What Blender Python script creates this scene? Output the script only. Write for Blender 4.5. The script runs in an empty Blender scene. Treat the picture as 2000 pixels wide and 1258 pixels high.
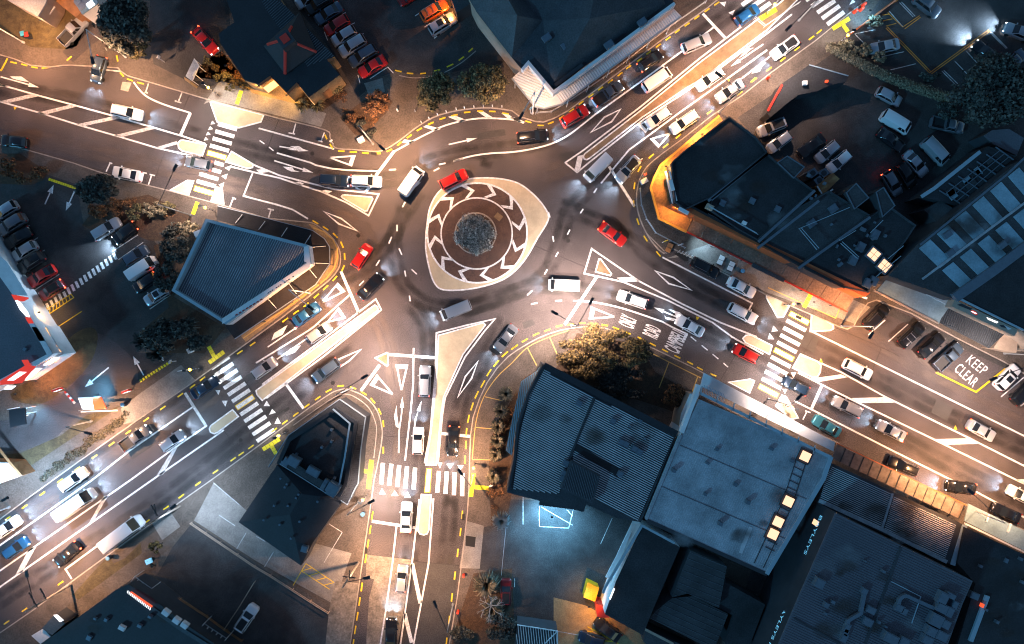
import bpy, bmesh, math, random
from mathutils import Vector, Matrix, geometry
rnd = random.Random(7)
sc = bpy.context.scene
C = sc.collection
S = 0.075        # metres per photo pixel on the ground
CH = 100.0       # camera height
R = math.radians

# ------------------------------------------------------------------ camera, sky, sun, exposure
cam_d = bpy.data.cameras.new("camera")
cam_d.sensor_width = 36.0
cam_d.lens = 36.0 * CH / (2000 * S)
cam_d.clip_end = 2000
cam = bpy.data.objects.new("camera", cam_d)
cam.location = (0, 0, CH)
C.objects.link(cam)
sc.camera = cam
w = bpy.data.worlds.new("World"); sc.world = w; w.use_nodes = True
nt = w.node_tree
bg = nt.nodes["Background"]
sky = nt.nodes.new("ShaderNodeTexSky"); sky.sky_type = 'NISHITA'; sky.sun_disc = False
sky.sun_elevation = R(8.0); sky.sun_rotation = R(300); sky.ozone_density = 3; sky.air_density = 1.0; sky.dust_density = 0.0
sky.altitude = 0
nt.links.new(sky.outputs[0], bg.inputs[0]); bg.inputs[1].default_value = 0.068
sd = bpy.data.lights.new("sun", 'SUN'); sd.energy = 0.60; sd.angle = R(4); sd.color = (0.14, 0.58, 1.0)
so = bpy.data.objects.new("sun", sd); so.rotation_euler = (R(62), 0, R(-55)); C.objects.link(so)
sc.view_settings.view_transform = 'Standard'; sc.view_settings.look = 'None'
sc.view_settings.exposure = 1.0; sc.view_settings.gamma = 1.0; sc.view_settings.use_curve_mapping = False
sc.cycles.use_denoising = True
sc.cycles.pixel_filter_type = 'BLACKMAN_HARRIS'; sc.cycles.filter_width = 1.1
sc.cycles.use_light_tree = True
sc.cycles.max_bounces = 4; sc.cycles.diffuse_bounces = 2; sc.cycles.glossy_bounces = 2
sc.cycles.sample_clamp_indirect = 3.0

# ------------------------------------------------------------------ coordinates
def W(px, py, z=0.0):
    k = S * (CH - z) / CH
    return Vector(((px - 1000) * k, (629 - py) * k, z))
_R0 = {1: 0, 2: 310, 3: 625, 4: 938}
def T(r, c, *pts):
    return [((c - 1) * 500 + x / 3.932, _R0[r] + y / 3.932) for x, y in pts]
def Z(x0, y0, s, *pts):
    return [(x0 + x / s, y0 + y / s) for x, y in pts]

# ------------------------------------------------------------------ materials
MATS = {}
def mat(name, col, rough=0.8, metal=0.0, var=0.0, vs=0.5, grain=0.0, gs=14.0, bump=0.0, bs=30.0, emit=None, es=1.0, col2=None, detail=8, coat=0.0, spec=0.5):
    if name in MATS: return MATS[name]
    m = bpy.data.materials.new(name); m.use_nodes = True
    n = m.node_tree.nodes; l = m.node_tree.links
    b = n["Principled BSDF"]
    b.inputs["Base Color"].default_value = (*col, 1); b.inputs["Roughness"].default_value = rough
    b.inputs["Metallic"].default_value = metal
    b.inputs["Coat Weight"].default_value = coat
    b.inputs["Specular IOR Level"].default_value = spec
    if var or grain or bump or col2:
        tc = n.new("ShaderNodeTexCoord")
        geo = n.new("ShaderNodeNewGeometry")
        src = geo.outputs["Position"]
    cur = None
    if var or col2:
        t = n.new("ShaderNodeTexNoise"); t.inputs["Scale"].default_value = vs; t.inputs["Detail"].default_value = detail; t.inputs["Roughness"].default_value = 0.65
        l.new(src, t.inputs["Vector"])
        rp = n.new("ShaderNodeValToRGB"); rp.color_ramp.elements[0].position = 0.35; rp.color_ramp.elements[1].position = 0.68
        c2 = col2 if col2 else tuple(min(1, x * (1 + var)) for x in col)
        c1 = tuple(x * (1 - var) for x in col) if not col2 else col
        rp.color_ramp.elements[0].color = (*c1, 1); rp.color_ramp.elements[1].color = (*c2, 1)
        l.new(t.outputs["Fac"], rp.inputs[0]); cur = rp.outputs[0]
    if grain:
        g = n.new("ShaderNodeTexNoise"); g.inputs["Scale"].default_value = gs; g.inputs["Detail"].default_value = 3
        l.new(src, g.inputs["Vector"])
        mr = n.new("ShaderNodeMapRange"); mr.inputs[1].default_value = 0.3; mr.inputs[2].default_value = 0.7
        mr.inputs[3].default_value = 1 - grain; mr.inputs[4].default_value = 1 + grain
        l.new(g.outputs["Fac"], mr.inputs[0])
        mx = n.new("ShaderNodeMix"); mx.data_type = 'RGBA'; mx.blend_type = 'MULTIPLY'; mx.inputs[0].default_value = 1
        if cur: l.new(cur, mx.inputs[6])
        else: mx.inputs[6].default_value = (*col, 1)
        l.new(mr.outputs[0], mx.inputs[7]); cur = mx.outputs[2]
    if cur: l.new(cur, b.inputs["Base Color"])
    if bump:
        g2 = n.new("ShaderNodeTexNoise"); g2.inputs["Scale"].default_value = bs; g2.inputs["Detail"].default_value = 4
        l.new(src, g2.inputs["Vector"])
        bp = n.new("ShaderNodeBump"); bp.inputs["Strength"].default_value = bump; bp.inputs["Distance"].default_value = 0.05
        l.new(g2.outputs["Fac"], bp.inputs["Height"]); l.new(bp.outputs[0], b.inputs["Normal"])
    if emit:
        b.inputs["Emission Color"].default_value = (*emit, 1); b.inputs["Emission Strength"].default_value = es
    MATS[name] = m
    return m

M_ground = mat("dark_earth", (0.03, 0.028, 0.026), 0.95, var=0.3, vs=0.2)
M_asph = mat("asphalt", (0.072, 0.059, 0.059), 0.8, var=0.36, vs=0.12, grain=0.6, gs=7.5, bump=0.6, bs=9)
M_asph2 = mat("carpark_asphalt", (0.046, 0.042, 0.042), 0.8, var=0.45, vs=0.22, grain=0.45, gs=7, bump=0.5, bs=9)
M_asphp = mat("asphalt_patch", (0.045, 0.042, 0.041), 0.8, var=0.2, vs=0.4, grain=0.4, gs=6.0, bump=0.5, bs=9)
M_ring = mat("red_brown_asphalt", (0.085, 0.045, 0.032), 0.8, var=0.3, vs=0.5, grain=0.35, gs=6, bump=0.5, bs=9)
M_foot = mat("footpath_asphalt", (0.10, 0.08, 0.066), 0.85, var=0.28, vs=0.3, grain=0.35, gs=6, bump=0.4, bs=9)
M_conc = mat("concrete", (0.23, 0.21, 0.19), 0.85, var=0.25, vs=0.4, grain=0.22, gs=6, bump=0.3, bs=10)
M_concr = mat("worn_concrete_road", (0.20, 0.17, 0.14), 0.85, var=0.4, vs=0.7, grain=0.3, gs=4, bump=0.3, bs=10)
M_cream = mat("cream_island_concrete", (0.52, 0.42, 0.28), 0.8, var=0.16, vs=0.5, grain=0.05, gs=6, bump=0.3, bs=8)
M_brownp = mat("brown_island_paving", (0.20, 0.13, 0.07), 0.85, var=0.25, vs=0.8, grain=0.2, gs=7)
M_kerb = mat("kerb_concrete", (0.34, 0.29, 0.25), 0.85, var=0.25, vs=1.2, grain=0.2)
M_wp = mat("white_road_paint", (0.76, 0.75, 0.74), 0.55, var=0.2, vs=1.6, grain=0.28, gs=6)
M_wp2 = mat("worn_white_paint", (0.52, 0.51, 0.50), 0.65, var=0.3, vs=2.5, grain=0.25, gs=5)
M_yp = mat("yellow_road_paint", (0.80, 0.55, 0.01), 0.55, var=0.12, vs=2.5, grain=0.14)
M_yt = mat("yellow_tactile", (0.82, 0.70, 0.02), 0.6, var=0.1, vs=2)
M_grass = mat("dry_grass", (0.055, 0.04, 0.02), 0.95, col2=(0.11, 0.085, 0.04), vs=1.2, grain=0.4, gs=8, bump=0.8, bs=12)
M_dirt = mat("bark_mulch", (0.05, 0.03, 0.02), 0.95, col2=(0.10, 0.06, 0.035), vs=2.5, grain=0.4, gs=8, bump=0.8, bs=12)
M_joint = mat("dark_joint", (0.02, 0.018, 0.017), 0.9)
M_pav = mat("tan_paving", (0.30, 0.20, 0.10), 0.85, var=0.2, vs=0.8, grain=0.2, gs=6)

# ------------------------------------------------------------------ object helpers
def link(name, me, m=None, parent=None, kind=None, **kw):
    o = bpy.data.objects.new(name, me)
    C.objects.link(o)
    if m is not None and me is not None and len(me.materials) == 0: me.materials.append(m)
    if parent: o.parent = parent
    if kind: o['kind'] = kind
    for k, v in kw.items(): o[k] = v
    return o
def thing(name, label, cat, loc=(0, 0, 0), rz=0.0, group=None):
    o = bpy.data.objects.new(name, None); C.objects.link(o)
    o.location = loc; o.rotation_euler = (0, 0, rz); o.empty_display_size = 0.3
    o['label'] = label; o['category'] = cat
    if group: o['group'] = group
    return o
def place_parts(t, objs):
    pass
def pm(name, V, F):
    me = bpy.data.meshes.new(name); me.from_pydata([tuple(v) for v in V], [], F); me.update()
    return me
def area(P):
    return 0.5 * sum(P[i][0] * P[(i + 1) % len(P)][1] - P[(i + 1) % len(P)][0] * P[i][1] for i in range(len(P)))
def wpoly(pts, z):
    P = [W(x, y, z) for x, y in pts]
    if area(P) < 0: P.reverse()
    return P
def tri_face(P):
    if len(P) <= 4 and len(P) == 3: return [tuple(range(3))]
    tess = geometry.tessellate_polygon([[Vector((p[0], p[1], 0)) for p in P]])
    out = []
    for t in tess:
        a, b, c = t
        cr = (P[b][0] - P[a][0]) * (P[c][1] - P[a][1]) - (P[c][0] - P[a][0]) * (P[b][1] - P[a][1])
        out.append((a, b, c) if cr > 0 else (a, c, b))
    return out
def flat(name, pts, z, m, parent=None, kind=None, **kw):
    P = wpoly(pts, z)
    return link(name, pm(name, P, tri_face(P)), m, parent, kind, **kw)
def prism_geo(P, z0, z1, V, F, top=True):
    b = len(V); n = len(P)
    V += [(p[0], p[1], z0) for p in P] + [(p[0], p[1], z1) for p in P]
    for i in range(n):
        j = (i + 1) % n
        F.append((b + i, b + j, b + n + j, b + n + i))
    if top:
        for t in tri_face(P): F.append(tuple(b + n + k for k in t))
        for t in tri_face(P): F.append(tuple(b + k for k in reversed(t)))
def prism(name, pts, z0, z1, m, parent=None, kind=None, zt=None, **kw):
    """outline as seen at height zt (default z1), straight walls"""
    P = wpoly(pts, z1 if zt is None else zt)
    V, F = [], []; prism_geo(P, z0, z1, V, F)
    return link(name, pm(name, V, F), m, parent, kind, **kw)
def mitre(P, w, closed):
    n = len(P); L, Rr = [], []
    for i in range(n):
        a = P[i - 1] if (i > 0 or closed) else None
        c = P[(i + 1) % n] if (i < n - 1 or closed) else None
        d1 = (P[i] - a).normalized() if a is not None else None
        d2 = (c - P[i]).normalized() if c is not None else None
        if d1 is None: d1 = d2
        if d2 is None: d2 = d1
        n1 = Vector((-d1.y, d1.x, 0)); n2 = Vector((-d2.y, d2.x, 0))
        mm = (n1 + n2)
        if mm.length < 1e-4: mm = n1
        mm.normalize()
        s = w / 2 / max(0.45, mm.dot(n1))
        L.append(P[i] + mm * s); Rr.append(P[i] - mm * s)
    return L, Rr
def ribbon(name, pts, w, z, m, parent=None, closed=False, h=0.0, kind=None, **kw):
    P = [W(x, y, z) for x, y in pts]
    L, Rr = mitre(P, w, closed)
    n = len(P); V = [tuple(v) for v in L] + [tuple(v) for v in Rr]; F = []
    for i in range(n if closed else n - 1):
        j = (i + 1) % n
        F.append((n + i, n + j, j, i))
    if h:
        b = len(V); V += [(v[0], v[1], v[2] - h) for v in V[:2 * n]]
        for i in range(n if closed else n - 1):
            j = (i + 1) % n
            F.append((i, j, b + j, b + i)); F.append((n + j, n + i, b + n + i, b + n + j))
            F.append((b + i, b + j, b + n + j, b + n + i))
        if not closed:
            F.append((0, b, b + n, n)); F.append((n - 1, 2 * n - 1, b + 2 * n - 1, b + n - 1))
    return link(name, pm(name, V, F), m, parent, kind, **kw)
_unit = pm("unit_mark", [(-.5, -.5, 0), (.5, -.5, 0), (.5, .5, 0), (-.5, .5, 0)], [(0, 1, 2, 3)])
_units = {}
def dash(name, a, b, w, z, m, parent):
    A, B = W(*a, z), W(*b, z)
    key = m.name
    if key not in _units:
        u = _unit.copy(); u.materials.append(m); _units[key] = u
    o = bpy.data.objects.new(name, _units[key]); C.objects.link(o)
    d = B - A
    o.location = (A + B) / 2; o.scale = (d.length, w, 1); o.rotation_euler = (0, 0, math.atan2(d.y, d.x))
    if parent: o.parent = parent
    return o
def smooth(pts, n=6, closed=False):
    out = []; N = len(pts)
    rng = range(N) if closed else range(N - 1)
    g = (lambda i: pts[i % N]) if closed else (lambda i: pts[max(0, min(N - 1, i))])
    for i in rng:
        p0, p1, p2, p3 = g(i - 1), g(i), g(i + 1), g(i + 2)
        for k in range(n):
            t = k / n
            out.append(tuple(0.5 * ((2 * p1[a]) + (-p0[a] + p2[a]) * t + (2 * p0[a] - 5 * p1[a] + 4 * p2[a] - p3[a]) * t * t + (-p0[a] + 3 * p1[a] - 3 * p2[a] + p3[a]) * t ** 3) for a in (0, 1)))
    if not closed: out.append(pts[-1])
    return out
def circ(cx, cy, r, n=48, a0=0, a1=360):
    return [(cx + r * math.cos(R(a0 + (a1 - a0) * i / n)), cy - r * math.sin(R(a0 + (a1 - a0) * i / n))) for i in range(n + (0 if a1 - a0 == 360 else 1))]
def text_mesh(s, spacing=1.0, bold=0.0):
    cu = bpy.data.curves.new("text_source", 'FONT'); cu.body = s; cu.space_character = spacing; cu.offset = bold
    o = bpy.data.objects.new("text_source", cu); C.objects.link(o)
    dg = bpy.context.evaluated_depsgraph_get(); dg.update()
    me = bpy.data.meshes.new_from_object(o.evaluated_get(dg))
    bpy.data.objects.remove(o); bpy.data.curves.remove(cu)
    return me
def text(name, s, o0, U, V, m, parent, off=None, spacing=1.0, bold=0.0):
    """lay the word s into the parallelogram o0, o0+U, o0+V (world)"""
    me = text_mesh(s, spacing, bold)
    xs = [v.co.x for v in me.vertices]; ys = [v.co.y for v in me.vertices]
    x0, x1, y0, y1 = min(xs), max(xs), min(ys), max(ys)
    for v in me.vertices:
        v.co = o0 + U * ((v.co.x - x0) / (x1 - x0)) + V * ((v.co.y - y0) / (y1 - y0)) + (off or Vector())
    me.materials.clear(); me.update()
    return link(name, me, m, parent)
def box_geo(V, F, c, s, rz=0.0):
    b = len(V); cs, sn = math.cos(rz), math.sin(rz)
    for dz in (-.5, .5):
        for dx, dy in ((-.5, -.5), (.5, -.5), (.5, .5), (-.5, .5)):
            x, y = dx * s[0], dy * s[1]
            V.append((c[0] + x * cs - y * sn, c[1] + x * sn + y * cs, c[2] + dz * s[2]))
    for f in ((3, 2, 1, 0), (4, 5, 6, 7), (0, 1, 5, 4), (1, 2, 6, 5), (2, 3, 7, 6), (3, 0, 4, 7)):
        F.append(tuple(b + k for k in f))
def boxes(name, L, m, parent=None, **kw):
    V, F = [], []
    for c, s, rz in L: box_geo(V, F, c, s, rz)
    return link(name, pm(name, V, F), m, parent, **kw)
def tube_geo(V, F, a, b, r0, r1=None, n=8):
    a, b = Vector(a), Vector(b); r1 = r0 if r1 is None else r1
    d = (b - a).normalized(); u = d.orthogonal().normalized(); v = d.cross(u)
    k = len(V)
    for P, r in ((a, r0), (b, r1)):
        for i in range(n):
            t = 2 * math.pi * i / n
            V.append(tuple(P + u * (r * math.cos(t)) + v * (r * math.sin(t))))
    for i in range(n):
        j = (i + 1) % n; F.append((k + i, k + j, k + n + j, k + n + i))
    F.append(tuple(k + i for i in reversed(range(n)))); F.append(tuple(k + n + i for i in range(n)))
def tubes(name, segs, m, parent=None, n=8, **kw):
    V, F = [], []
    for s in segs: tube_geo(V, F, s[0], s[1], s[2], s[3] if len(s) > 3 else None, n)
    me = pm(name, V, F)
    return link(name, me, m, parent, **kw)
def ball(name, c, r, m, parent=None, sz=(1, 1, 1), u=12, v=8, **kw):
    bm = bmesh.new(); bmesh.ops.create_uvsphere(bm, u_segments=u, v_segments=v, radius=r)
    me = bpy.data.meshes.new(name)
    for q in bm.verts: q.co = Vector((q.co.x * sz[0] + c[0], q.co.y * sz[1] + c[1], q.co.z * sz[2] + c[2]))
    for f in bm.faces: f.smooth = True
    bm.to_mesh(me); bm.free()
    return link(name, me, m, parent, **kw)

# ------------------------------------------------------------------ the setting: ground, road
G = link("ground", pm("ground", [(-900, -900, -.05), (900, -900, -.05), (900, 900, -.05), (-900, 900, -.05)], [(0, 1, 2, 3)]), M_ground, kind='structure')
road = link("road", pm("road", [(-110, -80, 0), (110, -80, 0), (110, 80, 0), (-110, 80, 0)], [(0, 1, 2, 3)]), M_asph, kind='structure')
ZM = 0.006; ZM2 = 0.012

def block(name, pts, kerbpts):
    b = prism(name, pts, -0.04, 0.12, M_foot, kind='structure', zt=0)
    ribbon("kerb", kerbpts, 0.16, 0.132, M_kerb, b, h=0.15)
    return b
kA = [(-140, 78)] + T(1, 1, (0, 420), (100, 448), (230, 500), (380, 515), (480, 502), (545, 500), (905, 520), (925, 545), (975, 580), (1180, 640), (1600, 765), (1966, 862)) + \
     T(1, 2, (180, 910), (530, 997), (570, 1060), (610, 1135), (750, 1148), (900, 1162), (985, 1150), (1100, 1080), (1250, 965), (1400, 885), (1600, 840), (1800, 828), (1966, 850)) + \
     T(1, 3, (60, 895), (180, 932), (240, 938), (330, 905), (430, 850), (600, 725), (760, 600), (1150, 305), (1270, 225), (1500, 60), (1600, -20)) + [(1470, -60)]
kA = kA[:13] + smooth(kA[13:26], 4) + kA[26:]
bA = block("restaurant_block_pavement", kA + [(1470, -140), (-140, -140)], kA)
kB = [(1760, -50), (1660, 25), (1592, 80), (1507, 141), (1450, 186), (1390, 226), (1332, 272), (1277, 313), (1256, 337), (1245, 367), (1244, 400), (1252, 432), (1268, 464), (1286, 487), (1297, 495), (1306, 490), (1315, 486), (1350, 503), (1407, 530), (1500, 577), (1560, 604), (1637, 637), (1655, 643), (1668, 636), (1680, 612), (1695, 592), (1712, 586), (1780, 612), (1876, 664), (1960, 706), (2010, 735), (2140, 800)]
kB = kB[:6] + smooth(kB[6:14], 4) + kB[14:]
bB = block("shop_block_pavement", kB + [(2140, -140), (1760, -140)], kB)
kC = [(864, 1400), (878, 1255), (893, 1167), (904, 1080), (913, 1000), (916, 950), (917, 900), (919, 850), (924, 815), (936, 780), (951, 748), (971, 719), (992, 697), (1010, 684), (1030, 672), (1050, 661), (1072, 652), (1095, 645), (1116, 641), (1145, 638), (1181, 641), (1201, 647), (1224, 656), (1250, 668), (1300, 692), (1350, 716), (1395, 740), (1475, 785), (1520, 805), (1560, 828), (1630, 862), (1716, 912), (1790, 945), (1890, 987), (2000, 1035), (2140, 1095)]
bC = block("corner_block_pavement", kC + [(2140, 1400)], kC)
kD = [(665, 1400), (684, 1258), (722, 1000)] + T(3, 2, (905, 1240), (945, 1050), (968, 900), (965, 820), (940, 720), (890, 640), (820, 580), (740, 545), (680, 530), (600, 550), (540, 585), (400, 680), (200, 830), (0, 980)) + [(412, 938), (351, 981), (285, 1030), (148, 1130), (60, 1195), (0, 1236), (-140, 1335)]
kD = kD[:3] + smooth(kD[3:14], 3) + kD[14:]
bD = block("bottle_shop_block_pavement", kD + [(-140, 1400)], kD)
kE = [(-140, 255), (0, 282), (46, 291), (142, 318), (191, 335), (259, 355), (325, 371), (432, 400), (520, 426), (600, 434), (614, 437), (634, 451), (650, 466), (661, 484), (665, 502), (662, 522), (647, 543), (612, 572), (551, 620), (500, 657), (376, 747), (272, 818), (153, 902), (64, 966), (0, 1014), (-140, 1110)]
kE = kE[:9] + smooth(kE[9:19], 4) + kE[19:]
bE = block("takeaway_block_pavement", kE, kE)

# overlay surfaces on the blocks
def surf(name, pts, m, parent, z=0.125): return flat(name, pts, z, m, parent)
surf("carpark_surface", [(590, -120), (925, -120), (935, 20), (1000, 112), (960, 135), (930, 128), (890, 140), (845, 148), (770, 140), (745, 150), (700, 190), (640, 90), (560, -10)], M_asph2, bA)
surf("driveway_surface", [(300, -120), (440, -120), (450, 60), (470, 140), (400, 175), (300, 125), (290, 60)], M_asph2, bA)
surf("side_lane_surface", T(1, 1, (830, -200), (900, 230), (800, 280), (700, 350), (560, 480), (480, 400), (640, 200), (900, -200)), M_asph, bA)
surf("dirt_yard", [(-130, -100), (240, -100), (150, 90), (130, 96), (60, 92), (0, 60), (-130, 20)], M_grass, bA)
surf("plaza_concrete", T(1, 2, (-400, 800), (-240, 560), (320, 800), (540, 870), (500, 975), (180, 890), (-330, 770)), M_conc, bA)
surf("entrance_paving", T(1, 2, (-120, 600), (30, 650), (115, 580), (240, 720), (320, 800), (-30, 715)), M_pav, bA, 0.131)
surf("grass_verge", T(1, 1, (1440, 590), (1560, 480), (1700, 390), (1890, 620), (1960, 690), (1640, 610)), M_dirt, bA)
surf("planter_bed", T(1, 2, (645, 905), (820, 775), (960, 700), (1050, 780), (1000, 870), (890, 960), (870, 1045), (760, 1035)), M_dirt, bA, 0.14)
surf("concrete_pad", T(1, 2, (830, 640), (970, 600), (990, 705), (870, 740)), M_conc, bA, 0.135)
surf("garden_bed", T(1, 2, (320, 800), (410, 750), (640, 590), (700, 640), (640, 760), (540, 830), (500, 860)), M_dirt, bA)
surf("inner_lot_surface", [(1560, 150), (1640, 95), (1850, 190), (2100, 250), (2100, 420), (1900, 560), (1600, 420), (1440, 230)], M_asph2, bB)
surf("upper_lot_surface", [(1690, 40), (1760, -60), (2140, -60), (2140, 260), (1850, 190), (1640, 92)], M_asph2, bB, 0.13)
surf("grey_footpath", [(1300, 505), (1405, 470), (1700, 600), (1668, 632), (1500, 572), (1350, 500)], M_conc, bB)
surf("parking_bay_surface", [(1700, 600), (1715, 590), (1880, 668), (1962, 710), (2010, 740)], M_asphp, bB)
surf("corner_garden", T(3, 3, (330, 380), (440, 220), (500, 100), (980, 190), (1100, 400), (1380, 560), (1290, 720), (430, 440)), M_dirt, bC)
surf("garden_strip", T(3, 3, (-160, 980), (-60, 700), (200, 380), (240, 330), (60, 800), (-20, 1200), (-140, 1250)), M_dirt, bC)
surf("south_garden_strip", [(956, 860), (1010, 760), (1000, 960), (990, 1020), (960, 1028), (955, 940)], M_dirt, bC, 0.13)
surf("rear_lot_surface", [(990, 975), (1340, 985), (1280, 1120), (1200, 1330), (985, 1330), (985, 1120), (920, 1110), (945, 1030), (988, 1020)], M_asph2, bC)
surf("light_driveway", T(4, 2, (1615, 312), (1750, 350), (1718, 680), (1563, 675)), M_conc, bC, 0.131)
surf("drain_cover", T(4, 2, (1612, 425), (1688, 437), (1680, 515), (1608, 503)), M_joint, bC, 0.137)
surf("planting_mulch", [(925, 1120), (1000, 1110), (1010, 1330), (870, 1330), (885, 1240)], M_dirt, bC, 0.129)
surf("alley_surface", [(1500, 1010), (1640, 990), (1520, 1330), (1400, 1330)], M_asph2, bC)
surf("bronze_paving", T(4, 3, (320, 900), (560, 960), (640, 1000), (1100, 1150), (1200, 1258), (1500, 1400), (320, 1400)), M_pav, bC, 0.131)
surf("lot_surface", T(4, 1, (1200, 740), (1320, 520), (1480, 320), (1966, 640), (2530, 1020), (2520, 1600), (2200, 1500), (1700, 1140)), M_asph2, bD)
surf("apron_concrete", T(4, 1, (1490, 310), (1640, 20), (1890, 230), (2100, 400), (2700, 560), (2620, 790), (2560, 950), (1966, 620)), M_conc, bD, 0.131)
surf("driveway_concrete", T(4, 2, (610, 775), (790, 790), (700, 1400), (520, 1400), (560, 1000)), M_concr, bD, 0.137)
surf("light_slab", T(4, 1, (1165, 325), (1305, 235), (1385, 355), (1245, 460)), M_conc, bD, 0.137)
surf("mown_grass", T(4, 1, (560, 880), (840, 570), (870, 640), (960, 600), (1080, 480), (1090, 560), (600, 920)), M_grass, bD)
surf("carpark_surface", [(0, 355), (90, 340), (150, 360), (165, 450), (260, 430), (330, 500), (330, 640), (270, 690), (345, 690), (270, 745), (200, 760), (120, 640), (60, 560), (-130, 430), (-130, 330)], M_asph2, bE)
surf("drive_through_lane", smooth([(-100, 800), (-20, 820), (50, 815), (110, 780), (160, 730), (185, 690), (190, 650), (250, 690), (270, 740), (230, 770), (180, 790), (150, 815), (100, 860), (40, 880), (-100, 870)], 3, True), M_asph, bE, 0.131)
surf("planting_bed", [(160, 440), (190, 400), (290, 380), (375, 422), (370, 470), (290, 470), (250, 452), (230, 440), (180, 450)], M_dirt, bE, 0.131)
surf("tree_bed", [(300, 480), (400, 440), (340, 580), (440, 640), (400, 690), (300, 690), (260, 660), (330, 600)], M_dirt, bE, 0.137)
surf("corner_bed", [(-130, 300), (40, 300), (92, 336), (85, 352), (60, 362), (-130, 352)], M_dirt, bE, 0.137)
surf("dark_lawn", smooth([(130, 665), (170, 640), (190, 650), (185, 690), (160, 730), (100, 780), (60, 790), (20, 770), (90, 720)], 3, True), M_grass, bE, 0.138)
surf("roadside_lawn", [(-130, 900), (40, 885), (120, 850), (170, 810), (215, 800), (240, 790), (150, 850), (30, 930), (-130, 1020)], M_grass, bE, 0.138)
surf("crossing_pavement", T(3, 1, (1080, 560), (1390, 345), (1480, 440), (1500, 460), (1040, 780), (950, 800), (930, 680)), M_conc, bE, 0.131)
surf("corner_paving", [(602, 437), (612, 439), (634, 453), (648, 467), (659, 484), (662, 502), (659, 521), (644, 541), (610, 568), (480, 668), (470, 655), (560, 600), (640, 520), (640, 480)], M_pav, bE, 0.126)
# ------------------------------------------------------------------ road markings (children of the road)
def wl(pts, w=0.24, m=None, z=ZM, name="lane_line", **k): return ribbon(name, pts, max(w, 0.24), z, m or M_wp, road, **k)
def wq(pts, name="hatch_bar", m=None, z=ZM): return flat(name, pts, z, m or M_wp, road)
def ydash(cs, ln=13.0, name="yellow_dash"):
    n = len(cs)
    for i, c in enumerate(cs):
        a = cs[max(0, i - 1)]; b = cs[min(n - 1, i + 1)]
        if n == 1: b = (a[0] + 1, a[1])
        d = Vector((b[0] - a[0], b[1] - a[1])); d.normalize()
        dash(name, (c[0] - d.x * ln / 2, c[1] - d.y * ln / 2), (c[0] + d.x * ln / 2, c[1] + d.y * ln / 2), 0.2, ZM, M_yp, road)
def segs(L, w=0.17, m=None, name="lane_dash", z=ZM, parent=None):
    for a, b in L: dash(name, a, b, w, z, m or M_wp, parent or road)
def pairs(P): return [(P[i], P[i + 1]) for i in range(0, len(P), 2)]
def giveway(tip, a, b):
    """hollow give way triangle, thick base a-b"""
    t, A, B = Vector(tip), Vector(a), Vector(b)
    c = (t + A + B) / 3
    ins = lambda p, k: p + (c - p) * k
    mid = (A + B) / 2; d = (t - mid) * 0.17
    wl([tip, a], 0.2, name="give_way_triangle"); wl([tip, b], 0.2, name="give_way_triangle")
    A2 = A + (t - A) * 0.17; B2 = B + (t - B) * 0.17
    wq([tuple(A), tuple(B), tuple(B2), tuple(A2)], "give_way_base", z=ZM2 - 0.002)
def diamond(P): wl(P, 0.2, name="diamond_marking", closed=True)
def arrow(tail, tip, w=0.2, hl=21, hw=8, z=ZM, extra=None, curve=None, parent=None):
    t, p = Vector(tail), Vector(tip)
    d = (p - t) if curve is None else (p - Vector(curve[-1])); d.normalize(); n = Vector((-d.y, d.x))
    q = p - d * hl
    V = [W(*v, z) for v in (tuple(p), tuple(q + n * hw / 1.9), tuple(q - n * hw / 1.9))]
    if area(V) < 0: V.reverse()
    F = [(0, 1, 2)]
    pts = [tail] + (list(curve) if curve else []) + [tuple(q + d * 1.0)]
    P = [W(*v, z) for v in pts]; L, Rr = mitre(P, w, False); b = len(V)
    V += L + Rr; k = len(P)
    for i in range(k - 1): F.append((b + k + i, b + k + i + 1, b + i + 1, b + i))
    if extra:
        E = wpoly(extra, z + 0.003); b = len(V); V += E
        F += [tuple(b + i for i in t_) for t_ in tri_face(E)]
    link("arrow_marking", pm("arrow_marking", V, F), M_wp, parent or road)
def tri(P): wq(P, "shark_tooth")

# west road
segs(pairs(T(1, 1, (80, 475), (130, 487), (163, 492), (210, 505), (240, 513), (290, 522), (320, 524), (372, 518), (405, 512), (453, 497), (922, 557), (950, 588), (975, 605), (1020, 622), (1053, 632), (1105, 645))), 0.2, M_yp, "yellow_dash")
segs(pairs(T(1, 1, (513, 465), (550, 432), (895, 425), (905, 472))), 0.2, M_yp, "yellow_dash", 0.137, bA)
wl(T(1, 1, (58, 448), (10, 540), (-60, 535)), 0.2, M_yp, name="yellow_box_line")
arrow(*T(1, 1, (5, 590), (300, 672)), extra=T(1, 1, (75, 586), (165, 588), (222, 630), (150, 618), (100, 604)))
wl(T(1, 1, (-300, 565), (0, 650), (300, 735), (560, 805), (870, 890), (1180, 980), (1400, 1045), (1580, 1105)), 0.2)
wl(T(1, 1, (-300, 690), (0, 780), (300, 865), (620, 965), (900, 1045), (1200, 1135), (1400, 1180), (1540, 1208)), 0.2)
for q in ([(-200, 665), (-130, 680), (80, 662), (0, 645)], [(-10, 780), (60, 792), (300, 738), (240, 722)], [(285, 866), (340, 882), (595, 817), (545, 803)], [(590, 955), (640, 970), (925, 908), (870, 893)], [(875, 1040), (935, 1053), (1200, 987), (1150, 973)], [(1195, 1132), (1240, 1142), (1365, 1107), (1355, 1085)]):
    wq(T(1, 1, *q), m=M_wp2)
wl(smooth(T(1, 1, (1025, 630), (1080, 700), (1150, 755), (1280, 810), (1465, 868)), 4), 0.17)
wl(T(1, 1, (1462, 868), (1385, 1042)), 0.45, name="stop_line")
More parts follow.
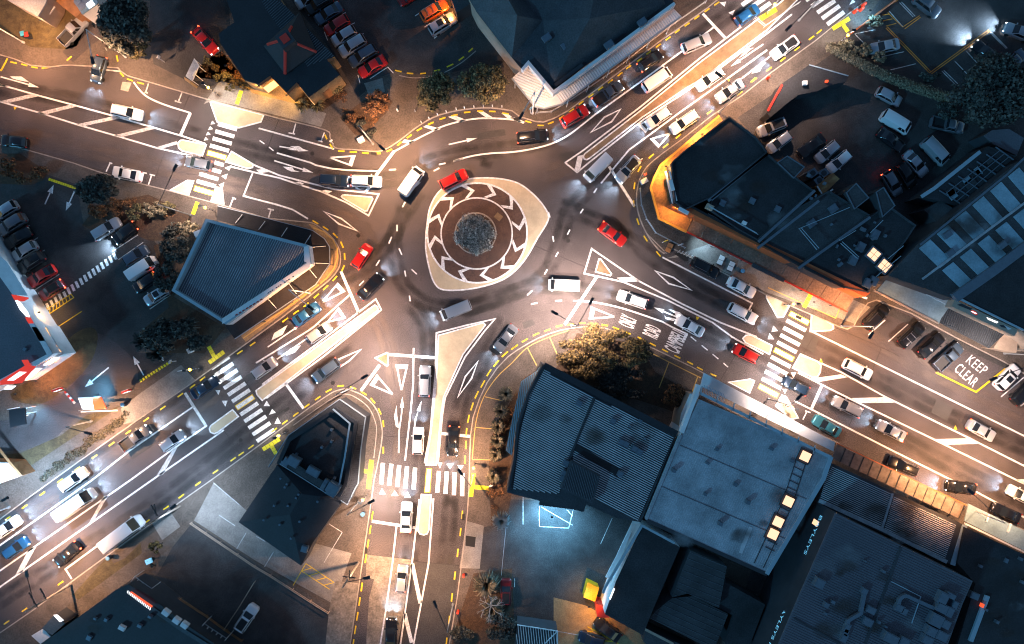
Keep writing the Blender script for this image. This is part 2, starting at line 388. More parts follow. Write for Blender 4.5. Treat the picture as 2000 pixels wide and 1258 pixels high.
for a in ([(1140, 642), (1118, 712)], [(1110, 708), (1137, 715)], [(1397, 712), (1368, 785)], [(1342, 775), (1392, 790)], [(790, 535), (925, 548)]): segs([T(1, 1, *a)], 0.2, M_wp2, "bay_mark")
wq(T(1, 1, (925, 690), (985, 705), (1010, 635), (940, 628)), "manhole_cover", M_kerb)
# zebra west
def zebra(L0, R0, step, n, yel, w=0.58):
    for i in range(n):
        a = (L0[0] + step[0] * i, L0[1] + step[1] * i); b = (R0[0] + step[0] * i, R0[1] + step[1] * i)
        if i in yel:
            dash("yellow_stripe_border", a, b, w + 0.25, ZM, M_yp, road)
            d = Vector(b) - Vector(a); d.normalize(); d *= 1.6
            dash("zebra_stripe", (a[0] + d.x, a[1] + d.y), (b[0] - d.x, b[1] - d.y), w, ZM2, M_wp, road)
        else: dash("zebra_stripe", a, b, w, ZM, M_wp, road)
zebra((425.7, 242.4), (463, 253), (-5.2, 13.9), 10, (4, 9))
for i in range(4): tri(Z(360, 150, 9.985, *[(x - 44 * i, y + 105 * i) for x, y in ((548, 858), (602, 916), (508, 932))]))
for q in ([(1725, 70), (1778, 50), (1760, 93)], [(1700, 135), (1748, 115), (1735, 160)], [(1678, 200), (1722, 182), (1710, 228)]): tri(T(2, 1, *q))

def island(name, pts, m=M_cream, ring=True, h=0.11, label=None):
    o = prism("traffic_island", pts, -0.03, h, m, kind='structure', zt=0)
    if ring: ribbon("kerb", pts, 0.2, h + 0.006, M_wp, o, closed=True, h=h * 0.6)
    return o
island("", Z(360, 150, 9.985, (500, 472), (1545, 745), (1490, 880), (1060, 995), (640, 880), (530, 570)))
island("", T(1, 1, (1385, 1078), (1405, 1076), (1583, 1112), (1553, 1195), (1400, 1160), (1372, 1135), (1366, 1100)))
island("", [(452, 296), (494, 321), (493, 327), (484, 329), (441, 316)])
island("", T(2, 1, (1310, 240), (1440, 166), (1485, 172), (1445, 285)))
island("", T(2, 1, (1660, 220), (1705, 226), (1717, 345), (1622, 322)))
wl(T(1, 2, (20, 985), (600, 1145)))
for a in ([(305, 950), (285, 1025)], [(250, 1020), (300, 1030)], [(525, 1018), (500, 1085)], [(478, 1080), (510, 1090)]): segs([T(1, 2, *a)], 0.18, M_wp, "bay_mark")
segs(pairs(T(1, 2, (28, 1080), (65, 1105), (100, 1130), (135, 1158))))
segs(pairs(T(1, 2, (530, 1035), (545, 1070), (567, 1105), (590, 1142), (630, 1160), (680, 1162), (720, 1168), (775, 1168), (815, 1173), (865, 1178), (905, 1178), (958, 1178), (1003, 1165), (1045, 1145), (1085, 1118), (1118, 1090), (1158, 1060), (1195, 1035), (1235, 1005), (1275, 982), (1320, 957), (1365, 938), (1408, 918), (1455, 902), (1500, 890), (1548, 880), (1597, 865), (1647, 860), (1700, 853), (1745, 855), (1790, 855), (1840, 857), (1890, 868), (1940, 875))), 0.22, M_yp, "yellow_dash", ZM2 + 0.004)
segs(pairs(T(1, 2, (1068, 540), (1118, 552), (1158, 562), (1208, 566), (1262, 566), (1305, 562), (1365, 548), (1415, 535), (1465, 515), (1515, 492), (1557, 465), (1597, 435), (1632, 400), (1665, 370))), 0.2, M_yp, "yellow_dash", 0.137, bA)
ribbon("bed_edging", smooth(T(1, 2, (1100, 580), (1200, 598), (1330, 590), (1450, 555), (1580, 480), (1690, 390)), 4), 0.12, 0.16, M_kerb, bA)
arrow(*T(1, 2, (1480, 1110), (1700, 1060)))
arrow(*T(1, 2, (180, 1125), (405, 1160)), extra=T(1, 2, (262, 1123), (330, 1122), (370, 1150), (330, 1157), (240, 1150), (300, 1142)))
wl(T(1, 2, (160, 1175), (420, 1250)) + T(2, 2, (460, 50), (580, 76), (700, 88), (940, 96)))
arrow(*T(2, 2, (140, 15), (440, 108)), extra=T(2, 2, (205, 60), (280, 66), (292, 88), (338, 102), (270, 98), (240, 85)))
giveway((644.5, 308), (694.5, 304.5), (688, 324))
wl(T(1, 2, (1062, 1160)) + T(2, 2, (920, 130)), 0.42, name="limit_line"); wl(T(2, 2, (870, 222), (835, 262)), 0.42, name="limit_line")
wl(smooth(T(1, 2, (1060, 1165), (1150, 1115), (1250, 1060), (1350, 1010), (1450, 965), (1600, 925), (1750, 908), (1966, 918)) + T(1, 3, (90, 945)), 4), 0.2)
for q in ([(1120, 1095), (1140, 1070), (1215, 1085), (1185, 1103)], [(1283, 975), (1310, 960), (1420, 990), (1375, 1005)], [(1475, 898), (1520, 885), (1617, 922), (1570, 938)], [(1695, 853), (1742, 853), (1822, 905), (1775, 908)], [(1885, 870), (1925, 868), (1985, 912), (1940, 914)]): wq(T(1, 2, *q))
wq(T(1, 3, (-20, 900), (30, 903), (105, 940), (40, 935)))
wl(smooth(T(1, 2, (1520, 1238), (1650, 1200), (1800, 1178), (1966, 1168)) + T(1, 3, (150, 1145), (300, 1105), (430, 1040), (550, 950), (640, 878)), 4) + T(1, 3, (950, 655), (1290, 405), (1555, 205)), 0.17)
diamond(T(1, 3, (607, 1015), (710, 900), (833, 840), (765, 935)))
# north-east road
o = island("", T(1, 3, (548, 1200), (560, 1180), (985, 852), (1440, 482), (1830, 192), (1910, 130), (2060, 20), (2150, -60), (2250, -60), (1966, 225), (1520, 560), (1000, 900), (600, 1212), (575, 1226), (556, 1222)), M_brownp)
wl(T(1, 3, (405, 1252), (540, 1160), (985, 822), (1440, 450), (1760, 205)), 0.2)
wl(T(1, 3, (620, 1225), (1010, 918), (1520, 580), (1966, 250), (2150, 110)), 0.2)
wl([T(2, 3, (410, 32))[0], T(2, 3, (500, 105))[0], T(1, 3, (620, 1225))[0]], 0.2)
wq(T(2, 3, (478, 92), (520, 96), (548, -30), (505, -20)))
wl([(1498, 98)] + T(1, 3, (1573, 661), (1280, 870), (1050, 1040), (900, 1150)) + T(2, 3, (800, 50), (683, 190)))
z4 = lambda *p: Z(1400, 0, 6.657, *p)
arrow(*z4((605, 575), (180, 865)), extra=z4((480, 618), (390, 640), (290, 752), (380, 700), (405, 670)))
arrow(*z4((715, 715), (300, 1040)), extra=z4((642, 812), (530, 855), (450, 957), (560, 930), (585, 870)), hl=6, hw=3)
giveway(T(1, 3, (1215, 1025))[0], T(1, 3, (1060, 1070))[0], T(1, 3, (1120, 1132))[0])
giveway(T(1, 3, (1110, 890))[0], T(1, 3, (968, 962))[0], T(1, 3, (1022, 1020))[0])
wl(T(1, 3, (1465, 105), (1645, 300)), 0.4, name="stop_line")
for q in ([(1740, -20), (1850, -100)], [(1765, 40), (1905, -60)], [(1800, 80), (1950, -20)], [(1835, 130), (1985, 22)]): segs([T(1, 3, *q)], 0.62, name="zebra_stripe")
for q in ([(290, 5), (420, -90)], [(335, 50), (470, -45)], [(378, 98), (515, 5)], [(415, 143), (550, 45)], [(455, 188), (585, 92)]): segs([T(1, 4, *q)], 0.62, name="zebra_stripe")
for q in ([(1595, 20), (1645, 12), (1632, 52)], [(1662, 98), (1710, 78), (1695, 118)], [(1730, 160), (1775, 145), (1765, 190)]): tri(T(1, 3, *q))
tri(T(1, 4, (625, 38), (648, -5), (672, 15)))
ydash([(1600, 62), (1585, 74), (1557, 95), (1529, 116), (1502, 135), (1473, 156), (1445, 182), (1414, 198), (1386, 219), (1356, 239), (1325, 266), (1300, 285), (1272, 305), (1249, 330), (1239, 363), (1238, 398), (1246, 433), (1261, 466), (1286, 496)])
ydash([(1400, 7), (1381, 20), (1361, 34), (1342, 48), (1323, 61), (1305, 75), (1286, 89), (1267, 103), (1249, 117), (1228, 131), (1211, 145), (1192, 159), (1173, 173), (1154, 187), (1135, 201), (1116, 216), (1097, 229), (1076, 240), (1056, 245), (1032, 238)], 12)
ydash(T(1, 3, (1850, 615), (1740, 712)), 12)
# roundabout carriageway dashes
segs(pairs(T(2, 2, (1023, 85), (1073, 83), (1405, 45), (1455, 35), (1515, 20), (1590, 0), (1365, 95), (1407, 72), (1223, 215), (1262, 180), (1125, 372), (1145, 332), (1083, 508), (1083, 557), (1042, 600), (1020, 652), (1098, 690), (1120, 738), (950, 778), (922, 822), (1142, 860), (1150, 905), (1195, 850), (1235, 887), (1178, 1052), (1184, 1095), (828, 938), (792, 975))), 0.2)
segs(pairs(T(2, 3, (280, 410), (292, 452), (313, 595), (320, 638), (445, 545), (425, 583), (355, 717), (335, 752), (272, 850), (250, 888), (652, 228), (628, 262), (547, 385), (525, 420), (155, 1012), (118, 1048), (195, 1107), (147, 1117), (335, 1092), (382, 1090))), 0.2)
wl(T(2, 3, (745, 60), (940, 365)), 0.4, name="limit_line")
wl([T(2, 3, (655, 900))[0], (1103, 634)], 0.42, name="limit_line")
wl(T(2, 3, (975, 940), (612, 692), (555, 882), (850, 945)), 0.22)
wl(T(2, 3, (975, 940), (1300, 1112), (1600, 1258)) + T(3, 3, (1880, 190 - 60)), 0.2)
wl(T(2, 3, (850, 945), (1200, 1090), (1540, 1258)) + T(3, 3, (1690, 130), (1760, 170), (1930, 262)), 0.2)
island("", T(2, 3, (668, 772), (682, 772), (765, 885), (755, 898), (642, 868)), M_brownp)
wq(T(2, 3, (805, 915), (925, 908), (985, 942), (860, 948)))
diamond(T(2, 3, (1102, 863), (1240, 912), (1375, 1008), (1205, 960)))
wl(T(2, 3, (1155, 757), (1845, 1110), (1810, 1180)))
wl(smooth(T(2, 3, (470, 1092), (600, 1098), (750, 1125), (900, 1165), (1150, 1250)), 4) + T(3, 3, (1230, 55), (1350, 110)), 0.2)
segs(pairs(T(3, 3, (1372, 128), (1415, 163), (1457, 195), (1502, 232), (1540, 262), (1585, 300), (1625, 332), (1660, 363))))
giveway(T(2, 3, (790, 1215))[0], T(2, 3, (605, 1140))[0], T(2, 3, (590, 1228))[0])
z2 = lambda *p: Z(1180, 580, 9.985, *p)
arrow(z2((1900, 600))[0], z2((965, 200))[0], extra=z2((1250, 238), (1475, 298), (1560, 380), (1400, 395), (1380, 320)))
wq(z2((1172, 358), (1215, 400), (1340, 410), (1420, 440), (1340, 470), (1200, 432)), "arrow_branch", z=ZM2)
def rtext(s, zf, base0, base1, top0, z=ZM2, m=None, parent=None, bold=0.022):
    o0 = W(*zf(base0)[0], z); U = W(*zf(base1)[0], z) - o0; V = W(*zf(top0)[0], z) - o0
    text("road_lettering", s, o0, U, V, m or M_wp, parent or road, spacing=0.94 if bold > .01 else 1.12, bold=bold)
rtext("CAMPBELL", z2, (1455, 1130), (1640, 735), (1160, 985))
rtext("ROAD", z2, (1035, 838), (1125, 640), (735, 705))
rtext("ONLY", z2, (575, 640), (648, 440), (270, 512))
# south-east road
wl(T(3, 4, (330, 85), (1966, 890), (2500, 1150)), 0.2)
wl(T(3, 4, (245, 260), (560, 400), (900, 590), (1550, 910), (1966, 1120), (2500, 1390)), 0.2)
wl(T(3, 4, (230, 405), (620, 600), (1280, 920), (1900, 1225), (2500, 1520)), 0.2)
wl(T(3, 4, (200, 620), (370, 705), (950, 1000), (1430, 1240)) + T(4, 4, (1600, 90), (1966, 285), (2500, 560)), 0.2)
wl(T(3, 4, (415, 500), (335, 680)), 0.42, name="stop_line")
segs([T(3, 4, (300, 700), (268, 765)), T(3, 4, (285, 697), (327, 712))], 0.18, name="bay_mark")
for q in ([(335, 450), (390, 475), (612, 440), (560, 418)], [(640, 600), (710, 638), (968, 635), (905, 593)], [(1285, 915), (1370, 958), (1628, 950), (1550, 910)], [(1900, 1225), (1970, 1258), (2250, 1250), (2170, 1215)]): wq(T(3, 4, *q))
zebra((1542, 611.5), (1580, 631.5), (-6.0, 14.2), 11, (0, 5, 10))
for q in ([(42, 45), (77, 85), (28, 90)], [(12, 100), (48, 148), (-2, 148)], [(175, 403), (217, 403), (196, 447)], [(110, 530), (148, 530), (130, 567)]): tri(T(3, 4, *q))
island("", T(3, 4, (338, -60), (500, 40), (503, 65), (480, 80), (325, 88)))
island("", T(3, 4, (245, 270), (380, 318), (406, 348), (402, 400), (380, 436), (345, 442), (190, 368)))
island("", T(3, 4, (108, 578), (140, 590), (232, 752), (180, 762), (60, 660)))
island("", T(3, 3, (1665, 478), (1830, 455), (1862, 468), (1825, 560)))
island("", [(1451, 661), (1457, 655), (1466, 654), (1508, 675), (1503, 692), (1456, 669)])
island("", [(1498, 573), (1542, 597), (1530, 619), (1519, 620), (1497, 582)])
wl(T(3, 4, (1290, 403), (1598, 553), (1850, 352)), 0.2, M_yp, name="yellow_box_line")
def dtext(s, base0, base1, top0): rtext(s, lambda p: T(3, 4, p), base0, base1, top0, bold=0.0)
dtext("KEEP", (1516, 322), (1646, 424), (1566, 266)); dtext("CLEAR", (1426, 388), (1572, 520), (1478, 328))
for a in ([(1100, 10), (925, 165)], [(1966, 440), (1790, 590)], [(2040, 580), (1940, 662)], [(900, 0), (770, 115)]): segs([T(3, 4, *a)], 0.17, M_wp, "bay_mark")
tri(T(3, 4, (405, 295), (392, 325), (420, 328)))
for q in (T(3, 4, (408, 296), (392, 326), (420, 330)), T(3, 4, (1440, 810), (1425, 840), (1453, 842)), T(1, 3, (1655, 607), (1676, 612), (1662, 630)), T(2, 3, (1412, 1212), (1440, 1218), (1420, 1243)), T(1, 1, (105, 820), (130, 825), (112, 845))):
    wq(q, "survey_mark", M_yp, 0.016)
# south road
wl(T(3, 2, (1020, 265), (1375, 290)), 0.42, name="limit_line"); wl(T(3, 2, (950, 345), (805, 545)), 0.42, name="limit_line")
island("", T(3, 2, (918, 292), (1005, 252), (1013, 258), (1013, 345), (1005, 352)), M_brownp)
giveway(*T(3, 2, (1050, 570), (925, 422), (875, 495))); giveway(*T(3, 2, (1117, 540), (1078, 342), (1163, 342)))
wl(T(3, 2, (1210, 215), (1208, 480), (1190, 680), (1145, 1080)))
arrow(T(3, 2, (1095, 1020))[0], T(3, 2, (1125, 590))[0], curve=T(3, 2, (1100, 850), (1118, 720)), extra=T(3, 2, (1080, 655), (1060, 738), (1075, 820), (1098, 830), (1085, 740)))
arrow(T(3, 2, (1212, 870))[0], T(3, 2, (1272, 620))[0], curve=T(3, 2, (1225, 760), (1250, 690)), hw=7)
big = T(3, 2, (1402, 118), (1745, 22), (1762, 38), (1590, 262), (1440, 592), (1420, 720), (1385, 1112), (1305, 1112), (1345, 860), (1382, 500))
island("", big)
wl(T(3, 2, (1295, 1100), (1340, 850), (1378, 400), (1386, 100), (1620, 40), (1835, -8), (1755, 85), (1605, 285), (1452, 598), (1432, 720), (1397, 1100)), 0.16)
wl(T(3, 2, (0, 330), (430, 65)) + T(2, 2, (720, 1045)))
arrow(*T(3, 2, (90, 208), (330, 45)), extra=T(3, 2, (118, 158), (140, 100), (243, 38), (205, 112)), hl=10, hw=6)
arrow(*T(3, 2, (160, 302), (430, 115)), extra=T(3, 2, (232, 273), (258, 222), (345, 195), (300, 250)), hl=12, hw=6)
diamond(T(3, 2, (805, 228), (720, 310), (560, 420), (640, 300)))
island("", [(732, 596), (737, 599), (738, 606), (512, 782), (502, 771), (500, 763)])
wl([(512, 751), (620, 671)] + T(2, 2, (920, 1078), (962, 1160)) + [(632, 696), (520, 778)], 0.17)
wl(T(2, 2, (652, 865), (790, 1185)), 0.42, name="limit_line")
giveway(*T(2, 2, (505, 1105), (632, 955), (685, 1015))); giveway(*T(2, 2, (548, 1255), (640, 1145), (690, 1220)))
wl(T(2, 1, (1945, 98), (1870, 285), (1966, 312)) + T(2, 2, (150, 350), (280, 390), (400, 462)))
wl(T(2, 1, (1770, 60), (1966, 108)) + T(2, 2, (180, 148), (350, 205), (500, 252), (690, 335), (865, 437), (943, 272), (600, 235), (180, 128), (0, 55)) + T(1, 1, (1780, 1165)), 0.17)
for q in ([(0, 85), (60, 80), (97, 102), (30, 110)], [(296, 186), (330, 175), (370, 192), (340, 207)], [(495, 252), (530, 238), (585, 250), (548, 270)]): wq(T(2, 2, *q))
island("", T(2, 2, (656, 290), (665, 280), (680, 278), (888, 295), (896, 308), (852, 400), (835, 402), (668, 303)))
diamond(T(2, 2, (523, 407), (655, 460), (775, 553), (635, 500)))
for a in ([(115, 390), (95, 458)], [(90, 383), (137, 395)]): segs([T(2, 2, *a)], 0.2, M_wp2, "bay_mark")
for a in ([(845, 35), (815, 100)], [(840, 30), (862, 38)], [(1105, 108), (1080, 185)], [(1086, 103), (1128, 113)], [(1165, 125), (1140, 200)], [(1148, 120), (1190, 130)], [(1790, 305), (1765, 370)], [(1785, 300), (1812, 310)]): segs([T(2, 1, *a)], 0.2, M_wp, "bay_mark")
ydash([(616, 434), (636, 446), (655, 460), (668, 478), (673, 501), (670, 524), (654, 544), (636, 562), (618, 578), (598, 595), (578, 610), (557, 625)] + T(3, 1, (1940, 185), (1842, 248)))
ydash(T(3, 1, (1555, 452), (1478, 510), (1385, 577), (1250, 675), (1122, 765), (985, 862), (857, 953), (725, 1050), (593, 1142), (460, 1235)) + T(4, 1, (325, 103), (188, 203), (58, 293)))
ydash(T(3, 2, (978, 1000), (978, 797), (950, 702), (898, 620), (828, 562), (745, 522), (650, 507), (558, 543), (475, 600), (390, 660), (305, 725), (222, 785), (140, 845)) + T(3, 1, (1928, 975), (1852, 1028), (1790, 1070), (1655, 1165), (1520, 1258)) + T(4, 1, (1392, 123), (1275, 212), (1127, 318)))
ydash(T(4, 1, (465, 790), (188, 995), (50, 1093)))
ydash(T(4, 2, (893, 272), (877, 380), (860, 490), (843, 603), (812, 820), (795, 932), (778, 1045), (762, 1150), (747, 1255)), 17)
ydash([(1005, 678), (986, 692), (969, 710), (955, 728), (943, 750), (931, 771), (922, 794), (915, 818), (911, 844), (910, 869), (908, 898)] + T(4, 2, (1584, 265), (1570, 398), (1549, 558), (1527, 733), (1504, 900), (1483, 1073), (1463, 1240)), 16)
ydash([(1005, 678), (1025, 665), (1047, 653), (1069, 645), (1092, 637), (1114, 634), (1137, 631), (1159, 632), (1181, 635), (1203, 641), (1226, 650), (1251, 661), (1275, 673), (1299, 685), (1323, 697), (1348, 709), (1367, 720), (1393, 732)], 13)
# zebra south-west and south
zebra((413, 720), (447.5, 697), (8.05, 12.9), 12, (6,))
for q in ([(1653, 538), (1692, 540), (1678, 577)], [(1703, 620), (1748, 620), (1730, 667)]): tri(T(3, 1, *q))
for q in ([(58, 662), (108, 662), (82, 620)], [(100, 728), (152, 712), (124, 683)], [(142, 797), (193, 795), (166, 748)], [(1392, 1095), (1432, 1095), (1412, 1140)], [(1463, 1105), (1517, 1105), (1490, 1146)], [(1548, 1115), (1595, 1115), (1570, 1156)]): tri(T(3, 2, *q))
island("", T(3, 1, (1608, 835), (1618, 812), (1785, 690), (1830, 742), (1672, 862), (1645, 874), (1615, 862)))
wl(T(3, 1, (1420, 560), (1580, 810)), 0.42, m=M_wp2, name="stop_line"); wl(T(3, 2, (215, 470), (365, 680)), 0.42, name="stop_line")
wl(T(3, 1, (1485, 665), (1000, 1000)) + T(4, 1, (705, 0), (0, 500), (-600, 925))); wl(T(3, 1, (1590, 810), (1330, 990)) + T(4, 1, (1000, 0), (0, 695), (-600, 1115))); wl(T(3, 1, (1720, 845)) + T(4, 1, (1165, 0), (0, 820), (-600, 1245)))
wq(T(3, 1, (1330, 990), (1362, 980), (1250, 1190), (1205, 1190)), m=M_wp2)
for q in ([(795, 125), (832, 118), (718, 310), (678, 340)], [(222, 530), (282, 503), (172, 705), (118, 728)]): wq(T(4, 1, *q), m=M_wp2)
wl(T(4, 1, (550, 757), (503, 683), (1060, 275), (1113, 355)), name="bay_line")
tp = T(3, 2, (975, 1098), (1040, 1105), (1100, 1115), (1160, 1125), (1222, 1135), (1330, 1140), (1405, 1160), (1465, 1165), (1525, 1172), (1585, 1178))
bt = T(4, 2, (962, 30), (1022, 40), (1085, 50), (1145, 62), (1210, 70), (1315, 95), (1392, 95), (1455, 105), (1520, 115), (1583, 122))
for i, (a, b) in enumerate(zip(tp, bt)):
    if i == 5:
        dash("yellow_stripe_border", a, b, 0.85, ZM, M_yp, road)
        a = (a[0], a[1] + 1.5); b = (b[0], b[1] - 1.5)
    dash("zebra_stripe", a, b, 0.6, ZM2 if i == 5 else ZM, M_wp, road)
for q in ([(967, 62), (943, 107), (995, 107)], [(1065, 78), (1038, 120), (1094, 120)], [(1164, 88), (1138, 132), (1192, 137)]): tri(T(4, 2, *q))
island("", T(4, 2, (1270, 110), (1345, 115), (1328, 380), (1315, 410), (1290, 420), (1260, 412), (1242, 385)))
wl(T(4, 2, (890, 315), (1220, 365)), 0.42, name="stop_line"); wl(T(3, 2, (1410, 870), (1650, 895)), 0.42, name="stop_line")
wl(T(4, 2, (1255, 145), (1200, 620), (1110, 1258), (1050, 1700))); wl(T(4, 2, (1363, 140), (1325, 640), (1210, 1258), (1120, 1700))); wl(T(4, 2, (1080, 345), (1050, 620), (1000, 980), (955, 1258), (900, 1700)))
wl(T(4, 2, (1200, 640), (1262, 945)), 0.55, name="hatch_bar"); wl(T(4, 2, (1142, 1025), (1195, 1248)), 0.55, name="hatch_bar")
diamond(T(3, 2, (1703, 320), (1655, 450), (1550, 592), (1607, 435)))
flat("worn_concrete_patch", T(4, 2, (850, 572), (1200, 612), (1090, 1258), (1060, 1400), (840, 1400), (850, 1180), (870, 900), (907, 760), (845, 755)), 0.003, M_concr, road)
flat("tar_patch", T(4, 2, (1065, 1075), (1210, 620), (1560, 650), (1480, 1258), (1120, 1258)), 0.002, M_asphp, road)
# joints and cracks
for L in (T(1, 1, (1450, 740), (1230, 1258)) + T(2, 1, (1190, 160)), T(1, 2, (175, 920), (40, 1258)), T(2, 3, (140, 655), (560, 830), (860, 945)), T(3, 2, (985, 890), (1290, 915)), T(3, 1, (1780, 330), (2010, 640)), T(3, 1, (1720, 850), (1850, 1040)), T(3, 4, (350, 120), (250, 300)), T(3, 4, (520, 60), (880, 215), (1010, 280)), T(3, 4, (870, 215), (700, 640), (620, 820)), T(4, 2, (1200, 622), (1400, 640), (1560, 655)), T(3, 3, (1780, 160), (1590, 480)), [(1430, 30), (1500, 10)]):
    ribbon("road_joint", L, 0.07, 0.0045, M_joint, road)
# tyre darkened lanes, oil stains, patches, manholes
def wearm(name, col, amt):
    m = mat(name, col, 0.6); n = m.node_tree.nodes; l = m.node_tree.links
    at = n.new("ShaderNodeAttribute"); at.attribute_name = "wear"; tr = n.new("ShaderNodeBsdfTransparent"); mx = n.new("ShaderNodeMixShader")
    g = n.new("ShaderNodeNewGeometry"); t = n.new("ShaderNodeTexNoise"); t.inputs["Scale"].default_value = 0.35; t.inputs["Detail"].default_value = 7
    l.new(g.outputs["Position"], t.inputs["Vector"])
    mr = n.new("ShaderNodeMapRange"); mr.inputs[1].default_value = .3; mr.inputs[2].default_value = .65; mr.inputs[3].default_value = 0; mr.inputs[4].default_value = amt
    l.new(t.outputs["Fac"], mr.inputs[0]); mu = n.new("ShaderNodeMath"); mu.operation = 'MULTIPLY'
    l.new(mr.outputs[0], mu.inputs[0]); l.new(at.outputs["Fac"], mu.inputs[1]); l.new(mu.outputs[0], mx.inputs[0])
    l.new(tr.outputs[0], mx.inputs[1]); l.new(n["Principled BSDF"].outputs[0], mx.inputs[2]); l.new(mx.outputs[0], n["Material Output"].inputs[0])
    return m
M_track = wearm("tyre_wear", (0.022, 0.019, 0.018), 0.75); M_scuff = wearm("pale_worn_asphalt", (0.16, 0.12, 0.10), 0.6)
_tz = [0.0012]
def track(pts, w=0.85, m=None):
    _tz[0] += 0.00002; z = _tz[0]
    P = [W(x, y, z) for x, y in pts]; rows = []
    for f in (1, .45, .0): 
        L, Rr = mitre(P, max(.02, w * 2 * f), False); rows.append((L, Rr))
    R5 = [rows[0][0], rows[1][0], P, rows[1][1], rows[0][1]]; n = len(P); V = [tuple(v) for r in R5 for v in r]; F = []
    for k in range(4):
        for i in range(n - 1): F.append(((k + 1) * n + i, (k + 1) * n + i + 1, k * n + i + 1, k * n + i))
    me = pm("tyre_track", V, F); a = me.attributes.new("wear", 'FLOAT', 'POINT')
    vals = []
    for k in range(5):
        for i in range(n): vals.append((0, .8, 1, .8, 0)[k] * (0 if i in (0, n - 1) else 1))
    a.data.foreach_set("value", vals); link("tyre_track", me, m or M_track, road)
def lane(pts, m=None):
    q = smooth(pts, 4)
    for off in (-9, 9):
        out = []
        for i, p in enumerate(q):
            a, b = q[max(0, i - 1)], q[min(len(q) - 1, i + 1)]; d = Vector((b[0] - a[0], b[1] - a[1])).normalized()
            out.append((p[0] - d.y * off, p[1] + d.x * off))
        track(out, .75, m)
lane([(-60, 165), (120, 190), (300, 240), (420, 275), (560, 310), (700, 345), (780, 350), (830, 320), (900, 300), (1000, 290), (1100, 260), (1200, 190), (1330, 95), (1450, 10)])
lane([(-60, 235), (150, 290), (350, 335), (520, 380), (680, 430), (720, 470), (700, 540), (620, 610), (520, 700), (420, 770), (250, 880), (100, 985), (-60, 1090)], M_scuff)
lane([(-60, 1030), (150, 900), (330, 780), (500, 650), (640, 560), (740, 500), (790, 420), (820, 370)])
lane([(1560, 60), (1430, 170), (1320, 250), (1200, 340), (1120, 400), (1090, 480), (1060, 540), (960, 590), (860, 600), (790, 560), (770, 470), (790, 400)])
lane([(1520, 40), (1390, 135), (1260, 225), (1130, 310), (1050, 350)], M_scuff)
lane([(2060, 900), (1850, 810), (1650, 705), (1450, 610), (1330, 545), (1220, 460), (1140, 420), (1090, 400)])
lane([(2060, 1010), (1850, 905), (1700, 820), (1550, 745), (1400, 660), (1250, 600), (1100, 560), (1000, 570), (900, 610)])
lane([(2060, 840), (1850, 740), (1700, 660), (1560, 590)], M_scuff)
lane([(780, 1300), (800, 1100), (820, 900), (830, 760), (835, 650), (800, 590)])
lane([(770, 1000), (785, 850), (770, 740), (745, 640), (700, 600)], M_scuff)
lane([(990, 620), (945, 700), (900, 790), (885, 900), (875, 1050), (850, 1300)])
lane([(700, 680), (600, 750), (480, 850), (300, 985), (100, 1110), (-60, 1210)])
for x, y, r in ((560, 292, 1.2), (660, 318, 1.6), (700, 352, 1.4), (1120, 560, 1.5), (1250, 590, 1.5), (835, 700, 1.4), (830, 760, 1.2), (800, 1020, 1.2), (560, 640, 1.2), (1650, 790, 1.4), (1740, 838, 1.3), (1390, 150, 1.3), (1290, 225, 1.5), (1790, 650, 1.5), (1730, 630, 1.2), (1950, 740, 1.3), (880, 980, 1.2), (950, 320, 1.1)):
    track([(x + dx * 9, y + dx * 3) for dx in (-1.6, -.8, 0, .8, 1.6)], r * .7)
for q in ([(1830, 780), (1862, 796), (1850, 822), (1818, 806)], [(450, 300), (500, 312), (490, 352), (440, 340)], [(1090, 300), (1150, 292), (1160, 306), (1100, 318)], [(250, 880), (290, 855), (300, 870), (258, 898)], [(930, 260), (985, 252), (988, 264), (934, 273)], [(1020, 630), (1040, 624), (1046, 634), (1024, 642)], [(1560, 640), (1600, 660), (1590, 690), (1552, 668)]):
    flat("asphalt_repair", q, 0.0034, M_asphp, road)
for x, y in ((650, 748), (938, 732), (610, 300), (1388, 640), (1700, 740), (1210, 250), (700, 460), (470, 860), (1110, 470), (840, 980)):
    flat("manhole_cover", circ(x, y, 4.2, 14), 0.0052, M_joint, road)
for x, y, a in ((730, 300, .2), (1010, 232, -.1), (1250, 415, 1.4), (905, 1010, 1.6), (715, 1075, 1.6), (560, 800, -.6), (1560, 620, .45), (260, 362, .25)):
    p = W(x, y, .02); boxes("drain_grate", [((p.x, p.y, .012), (.9, .4, .02), -a)], M_joint, road)
# roundabout
RC = (932, 455)
tear = [(834, 440), (840, 405), (858, 374), (888, 356), (930, 348), (975, 349), (1012, 358), (1040, 378), (1060, 400), (1071, 420), (1068, 436), (1050, 465), (1030, 500), (1008, 527), (982, 546), (945, 559), (905, 566), (866, 566), (850, 555), (840, 530), (832, 490), (832, 460)]
tear = smooth(tear, 4, True)
rb = prism("roundabout_island", tear, -0.03, 0.06, M_cream, kind='structure', zt=0)
ribbon("kerb", tear, 0.22, 0.066, M_wp, rb, closed=True, h=0.05)
flat("apron_ring", circ(*RC, 97, 72), 0.064, M_ring, rb)
ribbon("ring_line", circ(*RC, 97.5, 72), 0.26, 0.07, M_wp, rb, closed=True)
for i in range(12):
    a0 = 96 - 30 * i
    def pp(r, a): return (RC[0] + r * math.cos(R(a)), RC[1] - r * math.sin(R(a)))
    th = 6.0
    flat("chevron", [pp(83, a0 - 3), pp(96, a0 + 7), pp(96, a0 + 7 + th), pp(83, a0 - 3 + th), pp(71, a0 + 8 + th), pp(71, a0 + 8)], 0.069, M_wp, rb)
inn = prism("inner_disc", circ(931, 456, 69, 60), 0.0, 0.16, M_ring, rb, zt=0)
ribbon("inner_kerb", circ(931, 456, 69.5, 60), 0.22, 0.17, M_wp, rb, closed=True, h=0.1)
